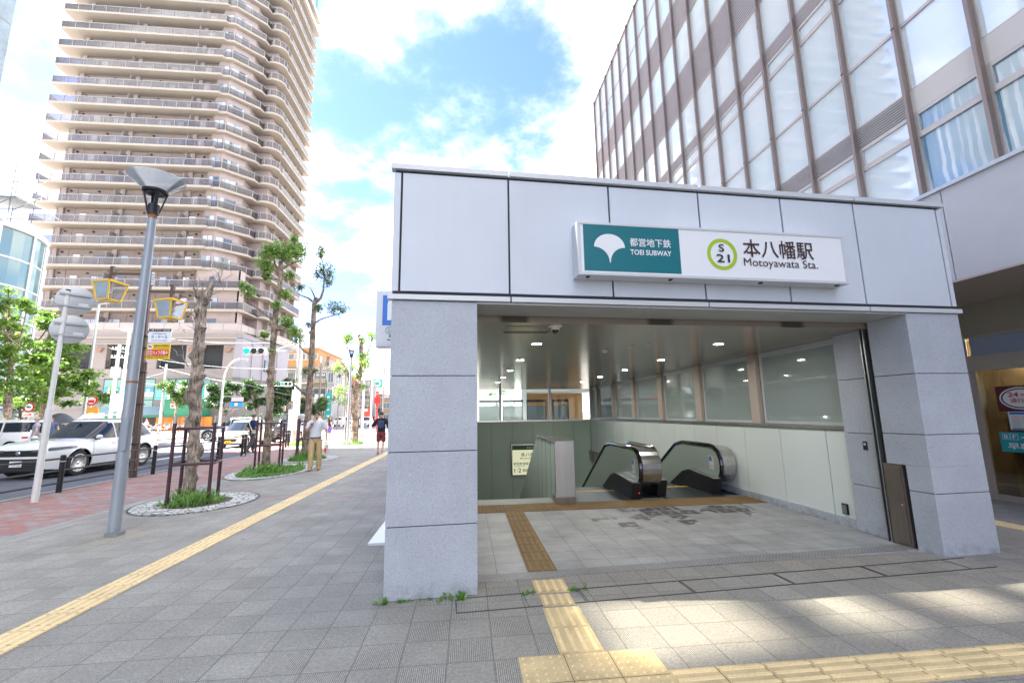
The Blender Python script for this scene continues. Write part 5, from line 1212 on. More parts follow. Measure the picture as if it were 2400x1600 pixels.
# low hoarding between tower and street, hedge line handled with the trees
# curved glass building with scaffold, and tiled tower at the left edge
cg = thing('curved_glass_building', 'rounded glass corner building with pale mullions at the left edge', 'building', (-36, 36, 0))
CGL = M('aqua curved glass', (.12, .22, .23), .06, spec=1.)
cx_, cy_, r_ = -36.6, 34.0, 4.4; zt_ = at(30, 500, 31).z
sec = [(cx_+r_*cos(radians(a)), cy_+r_*sin(radians(a))) for a in range(-110, 41, 10)]
mb = MB(); 
for i in range(len(sec)-1): mb.quad((*sec[i], 0), (*sec[i+1], 0), (*sec[i+1], zt_), (*sec[i], zt_))
mb.build('glass_skin', CGL, cg, smooth=True)
mb = MB()
for i in range(0, len(sec), 3): mb.box(sec[i][0]-.09, sec[i][1]-.09, 0, sec[i][0]+.09, sec[i][1]+.09, zt_)
mb.build('mullion', TRIM, cg)
for z in (2.5, 5, 7.6, 8.6, 11, 13): MB().tube([(p[0], p[1], z) for p in sec], .07, 6).build('transom', TRIM, cg)
MB().tube([(p[0], p[1], zt_) for p in sec], .22, 6).build('cornice', TRIM, cg)
MB().prism([(-60, 30)]+sec+[(-60, 37)], lambda u, v, w: (u, v, w), zt_-.3, zt_-.1).build('roof', TRIM, cg)
MB().prism([(p[0]*.9+cx_*.1-.5, p[1]*.9+cy_*.1+.5) for p in sec], lambda u, v, w: (u, v, w), 0, zt_-.4).build('interior', M('pale interior', (.45, .5, .5), .8), cg)
sc_ = thing('scaffold', 'steel scaffold with planked deck on top of the curved glass building', 'scaffold', (-31, 32, zt_))
mb = MB(); z0 = at(40, 460, 31).z; z1 = at(60, 400, 31).z
xr = at(70, 440, 31).x-.7
for x in (xr-5.2, xr-3.4, xr-1.7, xr-.35):
    for y in (31, 32.6): mb.tube([(x, y, zt_), (x, y, z1+.6)], .03, 6)
for z in (zt_+.3, zt_+1.1, z0, z0+.55, z0+1.1, z1):
    for y in (31, 32.6): mb.tube([(xr-8, y, z), (xr+.1, y, z)], .025, 6)
for k in range(4): mb.tube([(xr-5.2+k*1.7, 31, zt_+.2), (xr-3.5+k*1.7, 31, z0)], .02, 6).tube([(xr-3.5+k*1.7, 32.6, zt_+.2), (xr-5.2+k*1.7, 32.6, z0)], .02, 6)
mb.build('tubes', M('scaffold tube', (.22, .23, .24), .5, .6), sc_)
MB().box(xr-8, 30.9, z0-.15, xr+.1, 32.7, z0-.02).build('deck', M('mesh deck', (.30, .31, .32), .6, .4, var=.3, vs=8), sc_)
a_ = at(39, 0, 26); ax_ = a_.x
tt = thing('tiled_tower', 'pale blue tiled tower cut off by the left edge of the photo', 'building', (ax_-8, 0, 0))
TILE = brick_mat('pale blue facade panels', 3.0, 2.0, ((.22, .28, .32), (.23, .29, .33), (.21, .27, .31)), (.16, .2, .23), off=0, spk=.03)
MB().box(ax_-16, -45, 0, ax_, 26, 34).build('wall', TILE, tt)
zz = lambda x: (x-ax_)*1.2; q = lambda y0, y1, z0, z1: MB().box(ax_-.5, y0, z0, ax_, y1, z1)
A0, A1 = .3, 7.6
for w_ in ((-45, 5.2, 34, 78), (9.4, 26, 34, 78), (26, 32, 41, 78), (5.2, 9.4, 34, zz(A0)), (5.2, 9.4, zz(A1), 78)): q(*w_).build('added_shade_wall', TILE, tt)  # added unseen walls: shade street and glass facade, opening makes the pavement light patch
for x in (2.8, 3.85, 4.9): q(5.2, 9.4, zz(x)-.05, zz(x)+.05).build('added_streak_bar', TILE, tt)  # added bars that streak the light patch
for ys_, ye in (((6.28, 8.0), 5.2), ((7.28, 8.5), 9.4)):
    MB().add([(ax_-.3, ye, zz(A0)), (ax_-.3, ys_[0], zz(A0)), (ax_-.3, ys_[1], zz(A1)), (ax_-.3, ye, zz(A1))], [(0, 1, 2, 3)]).build('added_light_mask', TILE, tt)  # added masks that shape the edges of the light patch
m_ = bpy.data.materials.new('added sun filter'); m_.use_nodes = True; m_.node_tree.nodes.clear(); t_ = NT(m_.node_tree)  # see-through tint that weakens the sun for the light patch
tr_ = t_.n('ShaderNodeBsdfTransparent'); tr_.inputs[0].default_value = (.24, .232, .205, 1); o_ = t_.n('ShaderNodeOutputMaterial'); m_.node_tree.links.new(tr_.outputs[0], o_.inputs[0])
MB().quad((ax_-.2, 5.2, zz(A0)), (ax_-.2, 9.4, zz(A0)), (ax_-.2, 9.4, zz(A1)), (ax_-.2, 5.2, zz(A1))).build('added_light_filter', m_, tt)  # added filter pane across the opening, dims the sunlight
mb = MB()
for k in range(7): mb.box(ax_, -45, 5+k*4, ax_+.015, 25.9, 5.06+k*4)
mb.build('panel_joint', M('grey lid', (.2, .21, .21), .5), tt)
# ================================================================ trees and plants
def bark_mat(name, a, b):
    m, t, p = newmat(name); pos = t.n('ShaderNodeNewGeometry').outputs['Position']; x, y, z = t.sep(pos)
    n = t.noise(t.comb(t.m('MULTIPLY', x, 26), t.m('MULTIPLY', y, 26), t.m('MULTIPLY', z, 7)), 1, 6, .7); n2 = t.noise(pos, 5, 4)
    c = t.mix(t.ramp(n, .34, .56), a, b); f = t.ramp(n2, .38, .62, .55, 1.25); c = t.mix(1., c, t.comb(f, f, f), 'MULTIPLY')
    t.put(p.inputs['Base Color'], c); p.inputs['Roughness'].default_value = .9
    bu = t.n('ShaderNodeBump'); bu.inputs['Strength'].default_value = .9; bu.inputs['Distance'].default_value = .03; t.put(bu.inputs['Height'], n); t.put(p.inputs['Normal'], bu.outputs[0]); return m
BARK = bark_mat('weathered bark', (.07, .05, .038), (.50, .41, .33)); BARK2 = bark_mat('brown bark', (.075, .054, .04), (.42, .325, .25)); DEADW = bark_mat('pale dead wood', (.30, .26, .21), (.48, .43, .36))
def leaf_mat(name, a, b, c3, sc=1.6):
    m = bpy.data.materials.new(name); m.use_nodes = True; t = NT(m.node_tree); m.node_tree.nodes.clear()
    pos = t.n('ShaderNodeNewGeometry').outputs['Position']
    c = t.mix(t.ramp(t.noise(pos, sc, 3), .35, .65), a, b); c = t.mix(t.ramp(t.noise(pos, 23, 2, .7), .52, .7), c, c3)
    d = t.n('ShaderNodeBsdfDiffuse'); t.put(d.inputs[0], c); tr = t.n('ShaderNodeBsdfTranslucent'); t.put(tr.inputs[0], c)
    g = t.n('ShaderNodeBsdfGlossy'); g.inputs[1].default_value = .35; g.inputs[0].default_value = (.9, .9, .9, 1)
    mx = t.n('ShaderNodeMixShader'); mx.inputs[0].default_value = .38; mg = t.n('ShaderNodeMixShader'); mg.inputs[0].default_value = .07
    L = m.node_tree.links; L.new(d.outputs[0], mx.inputs[1]); L.new(tr.outputs[0], mx.inputs[2]); L.new(mx.outputs[0], mg.inputs[1]); L.new(g.outputs[0], mg.inputs[2])
    o = t.n('ShaderNodeOutputMaterial'); L.new(mg.outputs[0], o.inputs[0]); MATS[name] = m; return m
LEAF = leaf_mat('camphor leaves', (.19, .40, .07), (.33, .53, .12), (.42, .45, .13)); LEAF2 = leaf_mat('maple leaves', (.045, .125, .018), (.11, .21, .032), (.20, .28, .05), .8); LEAF3 = leaf_mat('dense evergreen leaves', (.02, .068, .016), (.05, .12, .025), (.09, .155, .04)); LEAF4 = leaf_mat('dark olive leaves', (.17, .29, .08), (.25, .37, .11), (.32, .31, .11)); LEAF5 = leaf_mat('layered leaves with painted sunlight', (.09, .22, .03), (.22, .37, .055), (.38, .48, .10), .8); WEED = leaf_mat('weed leaves', (.10, .27, .03), (.19, .40, .06), (.32, .45, .12), 4)  # LEAF5 is a brighter leaf colour with sunlight put into it
def rough_trunk(mb, pts, rad, burls=(), n=20, sub=13, rnd=None, amp=.07):
    """trunk as one skin of rings, swollen where burls sit"""
    P = []; Rr = []
    for i in range(len(pts)-1):
        for k in range(sub):
            f = k/sub; P.append(Vector(pts[i])*(1-f)+Vector(pts[i+1])*f); Rr.append(rad[i]*(1-f)+rad[i+1]*f)
    P.append(Vector(pts[-1])); Rr.append(rad[-1]); vs = []; ph = [rnd.uniform(0, 6.3) for _ in range(6)]
    for i, p in enumerate(P):
        d = (P[min(i+1, len(P)-1)]-P[max(i-1, 0)]).normalized(); a = d.cross(Vector((0, 1, 0))).normalized(); b = d.cross(a)
        for j in range(n):
            th = 2*pi*j/n; r = Rr[i]*(1+amp*sin(3*th+ph[0]+p.z*2)+amp*.8*sin(5*th+ph[1]-p.z*3.7)+amp*.6*sin(2*th+ph[2]+p.z*9)+rnd.uniform(-.03, .03))
            for bz, ba, br, bh in burls:
                da = (th-ba+pi) % (2*pi)-pi; r += br*math.exp(-((p.z-bz)/bh)**2-(da/.6)**2)
            vs.append(p+(a*cos(th)+b*sin(th))*r)
    k = len(P)
    fs = [(i*n+j, i*n+(j+1) % n, (i+1)*n+(j+1) % n, (i+1)*n+j) for i in range(k-1) for j in range(n)]+[tuple((k-1)*n+j for j in range(n))]
    mb.add(vs, fs)
def leaves(mb, c, r, n, size, rnd, flat=1., hang=.3):
    """small bent leaves spread through a lumpy volume"""
    c = Vector(c); lob = [(Vector((rnd.gauss(0, 1), rnd.gauss(0, 1), rnd.gauss(0, 1))).normalized(), rnd.uniform(.6, 1.15)) for _ in range(7)]
    for _ in range(n):
        d = Vector((rnd.gauss(0, 1), rnd.gauss(0, 1), rnd.gauss(0, 1))).normalized()
        lo = max(q*max(0, d.dot(l))**2 for l, q in lob); rr = r*(.35+.75*lo)*rnd.random()**.45
        p = c+Vector((d.x*rr, d.y*rr, d.z*rr*flat))
        a = Vector((rnd.gauss(0, 1), rnd.gauss(0, 1), rnd.gauss(-hang, .6))).normalized(); nn = Vector((rnd.gauss(0, .7), rnd.gauss(0, .7), 1)).normalized(); s = a.cross(nn).normalized()
        l = size*rnd.uniform(.6, 1.25); w = l*.30; up = s.cross(a)*(l*.10)
        mb.add([p, p+a*l*.5+s*w+up, p+a*l, p+a*l*.5-s*w+up], [(0, 1, 2), (0, 2, 3)])
def twig(mb, p, q, r0, r1, rnd, bend=.1):
    p, q = Vector(p), Vector(q); L = (q-p).length; pts = [p]
    for i in (1, 2, 3): pts.append(p.lerp(q, i/4)+Vector((rnd.gauss(0, bend), rnd.gauss(0, bend), rnd.gauss(0, bend)))*L*.5)
    pts.append(q); mb.tube(pts, [r0+(r1-r0)*i/4 for i in range(5)], 7); return pts
def street_tree(label, Y, pts, rad, branches, clusters, burls, seed, lmat, bark, size=.085, cut=None):
    rnd = random.Random(seed); P = [at(x, y, Y) for x, y in pts]; P[0].z = -.05
    t = thing('street_tree', label, 'tree', (P[0].x, Y, 0), 'pruned trees planted along the pavement')
    mb = MB(); rough_trunk(mb, P, rad, burls, rnd=rnd); tr = mb.build('trunk', bark, t, smooth=True, fix=False)
    if cut: MB().lathe(P[-1]+Vector((0, 0, -.01)), [(rad[-1]*.93, .02), (.001, .03)], 16).build('cut_face', DEADW, tr)
    for br in branches:
        Bp = [at(x, y, Y)+Vector((0, dy, 0)) for x, y, dy in br[1:]]; r0 = br[0]; mb = MB()
        mb.tube(Bp, [r0*(1-.75*i/(len(Bp)-1)) for i in range(len(Bp))], 9); mb.build('branch', bark, t, smooth=True)
    mb = MB(); tw = MB()
    for (x, y, dy, rp, n) in clusters:
        n = int(n*1.5)
        c = at(x, y, Y)+Vector((0, dy, 0)); r = rp*Y/FPX; leaves(mb, c, r, n, size, rnd)
        for _ in range(7):
            e = c+Vector((rnd.gauss(0, .5)*r, rnd.gauss(0, .5)*r, rnd.uniform(-.2, .8)*r)); twig(tw, c+Vector((0, 0, -.7*r)), e, .012, .004, rnd)
    if clusters: mb.build('crown', lmat, t, fix=False)
    for z, x, k in (cut or ()):                                # bare shoots on the pollarded head
        for _ in range(k):
            p = at(x, z, Y)+Vector((rnd.uniform(-.12, .12), rnd.uniform(-.12, .12), 0)); twig(tw, p, p+Vector((rnd.uniform(-.35, .35), rnd.uniform(-.3, .3), rnd.uniform(.1, .65))), .008, .003, rnd, .2)
    if tw.v: tw.build('twigs', bark, t, fix=False)
    return t
rb = random.Random(11)
def bl_(Y, ys, a=None): return [(at(460, y, Y).z, rb.uniform(0, 6.28) if a is None else a, rb.uniform(.045, .10), rb.uniform(.03, .07)) for y in ys]
street_tree('bare pollarded tree trunk with swollen burls and one cut limb, nearest of the row', 9.65, [(441, 1175), (447, 1100), (452, 1040), (458, 970), (459, 900), (465, 830), (470, 770), (473, 710), (476, 688)], [.13, .10, .09, .10, .108, .10, .096, .09, .105],
    [(.09, (478, 712, 0), (492, 690, -.05), (500, 668, -.05), (503, 656, -.05))], [], bl_(9.65, (1120, 1085, 1040, 1030, 1000, 985, 955, 940, 915, 900, 880, 865, 835, 810, 790, 770, 745, 730, 715, 700, 695))+[(2.05, 0.2, .11, .15), (.95, 3.3, .11, .16)], 1, LEAF, BARK, cut=[(690, 470, 16), (662, 503, 10), (860, 450, 3), (780, 452, 3), (745, 468, 4)])
street_tree('tall planted tree with leafy crown on top of a straight knobbly trunk', 14.63, [(622, 1108), (627, 1030), (631, 970), (634, 900), (641, 800), (646, 735), (655, 680), (659, 612)], [.13, .105, .10, .096, .09, .085, .075, .065],
    [(.055, (642, 770, 0), (634, 745, 0), (622, 738, .1), (600, 720, .1), (578, 700, .1)), (.05, (657, 640, 0), (645, 620, 0), (640, 605, 0)), (.05, (660, 630, 0), (680, 612, .2), (700, 605, .2)), (.04, (650, 655, 0), (625, 652, -.2)), (.06, (645, 770, 0), (665, 773, 0), (672, 765, .1))],
    [(665, 590, 0, 34, 620), (690, 580, .3, 26, 380), (700, 600, -.2, 16, 130), (640, 598, -.3, 24, 330), (622, 622, 0, 24, 340), (615, 640, .3, 16, 150), (675, 640, .2, 16, 130), (668, 690, 0, 18, 160), (655, 715, -.2, 13, 90), (580, 680, .1, 20, 170), (570, 668, 0, 14, 80), (672, 755, 0, 20, 220), (685, 775, .2, 16, 130), (620, 785, 0, 13, 110), (645, 825, -.3, 8, 20), (690, 560, 0, 14, 90)], bl_(14.63, (900, 895, 980, 870, 820, 800, 760), None)+[(at(460, 870, 14.63).z, k, .05, .06) for k in (0, 1.5, 3, 4.5)], 2, LEAF, BARK2, .10)
street_tree('forked planted tree with sparse dark leaves on its upper limbs', 18.1, [(714, 1080), (719, 1000), (725, 930), (730, 850), (733, 780), (737, 715), (741, 697)], [.145, .122, .116, .108, .096, .085, .075],
    [(.065, (738, 712, 0), (752, 698, 0), (758, 680, 0), (760, 650, 0), (756, 610, 0)), (.05, (737, 710, 0), (722, 698, 0), (705, 692, 0), (700, 688, 0)), (.04, (740, 756, 0), (752, 748, 0), (778, 736, .2), (800, 728, .2)), (.04, (741, 705, 0), (735, 690, 0), (728, 675, 0), (722, 672, 0)), (.05, (727, 830, 0), (712, 822, 0), (706, 812, -.2)), (.06, (722, 930, 0), (705, 915, 0), (696, 902, -.3), (692, 895, -.3))],
    [(752, 595, 0, 15, 90), (750, 580, .2, 12, 60), (758, 630, 0, 24, 170), (765, 655, .2, 22, 170), (748, 645, -.2, 16, 80), (772, 640, 0, 14, 60), (703, 672, 0, 12, 110), (780, 718, .2, 24, 220), (800, 722, .2, 16, 90), (747, 720, 0, 14, 120), (700, 790, -.2, 22, 200), (680, 775, .1, 18, 120), (725, 760, 0, 14, 50), (718, 868, 0, 13, 70), (738, 868, 0, 9, 40), (690, 892, 0, 8, 30)], bl_(18.1, (815, 870, 868, 930, 780)), 3, LEAF4, BARK2, .10)
street_tree('farthest planted tree with twin limbs and airy foliage', 26.3, [(829, 1045), (831, 985), (833, 935), (842, 890), (847, 850), (846, 800), (841, 785)], [.22, .19, .18, .13, .11, .10, .09],
    [(.09, (832, 930, 0), (824, 900, 0), (815, 870, 0), (808, 858, 0), (800, 850, 0)), (.05, (848, 850, 0), (862, 825, 0), (872, 800, 0), (876, 780, 0)), (.05, (828, 925, 0), (812, 925, 0), (796, 920, 0))],
    [(815, 787, 0, 22, 170), (808, 795, .4, 16, 110), (850, 795, 0, 18, 120), (870, 785, 0, 20, 160), (852, 838, 0, 26, 300), (845, 858, .4, 20, 180), (860, 850, -.4, 16, 120), (826, 860, 0, 12, 70), (840, 880, 0, 16, 110), (790, 860, 0, 16, 110), (795, 915, 0, 18, 140), (850, 905, 0, 12, 60), (822, 905, 0, 12, 50)], bl_(26.3, (930, 960)), 4, LEAF, BARK2, .14)
# stakes and pits
def frame(Y0, x0, label, s=.34, rot=.25):
    t = thing('tree_support', label, 'tree support', (x0, Y0, 0), 'maroon tree support frames')
    cs = [Vector((x0+s*1.35*cos(rot+pi/4+i*pi/2), Y0+s*1.35*sin(rot+pi/4+i*pi/2), 0)) for i in range(4)]
    for c in cs:
        MB().tube([c, c+Vector((0, 0, 1.50))], .031, 12).build('post', MAROON, t, smooth=True); MB().tube([c+Vector((0, 0, 1.50)), c+Vector((0, 0, 1.63))], .034, 12).lathe(c+Vector((0, 0, 1.63)), [(.034, 0), (.001, .004)], 12).build('cap', M('beige cap', (.50, .46, .40), .4, .4), t)
    for z in (.74, 1.40):
        for i in range(4):
            a_, b_ = cs[i]+Vector((0, 0, z)), cs[(i+1) % 4]+Vector((0, 0, z)); o = (Vector((x0, Y0, z))-(a_+b_)/2).normalized()*-.03
            MB().tube([a_, a_+(b_-a_)*.08+o, b_+(a_-b_)*.08+o, b_], .024, 8).build('rail', MAROON, t, smooth=True)
    return t
def cobble_mat():
    m, t, p = newmat('pale cobbles'); pos = t.n('ShaderNodeNewGeometry').outputs['Position']
    vo = t.n('ShaderNodeTexVoronoi', feature='DISTANCE_TO_EDGE'); t.put(vo.inputs['Vector'], pos); vo.inputs['Scale'].default_value = 9
    v2 = t.n('ShaderNodeTexVoronoi'); t.put(v2.inputs['Vector'], pos); v2.inputs['Scale'].default_value = 9
    e = t.ramp(vo.outputs['Distance'], .03, .09); cc = t.mix(t.sep(v2.outputs['Color'])[0], (.48, .48, .46), (.66, .66, .64))
    c = t.mix(e, (.14, .15, .10), cc); t.put(p.inputs['Base Color'], c); p.inputs['Roughness'].default_value = .8
    b = t.n('ShaderNodeBump'); b.inputs['Strength'].default_value = .8; b.inputs['Distance'].default_value = .02; t.put(b.inputs['Height'], e); t.put(p.inputs['Normal'], b.outputs[0]); return m
COB = cobble_mat(); SOIL = M('soil', (.09, .075, .05), .95, var=.3, vs=6)
def weeds(x, y, rx, ry, n, hgt, seed, label, inner=0.):
    rnd = random.Random(seed); mb = MB(); tall = [(rnd.uniform(-.8, .8)*rx, rnd.uniform(-.8, .8)*ry, rnd.uniform(.5, 1.2)) for _ in range(9)]
    for _ in range(n):
        a = rnd.uniform(0, 6.283); q = sqrt(rnd.uniform(inner, 1)); px_, py_ = rx*q*cos(a), ry*q*sin(a)
        k = .35+sum(w*math.exp(-((px_-u)**2+(py_-v)**2)/.03) for u, v, w in tall); h = hgt*rnd.uniform(.3, 1.0)*min(k, 1.3)
        p = Vector((x+px_, y+py_, .0)); l = Vector((rnd.gauss(0, .35), rnd.gauss(0, .35), 1)).normalized()
        s = Vector((rnd.gauss(0, 1), rnd.gauss(0, 1), 0)).normalized()*rnd.uniform(.006, .016)
        m_ = p+l*h*.6; tip = p+l*h+Vector((l.x, l.y, -.2))*h*.45
        mb.add([p-s*.5, p+s*.5, m_+s, m_-s, tip], [(0, 1, 2, 3), (3, 2, 4)])
        if rnd.random() < .4:
            for _k in range(2):
                c = p+l*h*rnd.uniform(.4, 1); a1 = Vector((rnd.gauss(0, 1), rnd.gauss(0, 1), rnd.gauss(.2, .4))).normalized(); s1 = a1.cross(Vector((0, 0, 1))).normalized(); lz = rnd.uniform(.03, .06)
                mb.add([c, c+a1*lz*.5+s1*lz*.3, c+a1*lz, c+a1*lz*.5-s1*lz*.3], [(0, 1, 2, 3)])
    return tag(mb.build('weeds', WEED, fix=False), label, 'weeds', kind='stuff')
def pit(x, y, rx, ry, label):
    t = thing('tree_pit', label, 'tree pit', (x, y, 0), 'oval tree pits of pale cobbles'); n = 48; mb = MB()
    for q, z in ((1, .0), (1, .012), (.60, .012), (.60, .0)): pass
    vs = [(x+rx*q*cos(2*pi*i/n), y+ry*q*sin(2*pi*i/n), z) for q, z in ((1.0, .001), (.985, .014), (.56, .014), (.54, .001)) for i in range(n)]
    mb.add(vs, [(k*n+i, k*n+(i+1) % n, (k+1)*n+(i+1) % n, (k+1)*n+i) for k in range(3) for i in range(n)]).build('cobble_ring', COB, t)
    MB().add([(x+rx*.56*cos(2*pi*i/n), y+ry*.56*sin(2*pi*i/n), .006) for i in range(n)], [tuple(range(n))]).build('soil', SOIL, t)
    MB().add([(x+rx*q*cos(2*pi*i/n), y+ry*q*sin(2*pi*i/n), .018) for q in (1.02, .995) for i in range(n)], [(i, (i+1) % n, n+(i+1) % n, n+i) for i in range(n)]).build('rim', DSTEEL, t)
frame(9.45, -5.25, 'maroon support frame around the bare pollarded trunk'); pit(-5.1, 9.35, .98, 1.12, 'oval pit of white cobbles around the bare pollarded trunk'); weeds(-5.2, 9.35, .50, .58, 520, .28, 1, 'tufts of green weeds at the foot of the bare trunk')
frame(14.55, -6.02, 'maroon support frame around the tall leafy-topped tree'); pit(-5.7, 14.2, 1.05, 1.9, 'long oval tree pit overgrown with grass'); weeds(-5.65, 13.9, .80, 1.25, 2600, .34, 2, 'bright lush grass in the pit of the tall leafy-topped tree')
frame(18.0, -6.1, 'maroon support frame half hidden by the walking man'); pit(-5.9, 17.8, 1.0, 1.4, 'oval tree pit behind the walking man'); weeds(-5.9, 17.6, .62, .9, 1300, .34, 3, 'grass around the forked tree behind the walking man')
frame(26.3, -6.5, 'maroon support frame around the farthest planted tree'); weeds(-6.4, 26.2, .6, .7, 700, .3, 4, 'small weeds at the foot of the farthest planted tree'); weeds(-9.3, 26.0, .5, .6, 400, .3, 9, 'weeds beside the signal mast')
for i, (x, y, rx, n, hh, lb) in enumerate(((-.05, 4.17, .045, 14, .07, 'sprig of weed at the right corner of the left pier'), (-.72, 4.18, .06, 16, .05, 'tiny weeds at the left corner of the left pier'), (-.35, 4.19, .25, 20, .03, 'low weeds along the foot of the left pier'), (.55, 4.2, .06, 8, .04, 'weed tuft in the channel left of the yellow strip'), (1.0, 4.22, .09, 10, .045, 'weed tuft in the channel right of the yellow strip'))):
    weeds(x, y, rx, .025, n, hh, 20+i, lb)
# ---------------------------------------------------------------- other trees
def lush(label, px_, yb, Y, crown, seed, lmat, name='park_tree', grp=None, tr=.2, size=.2, bark=BARK2, dens=1., flat=.8, limbs=5, bx_=None):
    """trunk with limbs reaching into leaf layers; crown = list of (px, py, radius px, depth offset)"""
    rnd = random.Random(seed); b = at(px_, yb, Y); b.z = 0
    t = thing(name, label, 'tree', (b.x, Y, 0), grp); cs = [(at(x, y, Y)+Vector((0, dy, 0)), r*Y/FPX) for x, y, r, dy in crown]
    top = max(cs, key=lambda q: q[0].z)[0]; mid = Vector((b.x*.6+top.x*.4, Y, top.z*.55)); mb = MB()
    rough_trunk(mb, [b-Vector((0, 0, .1)), b.lerp(mid, .5), mid, mid.lerp(top, .6), top], [tr, tr*.8, tr*.6, tr*.35, tr*.1], rnd=rnd, n=10, sub=3)
    for c, r in cs[:14]:
        s = b.lerp(mid, rnd.uniform(.45, 1.)) if c.z < mid.z+1 else mid.lerp(top, rnd.uniform(0, .5)); twig(mb, s, c, tr*.28, .02, rnd, .12)
    mb.build('trunk', bark, t, smooth=True, fix=False); mb = MB()
    for c, r in cs: leaves(mb, c, r, int(dens*130*(r/.8)**2*(.2/size)**1.3)+30, size, rnd, flat, .1)
    mb.build('crown', lmat, t, fix=False); return t
def blob(cx_, cy_, rx, ry, n, r, seed, dz=1.2):
    rnd = random.Random(seed); out = []
    for _ in range(n):
        a = rnd.uniform(0, 6.283); q = sqrt(rnd.random()); out.append((cx_+rx*q*cos(a), cy_+ry*q*sin(a), r*rnd.uniform(.6, 1.2), rnd.uniform(-dz, dz)))
    return out
gp_ = 'leafy trees across the road at the left'
lush('large bright green layered tree behind the white car', 98, 1022, 30, blob(120, 800, 62, 60, 26, 24, 1)+blob(120, 900, 85, 50, 34, 24, 2)+[(120, 745, 20, 0), (110, 765, 22, 0)], 5, LEAF5, grp=gp_, tr=.24, size=.26, dens=1.9, flat=.45)
lush('darker leafy tree cut by the left edge of the photo', 16, 1030, 26, blob(20, 780, 55, 85, 24, 22, 3)+blob(20, 890, 70, 70, 26, 24, 4)+[(20, 680, 16, 0), (55, 705, 20, 0), (68, 730, 16, 0)], 6, LEAF5, grp=gp_, tr=.2, size=.22, dens=1.4, flat=.45)
lush('low spreading green tree between the two big left trees', 62, 1025, 36, blob(62, 930, 60, 35, 16, 22, 7), 16, LEAF5, grp=gp_, tr=.14, size=.26, dens=1.4, flat=.5)
g2 = 'clipped young trees along the tower podium'
for i, (x, yb, Y, cx_, cy_, rx, ry, n, m_, lb) in enumerate(((226, 1002, 50, 226, 920, 28, 26, 12, LEAF2, 'round pale green tree left of the utility poles'), (404, 1008, 56, 408, 920, 36, 28, 16, LEAF2, 'round pale green tree in front of the orange posters'), (520, 1000, 52, 530, 930, 36, 38, 22, LEAF3, 'wide dark green tree behind the curved-neck road lamp'), (603, 1000, 52, 600, 930, 22, 40, 16, LEAF3, 'tall dark tree left of the tall leafy-topped street tree'), (652, 1000, 56, 650, 935, 22, 34, 16, LEAF3, 'dense dark tree right of the tall leafy-topped street tree'), (676, 1000, 60, 675, 930, 16, 38, 12, LEAF3, 'dark tree behind the control cabinet mast'), (718, 1000, 62, 722, 945, 22, 22, 10, LEAF3, 'dark bushy tree behind the forked street tree'), (752, 1000, 66, 750, 950, 14, 18, 7, LEAF2, 'small light green tree beside the teal banner'), (300, 990, 58, 305, 960, 14, 8, 5, LEAF2, 'low green shrub in front of the awnings'))):
    lush(lb, x, yb, Y, blob(cx_, cy_, rx, ry, n, 13, 30+i, 1.0), 40+i, m_, 'clipped_tree', g2, .13, .26, dens=4.5 if m_ is LEAF3 else 3., flat=.85)
for i, (x, Y, lb) in enumerate(((790, 60, 'airy young tree before the red house'), (810, 48, 'airy young tree left of the distant grey lamp'))):
    lush(lb, x, 1000, Y, [(x-2, 868, 13, 0), (x+8, 860, 11, 0), (x+6, 880, 9, 0), (x-8, 935, 14, 0), (x+12, 942, 12, 0), (x, 910, 12, .5)], 60+i, LEAF2, 'young_tree', 'airy young trees down the street', .1, .24, dens=.6)
def hedge(label, x0, x1, yb, yt, Y, seed):
    rnd = random.Random(seed); a_, b_ = at(x0, yb, Y), at(x1, yb, Y); h = at(x0, yt, Y).z; mb = MB()
    for _ in range(int((b_.x-a_.x)*60)): leaves(mb, (rnd.uniform(a_.x, b_.x), Y+rnd.uniform(-.4, .4), rnd.uniform(.1, h)), .35, 6, .16, rnd)
    tag(mb.build('hedge', LEAF3, fix=False), label, 'hedge', kind='stuff')
hedge('dark clipped hedge along the podium side wall', 560, 690, 1000, 970, 54, 3)
# greenery seen through the back windows of the hall
lush('bright green tree beyond the left back window', 1185, 990, 34, [(1150, 925, 16, 0), (1180, 915, 16, .5), (1220, 930, 20, 0), (1200, 955, 18, 0), (1165, 950, 14, 0), (1240, 910, 14, 0)], 77, LEAF2, 'courtyard_tree', None, .1, .2, dens=1.2)
# ================================================================ vehicles
CARW = M('white car paint', (.72, .73, .74), .22, .0, coat=.7); CARS = M('silver car paint', (.48, .50, .53), .25, .5, coat=.6); CARB = M('black car paint', (.012, .013, .016), .15, .2, coat=.9)
CGLASS = M('car glass', (.012, .018, .025), .03, spec=.5); TYRE = M('tyre', (.015, .015, .016), .8); ALLOY = M('alloy', (.58, .58, .59), .25, .9); BLKP = M('black plastic', (.014, .014, .015), .5)
CHROME = M('chrome', (.75, .75, .76), .08, 1.); HEADL = M('headlamp lens', (.10, .11, .125), .06, spec=1.); TAILL = M('tail lamp', (.45, .01, .015), .2); PLATEW = M('plate white', (.78, .79, .78), .5); PLATEY = M('plate yellow', (.85, .55, .02), .5); SEAM = M('panel seam', (.05, .05, .055), .8)
def lerpt(tab, x):
    if x <= tab[0][0]: return tab[0][1]
    for (a, u), (b, v) in zip(tab, tab[1:]):
        if x <= b:
            f = (x-a)/(b-a); f = f*f*(3-2*f)*.35+f*.65; return u+(v-u)*f
    return tab[-1][1]
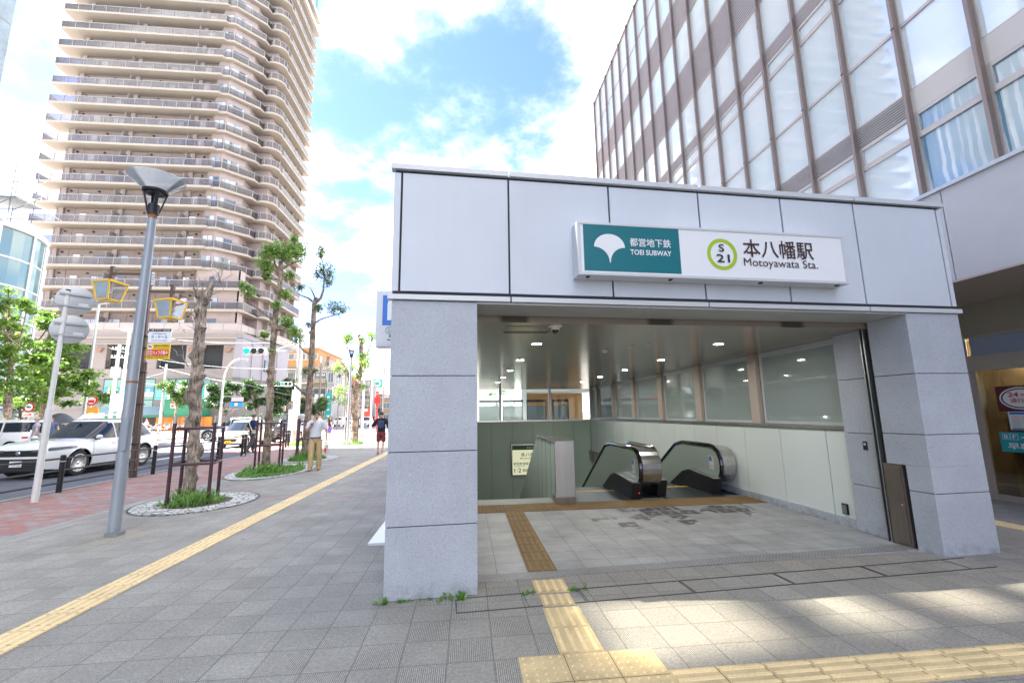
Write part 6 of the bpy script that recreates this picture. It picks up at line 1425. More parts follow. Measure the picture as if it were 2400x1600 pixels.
def car(label, loc, heading, spec, paint, group=None, plate=None, detail=True, name='parked_car', cat='car'):
    S = dict(L=4.6, W=1.82, H=1.62, wb=2.69, fo=.95, R=.35, belt=.98, deck=[(-1, 1.0), (-.9, 1.04), (-.4, 1.0), (.18, .98), (.45, .95), (.75, .87), (.92, .76), (1, .60)], F0=.36, F1=-.02, R0=-.99, R1=-.80, wt=.74, roofc=None, sill=.22, spokes=10, front_low=.26)
    S.update(spec); L, W, H = S['L'], S['W'], S['H']; hl = L/2
    t = thing(name, label, cat, loc, group, heading); K = dict(local=True)
    xf = hl-S['fo']; xr = xf-S['wb']; R = S['R']; Ra = R+.06
    def plan(x):
        u = abs(x)/hl; return 1-.26*max(0, (u-.58)/.42)**2.6
    def wid(x, z):
        zt = lerpt(S['deck'], x/hl); f = min(1, max(0, (z-S['sill'])/max(zt-S['sill'], .01)))
        v = .945+.055*sin(min(1, f*1.6)*pi/2)-.085*max(0, (f-.62)/.38)**1.8
        for xw in (xf, xr):                                        # fenders stand a little proud round the wheels
            d = math.hypot(x-xw, z-R); v += .018*math.exp(-((d-Ra)/.12)**2)
        return W/2*plan(x)*v
    def zbot(x):
        zb = S['sill']+(.05*max(0, (abs(x)/hl-.8)/.2))
        for xw in (xf, xr):
            if abs(x-xw) < Ra: zb = max(zb, R+sqrt(Ra*Ra-(x-xw)**2))
        return zb
    xs = sorted(set([-hl+L*i/70 for i in range(71)]+[xw+Ra*cos(pi*i/14) for xw in (xf, xr) for i in range(15)]+[xw+s*(Ra+.004) for xw in (xf, xr) for s in (-1, 1)]))
    m = 10; q = 6; vs = []; n = 2*(m+1)+2*q-1
    for x in xs:
        zt = lerpt(S['deck'], x/hl); zb = min(zbot(x), zt-.02); half = [(wid(x, zb+(zt-zb)*i/m), zb+(zt-zb)*i/m) for i in range(m+1)]
        topw = half[-1][0]; crown = .045
        tops = [(topw*(1-(j/q)), zt+crown*(1-(1-j/q)**2.6)) for j in range(1, q+1)]
        ring = half+tops; full = [(y, z) for y, z in ring]+[(-y, z) for y, z in reversed(ring[:-1])]
        vs += [(x, y, z) for y, z in full]
    n = len(full); mb = MB(); k = len(xs)
    mb.add(vs, [(i*n+j, (i+1)*n+j, (i+1)*n+j+1, i*n+j+1) for i in range(k-1) for j in range(n-1)]+[tuple(range(n)), tuple((k-1)*n+j for j in range(n-1, -1, -1))])
    # cabin
    bz = S['belt']-.03; N = 44; ne = 4.2; lev = 9
    def cab(s):
        f = S['F0']+(S['F1']-S['F0'])*s; r = S['R0']+(S['R1']-S['R0'])*s**1.3; w = .93*plan(0)*(1-(1-S['wt']/.93)*s**1.25)
        return f*hl, r*hl, w*W/2, bz+(H-.06-bz)*s
    def cpt(th, s, o=0.):
        f, r, w, z = cab(s); c, sn = cos(th), sin(th); a = (f-r)/2+o; b = w+o
        return ((f+r)/2+a*math.copysign(abs(c)**(2/ne), c), b*math.copysign(abs(sn)**(2/ne), sn), z)
    vs = [cpt(2*pi*j/N, i/lev) for i in range(lev+1) for j in range(N)]
    for i, (sc_, dz) in enumerate(((.93, .03), (.75, .05), (.4, .06), (.001, .062))):
        f, r, w, z = cab(1); mx = (f+r)/2; vs += [(mx+(p[0]-mx)*sc_, p[1]*sc_, p[2]+dz) for p in vs[lev*N:(lev+1)*N]]
    kk = lev+5; mb.add(vs, [(i*N+j, i*N+(j+1) % N, (i+1)*N+(j+1) % N, (i+1)*N+j) for i in range(kk-1) for j in range(N)])
    body = mb.build('body', paint, t, smooth=True, **K)
    if S['roofc']:
        f, r, w, z = cab(1); mx = (f+r)/2; mb = MB(); base = [cpt(2*pi*j/N, 1) for j in range(N)]; vs = []
        for sc_, dz in ((.965, .022), (.93, .034), (.75, .054), (.4, .064), (.001, .066)): vs += [(mx+(p[0]-mx)*sc_, p[1]*sc_, p[2]+dz) for p in base]
        mb.add(vs, [(i*N+j, i*N+(j+1) % N, (i+1)*N+(j+1) % N, (i+1)*N+j) for i in range(4) for j in range(N)]); mb.build('roof_panel', S['roofc'], t, smooth=True, **K)
    # glass laid on the cabin surface
    def patch(name, pts, nu, nv, mat, par=t):
        mb = MB(); mb.add([pts(i/nu, j/nv) for j in range(nv+1) for i in range(nu+1)], [(j*(nu+1)+i, j*(nu+1)+i+1, (j+1)*(nu+1)+i+1, (j+1)*(nu+1)+i) for j in range(nv) for i in range(nu)])
        return mb.build(name, mat, par, smooth=True, fix=False, **K)
    def front(s, y, sg=1, o=.006):
        f, r, w, z = cab(s); a = (f-r)/2; return ((f+r)/2+sg*(a*(1-abs(y)**ne)**(1/ne)+o), y*w, z)
    patch('windshield', lambda u, v: front(.04+v*.90, (u*2-1)*.86, 1, .014), 16, 8, CGLASS); patch('rear_window', lambda u, v: front(.25+v*.62, (u*2-1)*.84, -1), 12, 6, CGLASS)
    def side(x, s, sg, o=.014):
        f, r, w, z = cab(s); a = (f-r)/2; q_ = max(-1, min(1, (x-(f+r)/2)/a)); return (x, sg*(w*(1-abs(q_)**ne)**(1/ne)+o), z)
    for sg in (-1, 1):
        for (x0b, x0t, x1b, x1t) in S.get('sides', ((.0, .0, .56, .32), (-.82, -.78, -.05, -.05), (-1.62, -1.42, -.88, -.84))):
            patch('side_window', lambda u, v, A=(x0b, x0t, x1b, x1t), sg=sg: side(A[0]+(A[1]-A[0])*v+u*((A[2]+(A[3]-A[2])*v)-(A[0]+(A[1]-A[0])*v)), .10+v*.76, sg), 8, 5, CGLASS)
        def on(x, z, o=.004, sg=sg): return (x, sg*(wid(x, z)+o), z)
        mb = MB()                                                  # door seams
        for x in S.get('seams', (.92, .0, -.86)):
            pts = [(x-.05*(i/8), .34+(S['belt']-.36)*i/8) for i in range(9)]
            for (a, z), (b, z2) in zip(pts, pts[1:]): mb.quad(on(a-.006, z), on(a+.006, z), on(b+.006, z2), on(b-.006, z2))
        mb.build('door_seam', SEAM, t, fix=False, **K)
        for x in (-.62, .22)[:2]:
            MB().obox(on(x-.1, S['belt']-.13, .015), (.09, 0, 0), (0, .012, 0), (0, 0, .014)).build('door_handle', paint, t, bevel=.004, **K)
        sk = MB(); pts = [xr+Ra+.02+(xf-xr-2*Ra-.04)*i/14 for i in range(15)]
        for a, b in zip(pts, pts[1:]): sk.quad(on(a, .20), on(b, .20), on(b, .30), on(a, .30))
        sk.build('sill_trim', BLKP, t, fix=False, **K)
        mx, mz = S.get('mirror', (.60, S['belt']+.06)); y_ = wid(mx, S['belt']-.05)
        mi = MB().ball((mx+.02, sg*(y_+.09), mz), .105, 12, 8, sc=(.62, 1.0, .62)).build('mirror', paint, t, smooth=True, **K)
        MB().box(mx-.03, min(sg*(y_-.04), sg*(y_+.1)), mz-.09, mx+.05, max(sg*(y_-.04), sg*(y_+.1)), mz-.05).build('mirror_foot', BLKP, mi, **K)
        # head and tail lamps follow the body surface
        hx0, hx1, hz0, hz1 = S.get('lamp', (.70, .955, .66, .78))
        patch('headlight', lambda u, v, sg=sg: (lambda x, z: (x, sg*(wid(x, z)+.006), z))(hl*(hx0+(hx1-hx0)*u), min(hz0+.03*(1-u)+(hz1-hz0-.03*(1-u))*v+.02*(1-u), lerpt(S['deck'], (hx0+(hx1-hx0)*u))-.02)), 8, 3, HEADL)
        mb = MB()
        fx = hl+.006; mb.add([(fx, sg*W*.36, hz0-.01), (fx, sg*W*.20, hz0-.01), (fx, sg*W*.20, hz0+.05), (fx, sg*W*.36, hz0+.06)], [(0, 1, 2, 3)]); mb.build('headlight', HEADL, t, fix=False, **K)
        patch('tail_lamp', lambda u, v, sg=sg: (lambda x, z: (x, sg*(wid(x, z)+.006), z))(-hl*(.90+.09*u), .82+.10*v), 4, 3, TAILL)
        # wheels
        for xw in (xf, xr):
            yw = sg*(W/2*.985); mb = MB(); sg_ = sg
            mb.lathe((xw, yw-sg*.21, R), [(R*.62, .0), (R*.9, .0), (R, .03), (R, .18), (R*.96, .205), (R*.74, .212), (R*.70, .20)], 36, ax=(0, sg, 0)); w_ = mb.build('wheel', TYRE, t, smooth=True, **K)
            mb = MB(); mb.lathe((xw, yw-sg*.21, R), [(R*.70, .19), (R*.73, .208), (R*.66, .205), (R*.64, .10), (.02, .09)], 36, ax=(0, sg, 0)); mb.build('rim_barrel', M('dark rim', (.06, .06, .065), .4, .6), w_, smooth=True, **K)
            mb = MB(); c = Vector((xw, yw-sg*.012, R)); ns = S['spokes']
            for i in range(ns*2):
                a = 2*pi*(i//2)/ns+(.11 if i % 2 else -.11); d = Vector((cos(a), 0, sin(a))); e = Vector((cos(2*pi*(i//2)/ns+(.05 if i % 2 else -.05)), 0, sin(2*pi*(i//2)/ns+(.05 if i % 2 else -.05))))
                mb.beam(c+e*R*.12-Vector((0, sg*.02, 0)), c+d*R*.68, .020, .028, up=(0, 1, 0))
            mb.lathe((xw, yw-sg*.03, R), [(R*.16, 0), (R*.14, .02), (.001, .025)], 16, ax=(0, sg, 0)); mb.lathe((xw, yw-sg*.01, R), [(R*.71, 0), (R*.735, .005), (R*.67, .008)], 36, ax=(0, sg, 0)); mb.build('rim', ALLOY, w_, fix=True, **K)
            MB().lathe((xw, yw-sg*.24, R), [(Ra+.0, 0), (.01, .0)], 24, ax=(0, sg, 0)).build('wheel_well', BLKP, w_, fix=False, **K)
    # nose
    fx = hl
    gz0, gz1 = S.get('grille', (.30, .58)); gw = S.get('gw', .36)
    g = MB().add([(fx+.012, -W*gw, gz1), (fx+.012, W*gw, gz1), (fx+.012, W*gw*.86, gz0), (fx+.012, -W*gw*.86, gz0), (fx-.05, -W*gw, gz1), (fx-.05, W*gw, gz1), (fx-.05, W*gw*.86, gz0), (fx-.05, -W*gw*.86, gz0)], [(0, 3, 2, 1), (0, 1, 5, 4), (1, 2, 6, 5), (2, 3, 7, 6), (3, 0, 4, 7)]).build('grille', BLKP, t, **K)
    mb = MB(); ng = S.get('bars', 5)
    for i in range(ng): z = gz0+(gz1-gz0)*(i+.5)/ng; mb.box(fx+.012, -W*gw*.93, z-.008, fx+.022, W*gw*.93, z+.008)
    mb.build('grille_bars', S.get('barm', BLKM), g, **K)
    MB().box(fx-.02, -W*.40, S['sill']-.01, fx+.015, W*.40, S['sill']+.05).build('bumper_lip', BLKP, t, **K)
    ub = S.get('upper', None)
    if ub: MB().box(fx-.09, -W*.34, ub[0], fx+.004, W*.34, ub[1]).build('nose_band', BLKP, t, bevel=.01, **K)
    MB().lathe((fx+(.006 if ub else .0), 0, S.get('badge', .68)), [(.001, .01), (.05, .008), (.062, 0), (.062, -.02)], 20, ax=(1, 0, 0)).build('badge', CHROME, t, smooth=True, **K)
    if plate:
        pm, s1 = plate; pz = S.get('pz', .44)
        p = MB().box(fx+.02, -.165, pz-.082, fx+.03, .165, pz+.082).build('licence_plate', pm, t, bevel=.003, **K)
        if s1: text(s1, 'lettering', INK, p, (fx+.031, -.13, pz-.055), (0, 1, 0), (0, 0, 1), .09, .26, .006, depth=.001, local=True)
    mb = MB().box(-hl+.25, -W*.42, .18, hl-.25, W*.42, .5); mb.build('underbody', BLKP, t, **K)
    return t
NEG = -pi/2                                                        # nose towards the viewer
suv = dict(L=4.70, W=1.88, H=1.74, wb=2.69, fo=.93, R=.385, belt=1.06, sill=.25, roofc=CARB, deck=[(-1, .95), (-.95, 1.12), (-.6, 1.12), (.1, 1.07), (.42, 1.08), (.72, 1.04), (.90, .97), (.97, .89), (1, .76)], F0=.47, F1=.06, R0=-.985, R1=-.62, wt=.73, lamp=(.66, .985, .80, .90), grille=(.27, .60), gw=.345, bars=7, upper=(.66, .84), badge=.76, pz=.46, spokes=15,
    sides=((.02, .02, .82, .42), (-.92, -.88, -.05, -.04), (-1.75, -1.30, -.98, -.93)), seams=(.98, .0, -.92), mirror=(.82, 1.15), barm=M('dark chrome', (.16, .16, .17), .25, .8))
car('large white SUV with black roof standing in the near lane behind the fence', (-12.95, 16.9, -.115), NEG-.02, suv, CARW, plate=(PLATEW, '·13-55'))
kei = dict(L=3.4, W=1.48, H=1.52, wb=2.46, fo=.55, R=.27, belt=.93, deck=[(-1, .90), (-.95, .96), (.2, .94), (.55, .90), (.80, .84), (.94, .74), (1, .62)], F0=.62, F1=.24, R0=-.99, R1=-.84, wt=.76, lamp=(.74, .985, .62, .76), grille=(.36, .50), gw=.30, bars=2, badge=.66, pz=.34, spokes=8, sides=((.02, .02, .80, .52), (-.95, -.92, -.05, -.04)), seams=(.85, .0, -.9), mirror=(.72, .98), barm=CHROME)
car('small pale beige kei car with yellow plate facing the viewer', (-13.25, 28.3, -.115), NEG, kei, M('pearl beige paint', (.70, .67, .58), .25, coat=.6), plate=(PLATEY, '· 8167'))
car('silver SUV crossing the junction behind the kei car', (at(545, 1000, 36).x, 36.2, -.12), pi+.15, dict(suv, L=4.6, W=1.8, H=1.70, roofc=None, wt=.76, R1=-.8, spokes=6), CARS, 'cars crossing the junction')
van = dict(L=4.7, W=1.85, H=1.90, wb=2.95, fo=.85, R=.33, belt=1.12, deck=[(-1, 1.1), (.2, 1.12), (.62, 1.08), (.84, 1.0), (.96, .90), (1, .74)], F0=.70, F1=.40, R0=-.99, R1=-.93, wt=.82, lamp=(.80, .99, .74, .92), grille=(.36, .86), gw=.30, bars=6, barm=CHROME, badge=.93, pz=.30, sides=((.1, .1, 1.1, .8), (-1.0, -1.0, 0, 0), (-2.1, -2.0, -1.1, -1.1)), seams=(1.1, .05, -1.05), mirror=(1.15, 1.18))
car('big black minivan with chrome grille waiting behind the signal mast', (at(672, 1000, 33).x+.2, 33.5, -.12), NEG+.12, van, CARB, plate=(PLATEW, '· 23-40'), name='minivan', cat='van')
car('white wagon half cut off at the left edge, beyond the near lane', (at(30, 1000, 25).x-.8, 25.2, -.11), pi*.98, dict(van, H=1.75, L=4.4), CARW, name='white_wagon')
for i, (px_, Y, lb, h) in enumerate(((800, 76, 'white hatchback seen from behind down the street', pi/2), (858, 72, 'white car coming up the far street behind the curved lamp', NEG), (840, 88, 'pale far van behind the oncoming white car', NEG), (812, 90, 'dark far car beside the white hatchback', pi/2), (882, 110, 'red far car at the end of the street', pi/2))):
    c = at(px_, 985, Y); car(lb, (c.x, Y, -.125), h, dict(kei, L=3.9, W=1.66) if i != 2 else van, (CARW, CARW, CARS, CARB, M('red car paint', (.45, .02, .03), .25, coat=.6))[i], 'small cars far down the street')
# ================================================================ people
SKIN = M('skin', (.56, .36, .26), .55, var=.05, vs=8); HAIR = M('black hair', (.014, .011, .010), .5); HAIRB = M('brown hair', (.06, .03, .02), .5)
def skinmesh(name, V, E, mat, parent, root, sub=2):
    ks = list(V); me = bpy.data.meshes.new(name); me.from_pydata([V[k][0] for k in ks], [(ks.index(a), ks.index(b)) for a, b in E], [])
    o = bpy.data.objects.new(name, me); COL.objects.link(o)
    md = o.modifiers.new('skin', 'SKIN'); md.use_smooth_shade = True; md.branch_smoothing = .4
    for i, k in enumerate(ks):
        r = V[k][1]; d = me.skin_vertices[0].data[i]; d.radius = r if hasattr(r, '__len__') else (r, r); d.use_root = (k == root)
    s = o.modifiers.new('sub', 'SUBSURF'); s.levels = sub; s.render_levels = sub
    dg = bpy.context.evaluated_depsgraph_get(); dg.update(); m2 = bpy.data.meshes.new_from_object(o.evaluated_get(dg))
    bpy.data.objects.remove(o); bpy.data.meshes.remove(me); m2.name = name
    m2.materials.clear(); m2.materials.append(mat); m2.polygons.foreach_set('use_smooth', [True]*len(m2.polygons))
    q = bpy.data.objects.new(name, m2); COL.objects.link(q); q.parent = parent; ORG[q.name] = (0, 0, 0); return q
V3 = Vector
def person(label, loc, rz, pose='stand', h=1.72, shirt=(.7, .7, .7), trousers=(.3, .25, .2), shoes=(.1, .08, .06), hair='short', skirt=None, shorts=False, sleeve=.5, group='people on the street', cap=None, haircol=None, woman=False, arms=None, legs=None, fingers=False, boots=False):
    """faces -y; legs/arms give joint positions: L is the +x side"""
    t = thing('person', label, 'person', loc, group, rz); k = h/1.72
    A = dict(elL=(.27, .02, 1.14), haL=(.29, -.06, .88), elR=(-.27, .02, 1.14), haR=(-.29, -.06, .88)); A.update(arms or {})
    G = dict(hipz=.92, knL=(.10, -.06, .50), anL=(.10, .0, .09), knR=(-.10, -.02, .50), anR=(-.10, .10, .09), lean=0.); G.update(legs or {})
    s = .86 if woman else 1.; ln = G['lean']; hz = G['hipz']-.92
    P = lambda x, y, z: V3((x*k, y*k, z*k))
    J = dict(pel=P(0, 0, .95+hz), wai=P(0, ln*.3, 1.10+hz), che=P(0, ln*.7-.005, 1.30+hz), nec=P(0, ln, 1.46+hz), hd0=P(0, ln-.015, 1.545+hz), hd1=P(0, ln-.005, 1.625+hz), hd2=P(0, ln+.0, 1.685+hz),
             shL=P(.175*s, ln, 1.41+hz), shR=P(-.175*s, ln, 1.41+hz), hiL=P(.09, 0, .90+hz), hiR=P(-.09, 0, .90+hz))
    for q in ('elL', 'haL', 'elR', 'haR', 'knL', 'anL', 'knR', 'anR'): J[q] = P(*(A.get(q) or G.get(q)))
    V = dict(pel=(J['pel'], (.10*k, .09*k)), wai=(J['wai'], (.09*s*k, .085*k)), che=(J['che'], (.10*s*k, .09*k)), nec=(J['nec'], .056*k), hd0=(J['hd0'], (.066*k, .078*k)), hd1=(J['hd1'], (.076*k, .092*k)), hd2=(J['hd2'], (.055*k, .066*k)))
    E = [('pel', 'wai'), ('wai', 'che'), ('che', 'nec'), ('nec', 'hd0'), ('hd0', 'hd1'), ('hd1', 'hd2')]
    for c in 'LR':
        el, ha = J['el'+c], J['ha'+c]; d = (ha-el).normalized(); w = el+(ha-el)*.93
        V.update({'sh'+c: (J['sh'+c], .058*k), 'el'+c: (el, .041*k), 'wr'+c: (w, .028*k), 'pa'+c: (ha+d*.045*k, (.036*k, .020*k))}); E += [('che', 'sh'+c), ('sh'+c, 'el'+c), ('el'+c, 'wr'+c), ('wr'+c, 'pa'+c)]
        an, kn = J['an'+c], J['kn'+c]; toe = an+V3((0, -.15*k, -.045*k))
        V.update({'hi'+c: (J['hi'+c], .085*k), 'kn'+c: (kn, .058*k), 'ca'+c: (kn.lerp(an, .35), .055*k), 'an'+c: (an, .038*k), 'to'+c: (toe, (.04*k, .025*k))}); E += [('pel', 'hi'+c), ('hi'+c, 'kn'+c), ('kn'+c, 'ca'+c), ('ca'+c, 'an'+c), ('an'+c, 'to'+c)]
    body = skinmesh('body', V, E, SKIN, t, 'pel')
    for c in 'LR':                                                 # separate fingers and a thumb on each palm
        el, ha = J['el'+c], J['ha'+c]; d = (ha-el).normalized(); sd = d.cross(V3((0, 1, .2))).normalized(); nn = sd.cross(d)
        mb = MB(); b0 = ha+d*.07*k
        for i, (o, ln_) in enumerate(((-.027, .062), (-.009, .075), (.009, .070), (.026, .055))):
            p = b0+sd*o*k; mb.tube([p, p+d*ln_*.5*k, p+d*ln_*.8*k+nn*.022*k, p+d*ln_*.85*k+nn*.04*k], [.0095*k, .009*k, .008*k, .006*k], 6)
        p = ha+d*.02*k-sd*.03*k; mb.tube([p, p-sd*.022*k+d*.025*k, p-sd*.024*k+d*.055*k+nn*.015*k], [.011*k, .010*k, .007*k], 6)
        mb.build('fingers', SKIN, body, local=True, smooth=True)
    # face
    hd = J['hd1']; F = lambda x, y, z: (hd.x+x*k, hd.y+y*k, hd.z+z*k)
    mb = MB()
    for x in (-.03, .03): mb.ball(F(x, -.083, -.008), .0095*k, 8, 5, sc=(1.3, .6, .7))
    mb.build('eyes', INK, body, local=True)
    MB().beam(F(-.045, -.087, .014), F(-.015, -.092, .017), .008*k, .008*k).beam(F(.045, -.087, .014), F(.015, -.092, .017), .008*k, .008*k).build('brows', HAIR, body, local=True)
    MB().add([F(0, -.088, .01), F(-.014, -.088, -.035), F(.014, -.088, -.035), F(0, -.115, -.032)], [(0, 1, 3), (0, 3, 2), (1, 2, 3)]).build('nose', SKIN, body, local=True)
    MB().beam(F(-.022, -.083, -.062), F(.022, -.083, -.062), .008*k, .007*k).build('mouth', M('lips', (.36, .15, .12), .5), body, local=True)
    for x in (-1, 1): MB().ball(F(x*.078, .0, -.015), .022*k, 8, 6, sc=(.4, .8, 1.25)).build('ear', SKIN, body, local=True, smooth=True)
    hm = haircol or HAIR; mb = MB(); rndp = random.Random(int(loc[0]*100)); nn_, kk_ = 20, 9; vs = []
    for i in range(kk_+1):
        ph = (pi*.56)*i/kk_
        for j in range(nn_):
            th = 2*pi*j/nn_; fr = max(0, -sin(th)); lim = 1-.42*fr**2; p_ = ph*lim+(.0); r = 1.04+.10*rndp.random()
            vs.append(F(.086*r*sin(p_)*cos(th), .100*r*sin(p_)*sin(th)+.006, .088*r*cos(p_)+.012))
    mb.add(vs, [(i*nn_+j, (i+1)*nn_+j, (i+1)*nn_+(j+1) % nn_, i*nn_+(j+1) % nn_) for i in range(kk_) for j in range(nn_)])
    if hair == 'long': mb.tube([F(0, .06, 0), F(0, .085, -.10), F(0, .09, -.22), F(0, .085, -.32)], [.075*k, .085*k, .08*k, .03*k], 10)
    mb.build('hair', hm, body, local=True, smooth=True)
    if cap:
        MB().lathe(F(0, 0, .015), [(.099*k, -.01*k), (.102*k, .02*k), (.085*k, .075*k), (.04*k, .095*k), (.001, .098*k)], 18).add([F(.07, -.06, .01), F(.05, -.17, .0), F(-.05, -.17, .0), F(-.07, -.06, .01)], [(0, 1, 2, 3)]).build('cap', M('cap %s' % (cap,), cap, .7), body, local=True, smooth=True)
    # clothes as shells over the body
    SH = M('cloth %.2f %.2f %.2f' % shirt, shirt, .85, var=.10, vs=9, bump=.4, bs=22); TR = M('cloth %.2f %.2f %.2f' % trousers, trousers, .85, var=.12, vs=8, bump=.5, bs=18)
    def loft(mb, rings, n=18):
        vs = [(c.x+rx*k*cos(2*pi*a/n), c.y+ry*k*sin(2*pi*a/n), c.z) for c, rx, ry in rings for a in range(n)]
        mb.add(vs, [(i*n+a, i*n+(a+1) % n, (i+1)*n+(a+1) % n, (i+1)*n+a) for i in range(len(rings)-1) for a in range(n)])
    mb = MB(); zq = lambda z, f: P(0, ln*f, z+hz)
    loft(mb, [(zq(.915, .0), .168*s, .128), (zq(.93, .0), .172*s, .130), (zq(1.0, .1), .164*s, .124), (zq(1.10, .3), .158*s, .120), (zq(1.20, .5), .170*s, .128), (zq(1.30, .7), .184*s, .134), (zq(1.37, .8), .190*s, .126), (zq(1.415, .9), .165*s, .105), (zq(1.45, 1), .098*s, .080), (zq(1.475, 1), .070, .068)])
    for c, sg in (('L', 1), ('R', -1)):
        sh_ = J['sh'+c]+V3((-sg*.03*k, 0, -.015*k)); el_ = J['el'+c]; e1_ = J['sh'+c].lerp(el_, min(sleeve, 1)); pts = [sh_+V3((-sg*.06*k, 0, .0)), sh_, J['sh'+c]+V3((sg*.008*k, 0, -.03*k)), J['sh'+c].lerp(el_, min(sleeve, 1)*.6), e1_]; rr = [.07*k, .078*k, .076*k, .068*k, .066*k]
        if sleeve > 1: pts.append(el_.lerp(J['ha'+c], sleeve-1)); rr.append(.046*k)
        mb.tube(pts, rr, 14)
    mb.build('shirt', SH, t, local=True, smooth=True)
    if skirt:
        SK = M('cloth %.2f %.2f %.2f' % skirt, skirt, .85, var=.1, vs=8); mb = MB(); mb.lathe(tuple(P(0, 0, .50)), [(.165*k, 0), (.17*k, .2*k), (.155*k, .42*k), (.12*k, .50*k)], 18); mb.build('skirt', SK, t, local=True, smooth=True)
    else:
        mb = MB(); loft(mb, [(zq(.99, .1), .158*s, .120), (zq(.93, 0), .166*s, .126), (zq(.86, 0), .172*s, .130), (zq(.80, 0), .165*s, .122)])
        for c in 'LR':
            hp = J['hi'+c]+V3((0, 0, -.02*k)); kn, an = J['kn'+c], J['an'+c]
            if shorts: mb.tube([hp, hp.lerp(kn, .5), hp.lerp(kn, .9)], [.096*k, .098*k, .098*k], 14)
            else: mb.tube([hp, hp.lerp(kn, .5), kn, kn.lerp(an, .3), kn.lerp(an, .6), kn.lerp(an, .86), kn.lerp(an, .93)], [.096*k, .092*k, .080*k, .079*k, .076*k, .074*k, .080*k], 14)
        mb.build('trousers' if not shorts else 'shorts', TR, t, local=True, smooth=True)
    SO = M('shoe %.2f %.2f %.2f' % shoes, shoes, .6)
    for c in 'LR':
        an = J['an'+c]; skinmesh('shoe', dict(a=(an+V3((0, .02*k, (.11 if boots else .03)*k)), .052*k), b=(an+V3((0, .03*k, -.035*k)), .055*k), c=(an+V3((0, -.09*k, -.045*k)), (.05*k, .045*k)), d=(an+V3((0, -.17*k, -.055*k)), (.046*k, .03*k))), [('a', 'b'), ('b', 'c'), ('c', 'd')], SO, t, 'b', 1)
    return t, J, k
# walking man, nearest
t, J, k = person('man in white t-shirt, tan trousers and tan boots walking towards the viewer', (-4.55, 14.15, 0), .22, h=1.73, shirt=(.66, .68, .76), trousers=(.50, .37, .19), shoes=(.40, .19, .04), sleeve=.75, boots=True,
    arms=dict(elR=(-.26, -.05, 1.15), haR=(-.075, -.20, 1.40), elL=(.29, .04, 1.13), haL=(.30, -.03, .88)), legs=dict(knL=(.12, -.05, .50), anL=(.12, .02, .085), knR=(-.09, -.16, .53), anR=(-.09, -.18, .085)))
MB().lathe(tuple(J['pel']+V3((0, 0, -.005))), [(.165, -.02), (.165, .022)], 20).build('belt', M('patterned belt', (.16, .10, .07), .6, var=.5, vs=40), t, local=True, fix=False)
MB().lathe(tuple(J['hd0']+V3((0, -.035, -.02))), [(.03, -.02), (.036, .0), (.03, .02)], 10).build('beard', HAIR, t, local=True)
MB().tube([tuple(J['elR'].lerp(J['haR'], .78)), tuple(J['elR'].lerp(J['haR'], .86))], .036, 10).build('wristwatch', BLKM, t, local=True)
hw = t.matrix_basis @ (J['haL']+V3((.02, -.02, -.10))); b = thing('shopping_bag', 'small pale paper bag with red mark carried by the walking man', 'bag', tuple(hw))
MB().box(hw.x-.05, hw.y-.11, hw.z-.30, hw.x+.04, hw.y+.11, hw.z-.04).build('bag', M('paper bag', (.62, .58, .50), .7, var=.1), b, bevel=.01); MB().box(hw.x-.03, hw.y-.115, hw.z-.26, hw.x+.03, hw.y-.111, hw.z-.15).build('red_mark', SIGR, b); MB().tube([(hw.x-.02, hw.y-.06, hw.z-.05), (hw.x, hw.y, hw.z+.05), (hw.x-.02, hw.y+.06, hw.z-.05)], .006, 6).build('handle', WHITEP, b)
# man in navy at the kerb
t, J, k = person('man in navy shirt with pale shoulder strap walking along the kerb, seen from behind', (-9.6, 21.3, 0), pi*.80, h=1.70, shirt=(.010, .022, .085), trousers=(.06, .062, .07), shoes=(.03, .03, .03), sleeve=.9, haircol=M('greying hair', (.05, .05, .055), .6), arms=dict(elR=(-.30, .05, 1.13), haR=(-.30, -.16, .98), elL=(.27, .10, 1.14), haL=(.25, .06, .90)), legs=dict(knL=(.09, -.16, .52), anL=(.09, -.10, .09), knR=(-.09, .06, .50), anR=(-.09, .26, .14)))
MB().beam((.12, .135, 1.40), (-.16, .13, 1.0), .05, .02).beam((.12, -.13, 1.40), (-.16, -.13, 1.0), .05, .02).build('shoulder_strap', M('pale strap', (.60, .55, .45), .7), t, local=True)
MB().box(-.26, -.04, .86, -.18, .16, 1.03).build('small_bag', M('cream pouch', (.45, .42, .36), .7), t, local=True, bevel=.02)
# passer-by at the pier edge
t, J, k = person('person in dark top and maroon shorts with blue backpack walking away beside the pier', (-3.50, 18.9, 0), pi+.05, h=1.72, shirt=(.016, .018, .026), trousers=(.20, .045, .05), shoes=(.55, .52, .50), shorts=True, sleeve=1.4, arms=dict(elL=(.32, -.02, 1.16), haL=(.16, -.17, 1.22), elR=(-.28, .03, 1.14), haR=(-.26, -.15, 1.0)), legs=dict(knL=(.10, -.03, .50), anL=(.10, .05, .085), knR=(-.10, -.08, .50), anR=(-.10, .26, .17)))
skinmesh('backpack', dict(a=(V3((0, .18, 1.38)), (.11, .07)), b=(V3((0, .20, 1.22)), (.14, .09)), c=(V3((0, .19, 1.04)), (.13, .08))), [('a', 'b'), ('b', 'c')], M('navy backpack', (.035, .055, .13), .7), t, 'b', 1)
MB().beam((.10, -.10, 1.20), (.12, .08, 1.47), .045, .02).beam((-.10, -.10, 1.20), (-.12, .08, 1.47), .045, .02).build('strap', MATS['navy backpack'], t, local=True)
person('woman in black top and violet skirt waiting at the crossing', (at(771, 1020, 31.6).x, 31.6, 0), 2.4, h=1.60, shirt=(.02, .02, .024), skirt=(.14, .08, .36), shoes=(.4, .28, .2), woman=True, hair='long', haircol=HAIRB)
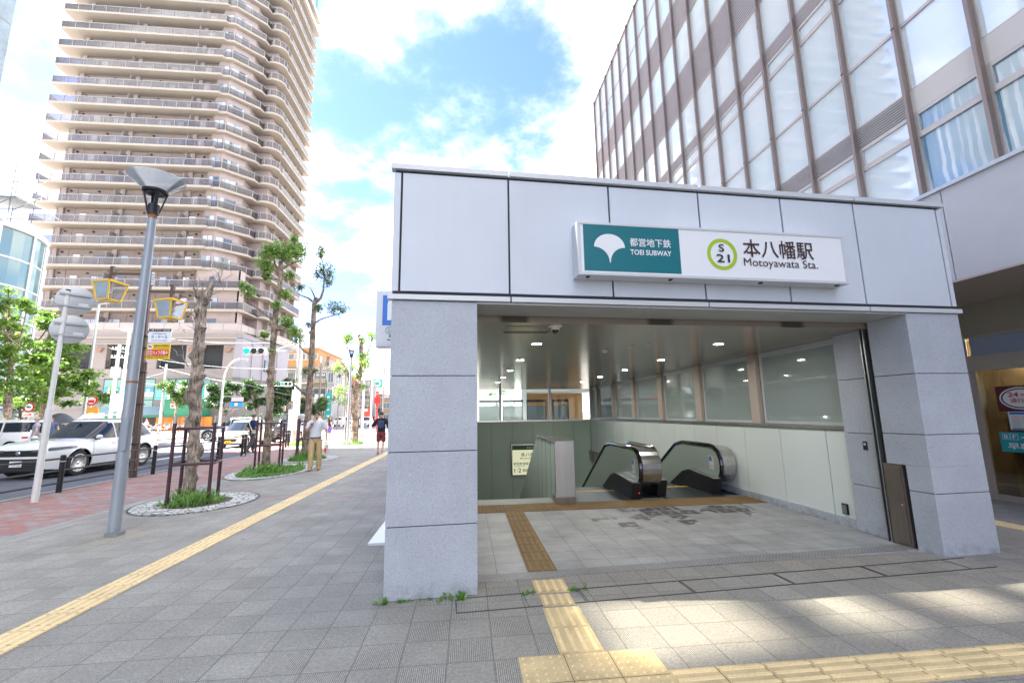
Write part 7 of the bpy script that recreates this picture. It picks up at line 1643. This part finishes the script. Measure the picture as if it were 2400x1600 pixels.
person('person in white shirt turned away behind the walking man', (at(745, 1020, 26.5).x, 26.5, 0), 2.6, h=1.70, shirt=(.70, .66, .66), trousers=(.35, .32, .28), sleeve=.6)
person('far pedestrian in grey beside the white hatchback', (at(775, 990, 60).x, 60, 0), .4, h=1.66, shirt=(.12, .12, .13), trousers=(.08, .08, .09))
# group behind the white car
t, J, k = person('man in pale cap and grey t-shirt with black backpack behind the white car', (at(86, 1000, 22.5).x, 22.5, -.0), -.9, h=1.72, shirt=(.30, .33, .40), trousers=(.05, .09, .22), cap=(.45, .41, .36))
skinmesh('backpack', dict(a=(V3((0, .18, 1.38)), (.12, .08)), b=(V3((0, .21, 1.2)), (.15, .11)), c=(V3((0, .19, 1.02)), (.13, .09))), [('a', 'b'), ('b', 'c')], M('black backpack', (.02, .022, .025), .7), t, 'b', 1)
person('person in slate blue shirt right of the man with the cap', (at(119, 1000, 24).x, 24, 0), .5, h=1.74, shirt=(.10, .13, .22), trousers=(.1, .1, .12))
t, J, k = person('person under a tilted dark umbrella behind the white car', (at(139, 1000, 25).x, 25, 0), .7, h=1.62, shirt=(.25, .26, .30), trousers=(.2, .2, .22), woman=True)
def umbrella(label, c, r, tilt, mat, rim):
    u = thing('umbrella', label, 'umbrella', tuple(c)); ax = V3((tilt[0], tilt[1], 1)).normalized()
    MB().lathe(c, [(r, -.16*r/.5), (r*.8, -.06*r/.5), (r*.4, .08*r/.5), (.005, .12*r/.5)], 16, ax=ax).build('canopy', mat, u, smooth=True, fix=False); MB().tube([c+ax*.1, c-ax*.75], .008, 6).build('shaft', rim, u)
umbrella('dark umbrella with white rim tilted behind the white car', at(143, 975, 24.8), .52, (.35, -.25), M('dark umbrella cloth', (.03, .04, .05), .5), STEEL)
person('person beneath the white parasol behind the white car', (at(205, 1000, 26).x, 26, 0), .2, h=1.58, shirt=(.55, .42, .40), trousers=(.2, .2, .25), woman=True)
umbrella('white parasol held above the roof of the white car', at(213, 975, 25.8), .62, (.05, -.1), M('white parasol cloth', (.75, .75, .76), .6), STEEL)
person('person in white shirt and dark hat behind the white car roof', (at(252, 1000, 27).x, 27, 0), .3, h=1.62, shirt=(.68, .68, .70), trousers=(.2, .2, .22), cap=(.04, .04, .045))
person('person in purple walking left of the white parasol', (at(183, 1000, 40).x, 40, 0), .3, h=1.7, shirt=(.25, .12, .30), trousers=(.1, .1, .12))
# bicycles
def bicycle(label, loc, rz, name='bicycle', grp='bicycles by the shops'):
    t = thing(name, label, 'bicycle', loc, grp, rz); K = dict(local=True)
    for x in (-.52, .52):
        mb = MB(); mb.tube([(x+.33*cos(2*pi*i/24), 0, .34+.33*sin(2*pi*i/24)) for i in range(25)], .018, 6, cap=False)
        for i in range(8): mb.tube([(x, 0, .34), (x+.32*cos(pi*i/4), 0, .34+.32*sin(pi*i/4))], .003, 4)
        mb.build('wheel', TYRE, t, **K)
    MB().tube([(-.52, 0, .34), (-.12, 0, .32), (.36, 0, .78), (-.18, 0, .62), (-.12, 0, .32)], .018, 6).tube([(-.52, 0, .34), (-.18, 0, .62), (-.22, 0, .86)], .014, 6).tube([(.52, 0, .34), (.36, 0, .80), (.33, 0, .98)], .016, 6).build('frame', GALV, t, **K)
    MB().tube([(.33, -.27, .98), (.38, -.1, 1.0), (.38, .1, 1.0), (.33, .27, .98)], .013, 6).build('handlebar', BLKM, t, **K); MB().box(-.34, -.07, .86, -.10, .07, .91).build('saddle', BLKP, t, bevel=.02, **K)
    MB().box(.40, -.16, .72, .72, .16, .95).build('basket', M('basket wire', (.3, .3, .3), .6, .5), t, **K); return t
bx0 = at(345, 1010, 44).x
t = bicycle('bicycle ridden past the shops by a person in white', (bx0, 44, -.12), .25)
person('person in white shirt riding a bicycle past the shops', (bx0-.22, 43.98, -.06), pi/2+.25, h=1.62, shirt=(.66, .67, .70), trousers=(.40, .36, .30), arms=dict(elL=(.24, -.22, 1.15), haL=(.24, -.50, 1.0), elR=(-.24, -.22, 1.15), haR=(-.24, -.50, 1.0)), legs=dict(knL=(.1, -.38, .72), anL=(.1, -.28, .36), knR=(-.1, -.34, .62), anR=(-.1, -.20, .20), lean=-.1))
for i in range(5): bicycle('%s bicycle parked in the row before the shop entrance' % ('leftmost', 'second from left', 'middle', 'second from right', 'rightmost')[i], (at(358+i*17, 1005, 56).x, 56+.3*(i % 2), 0), 1.3+.1*i)
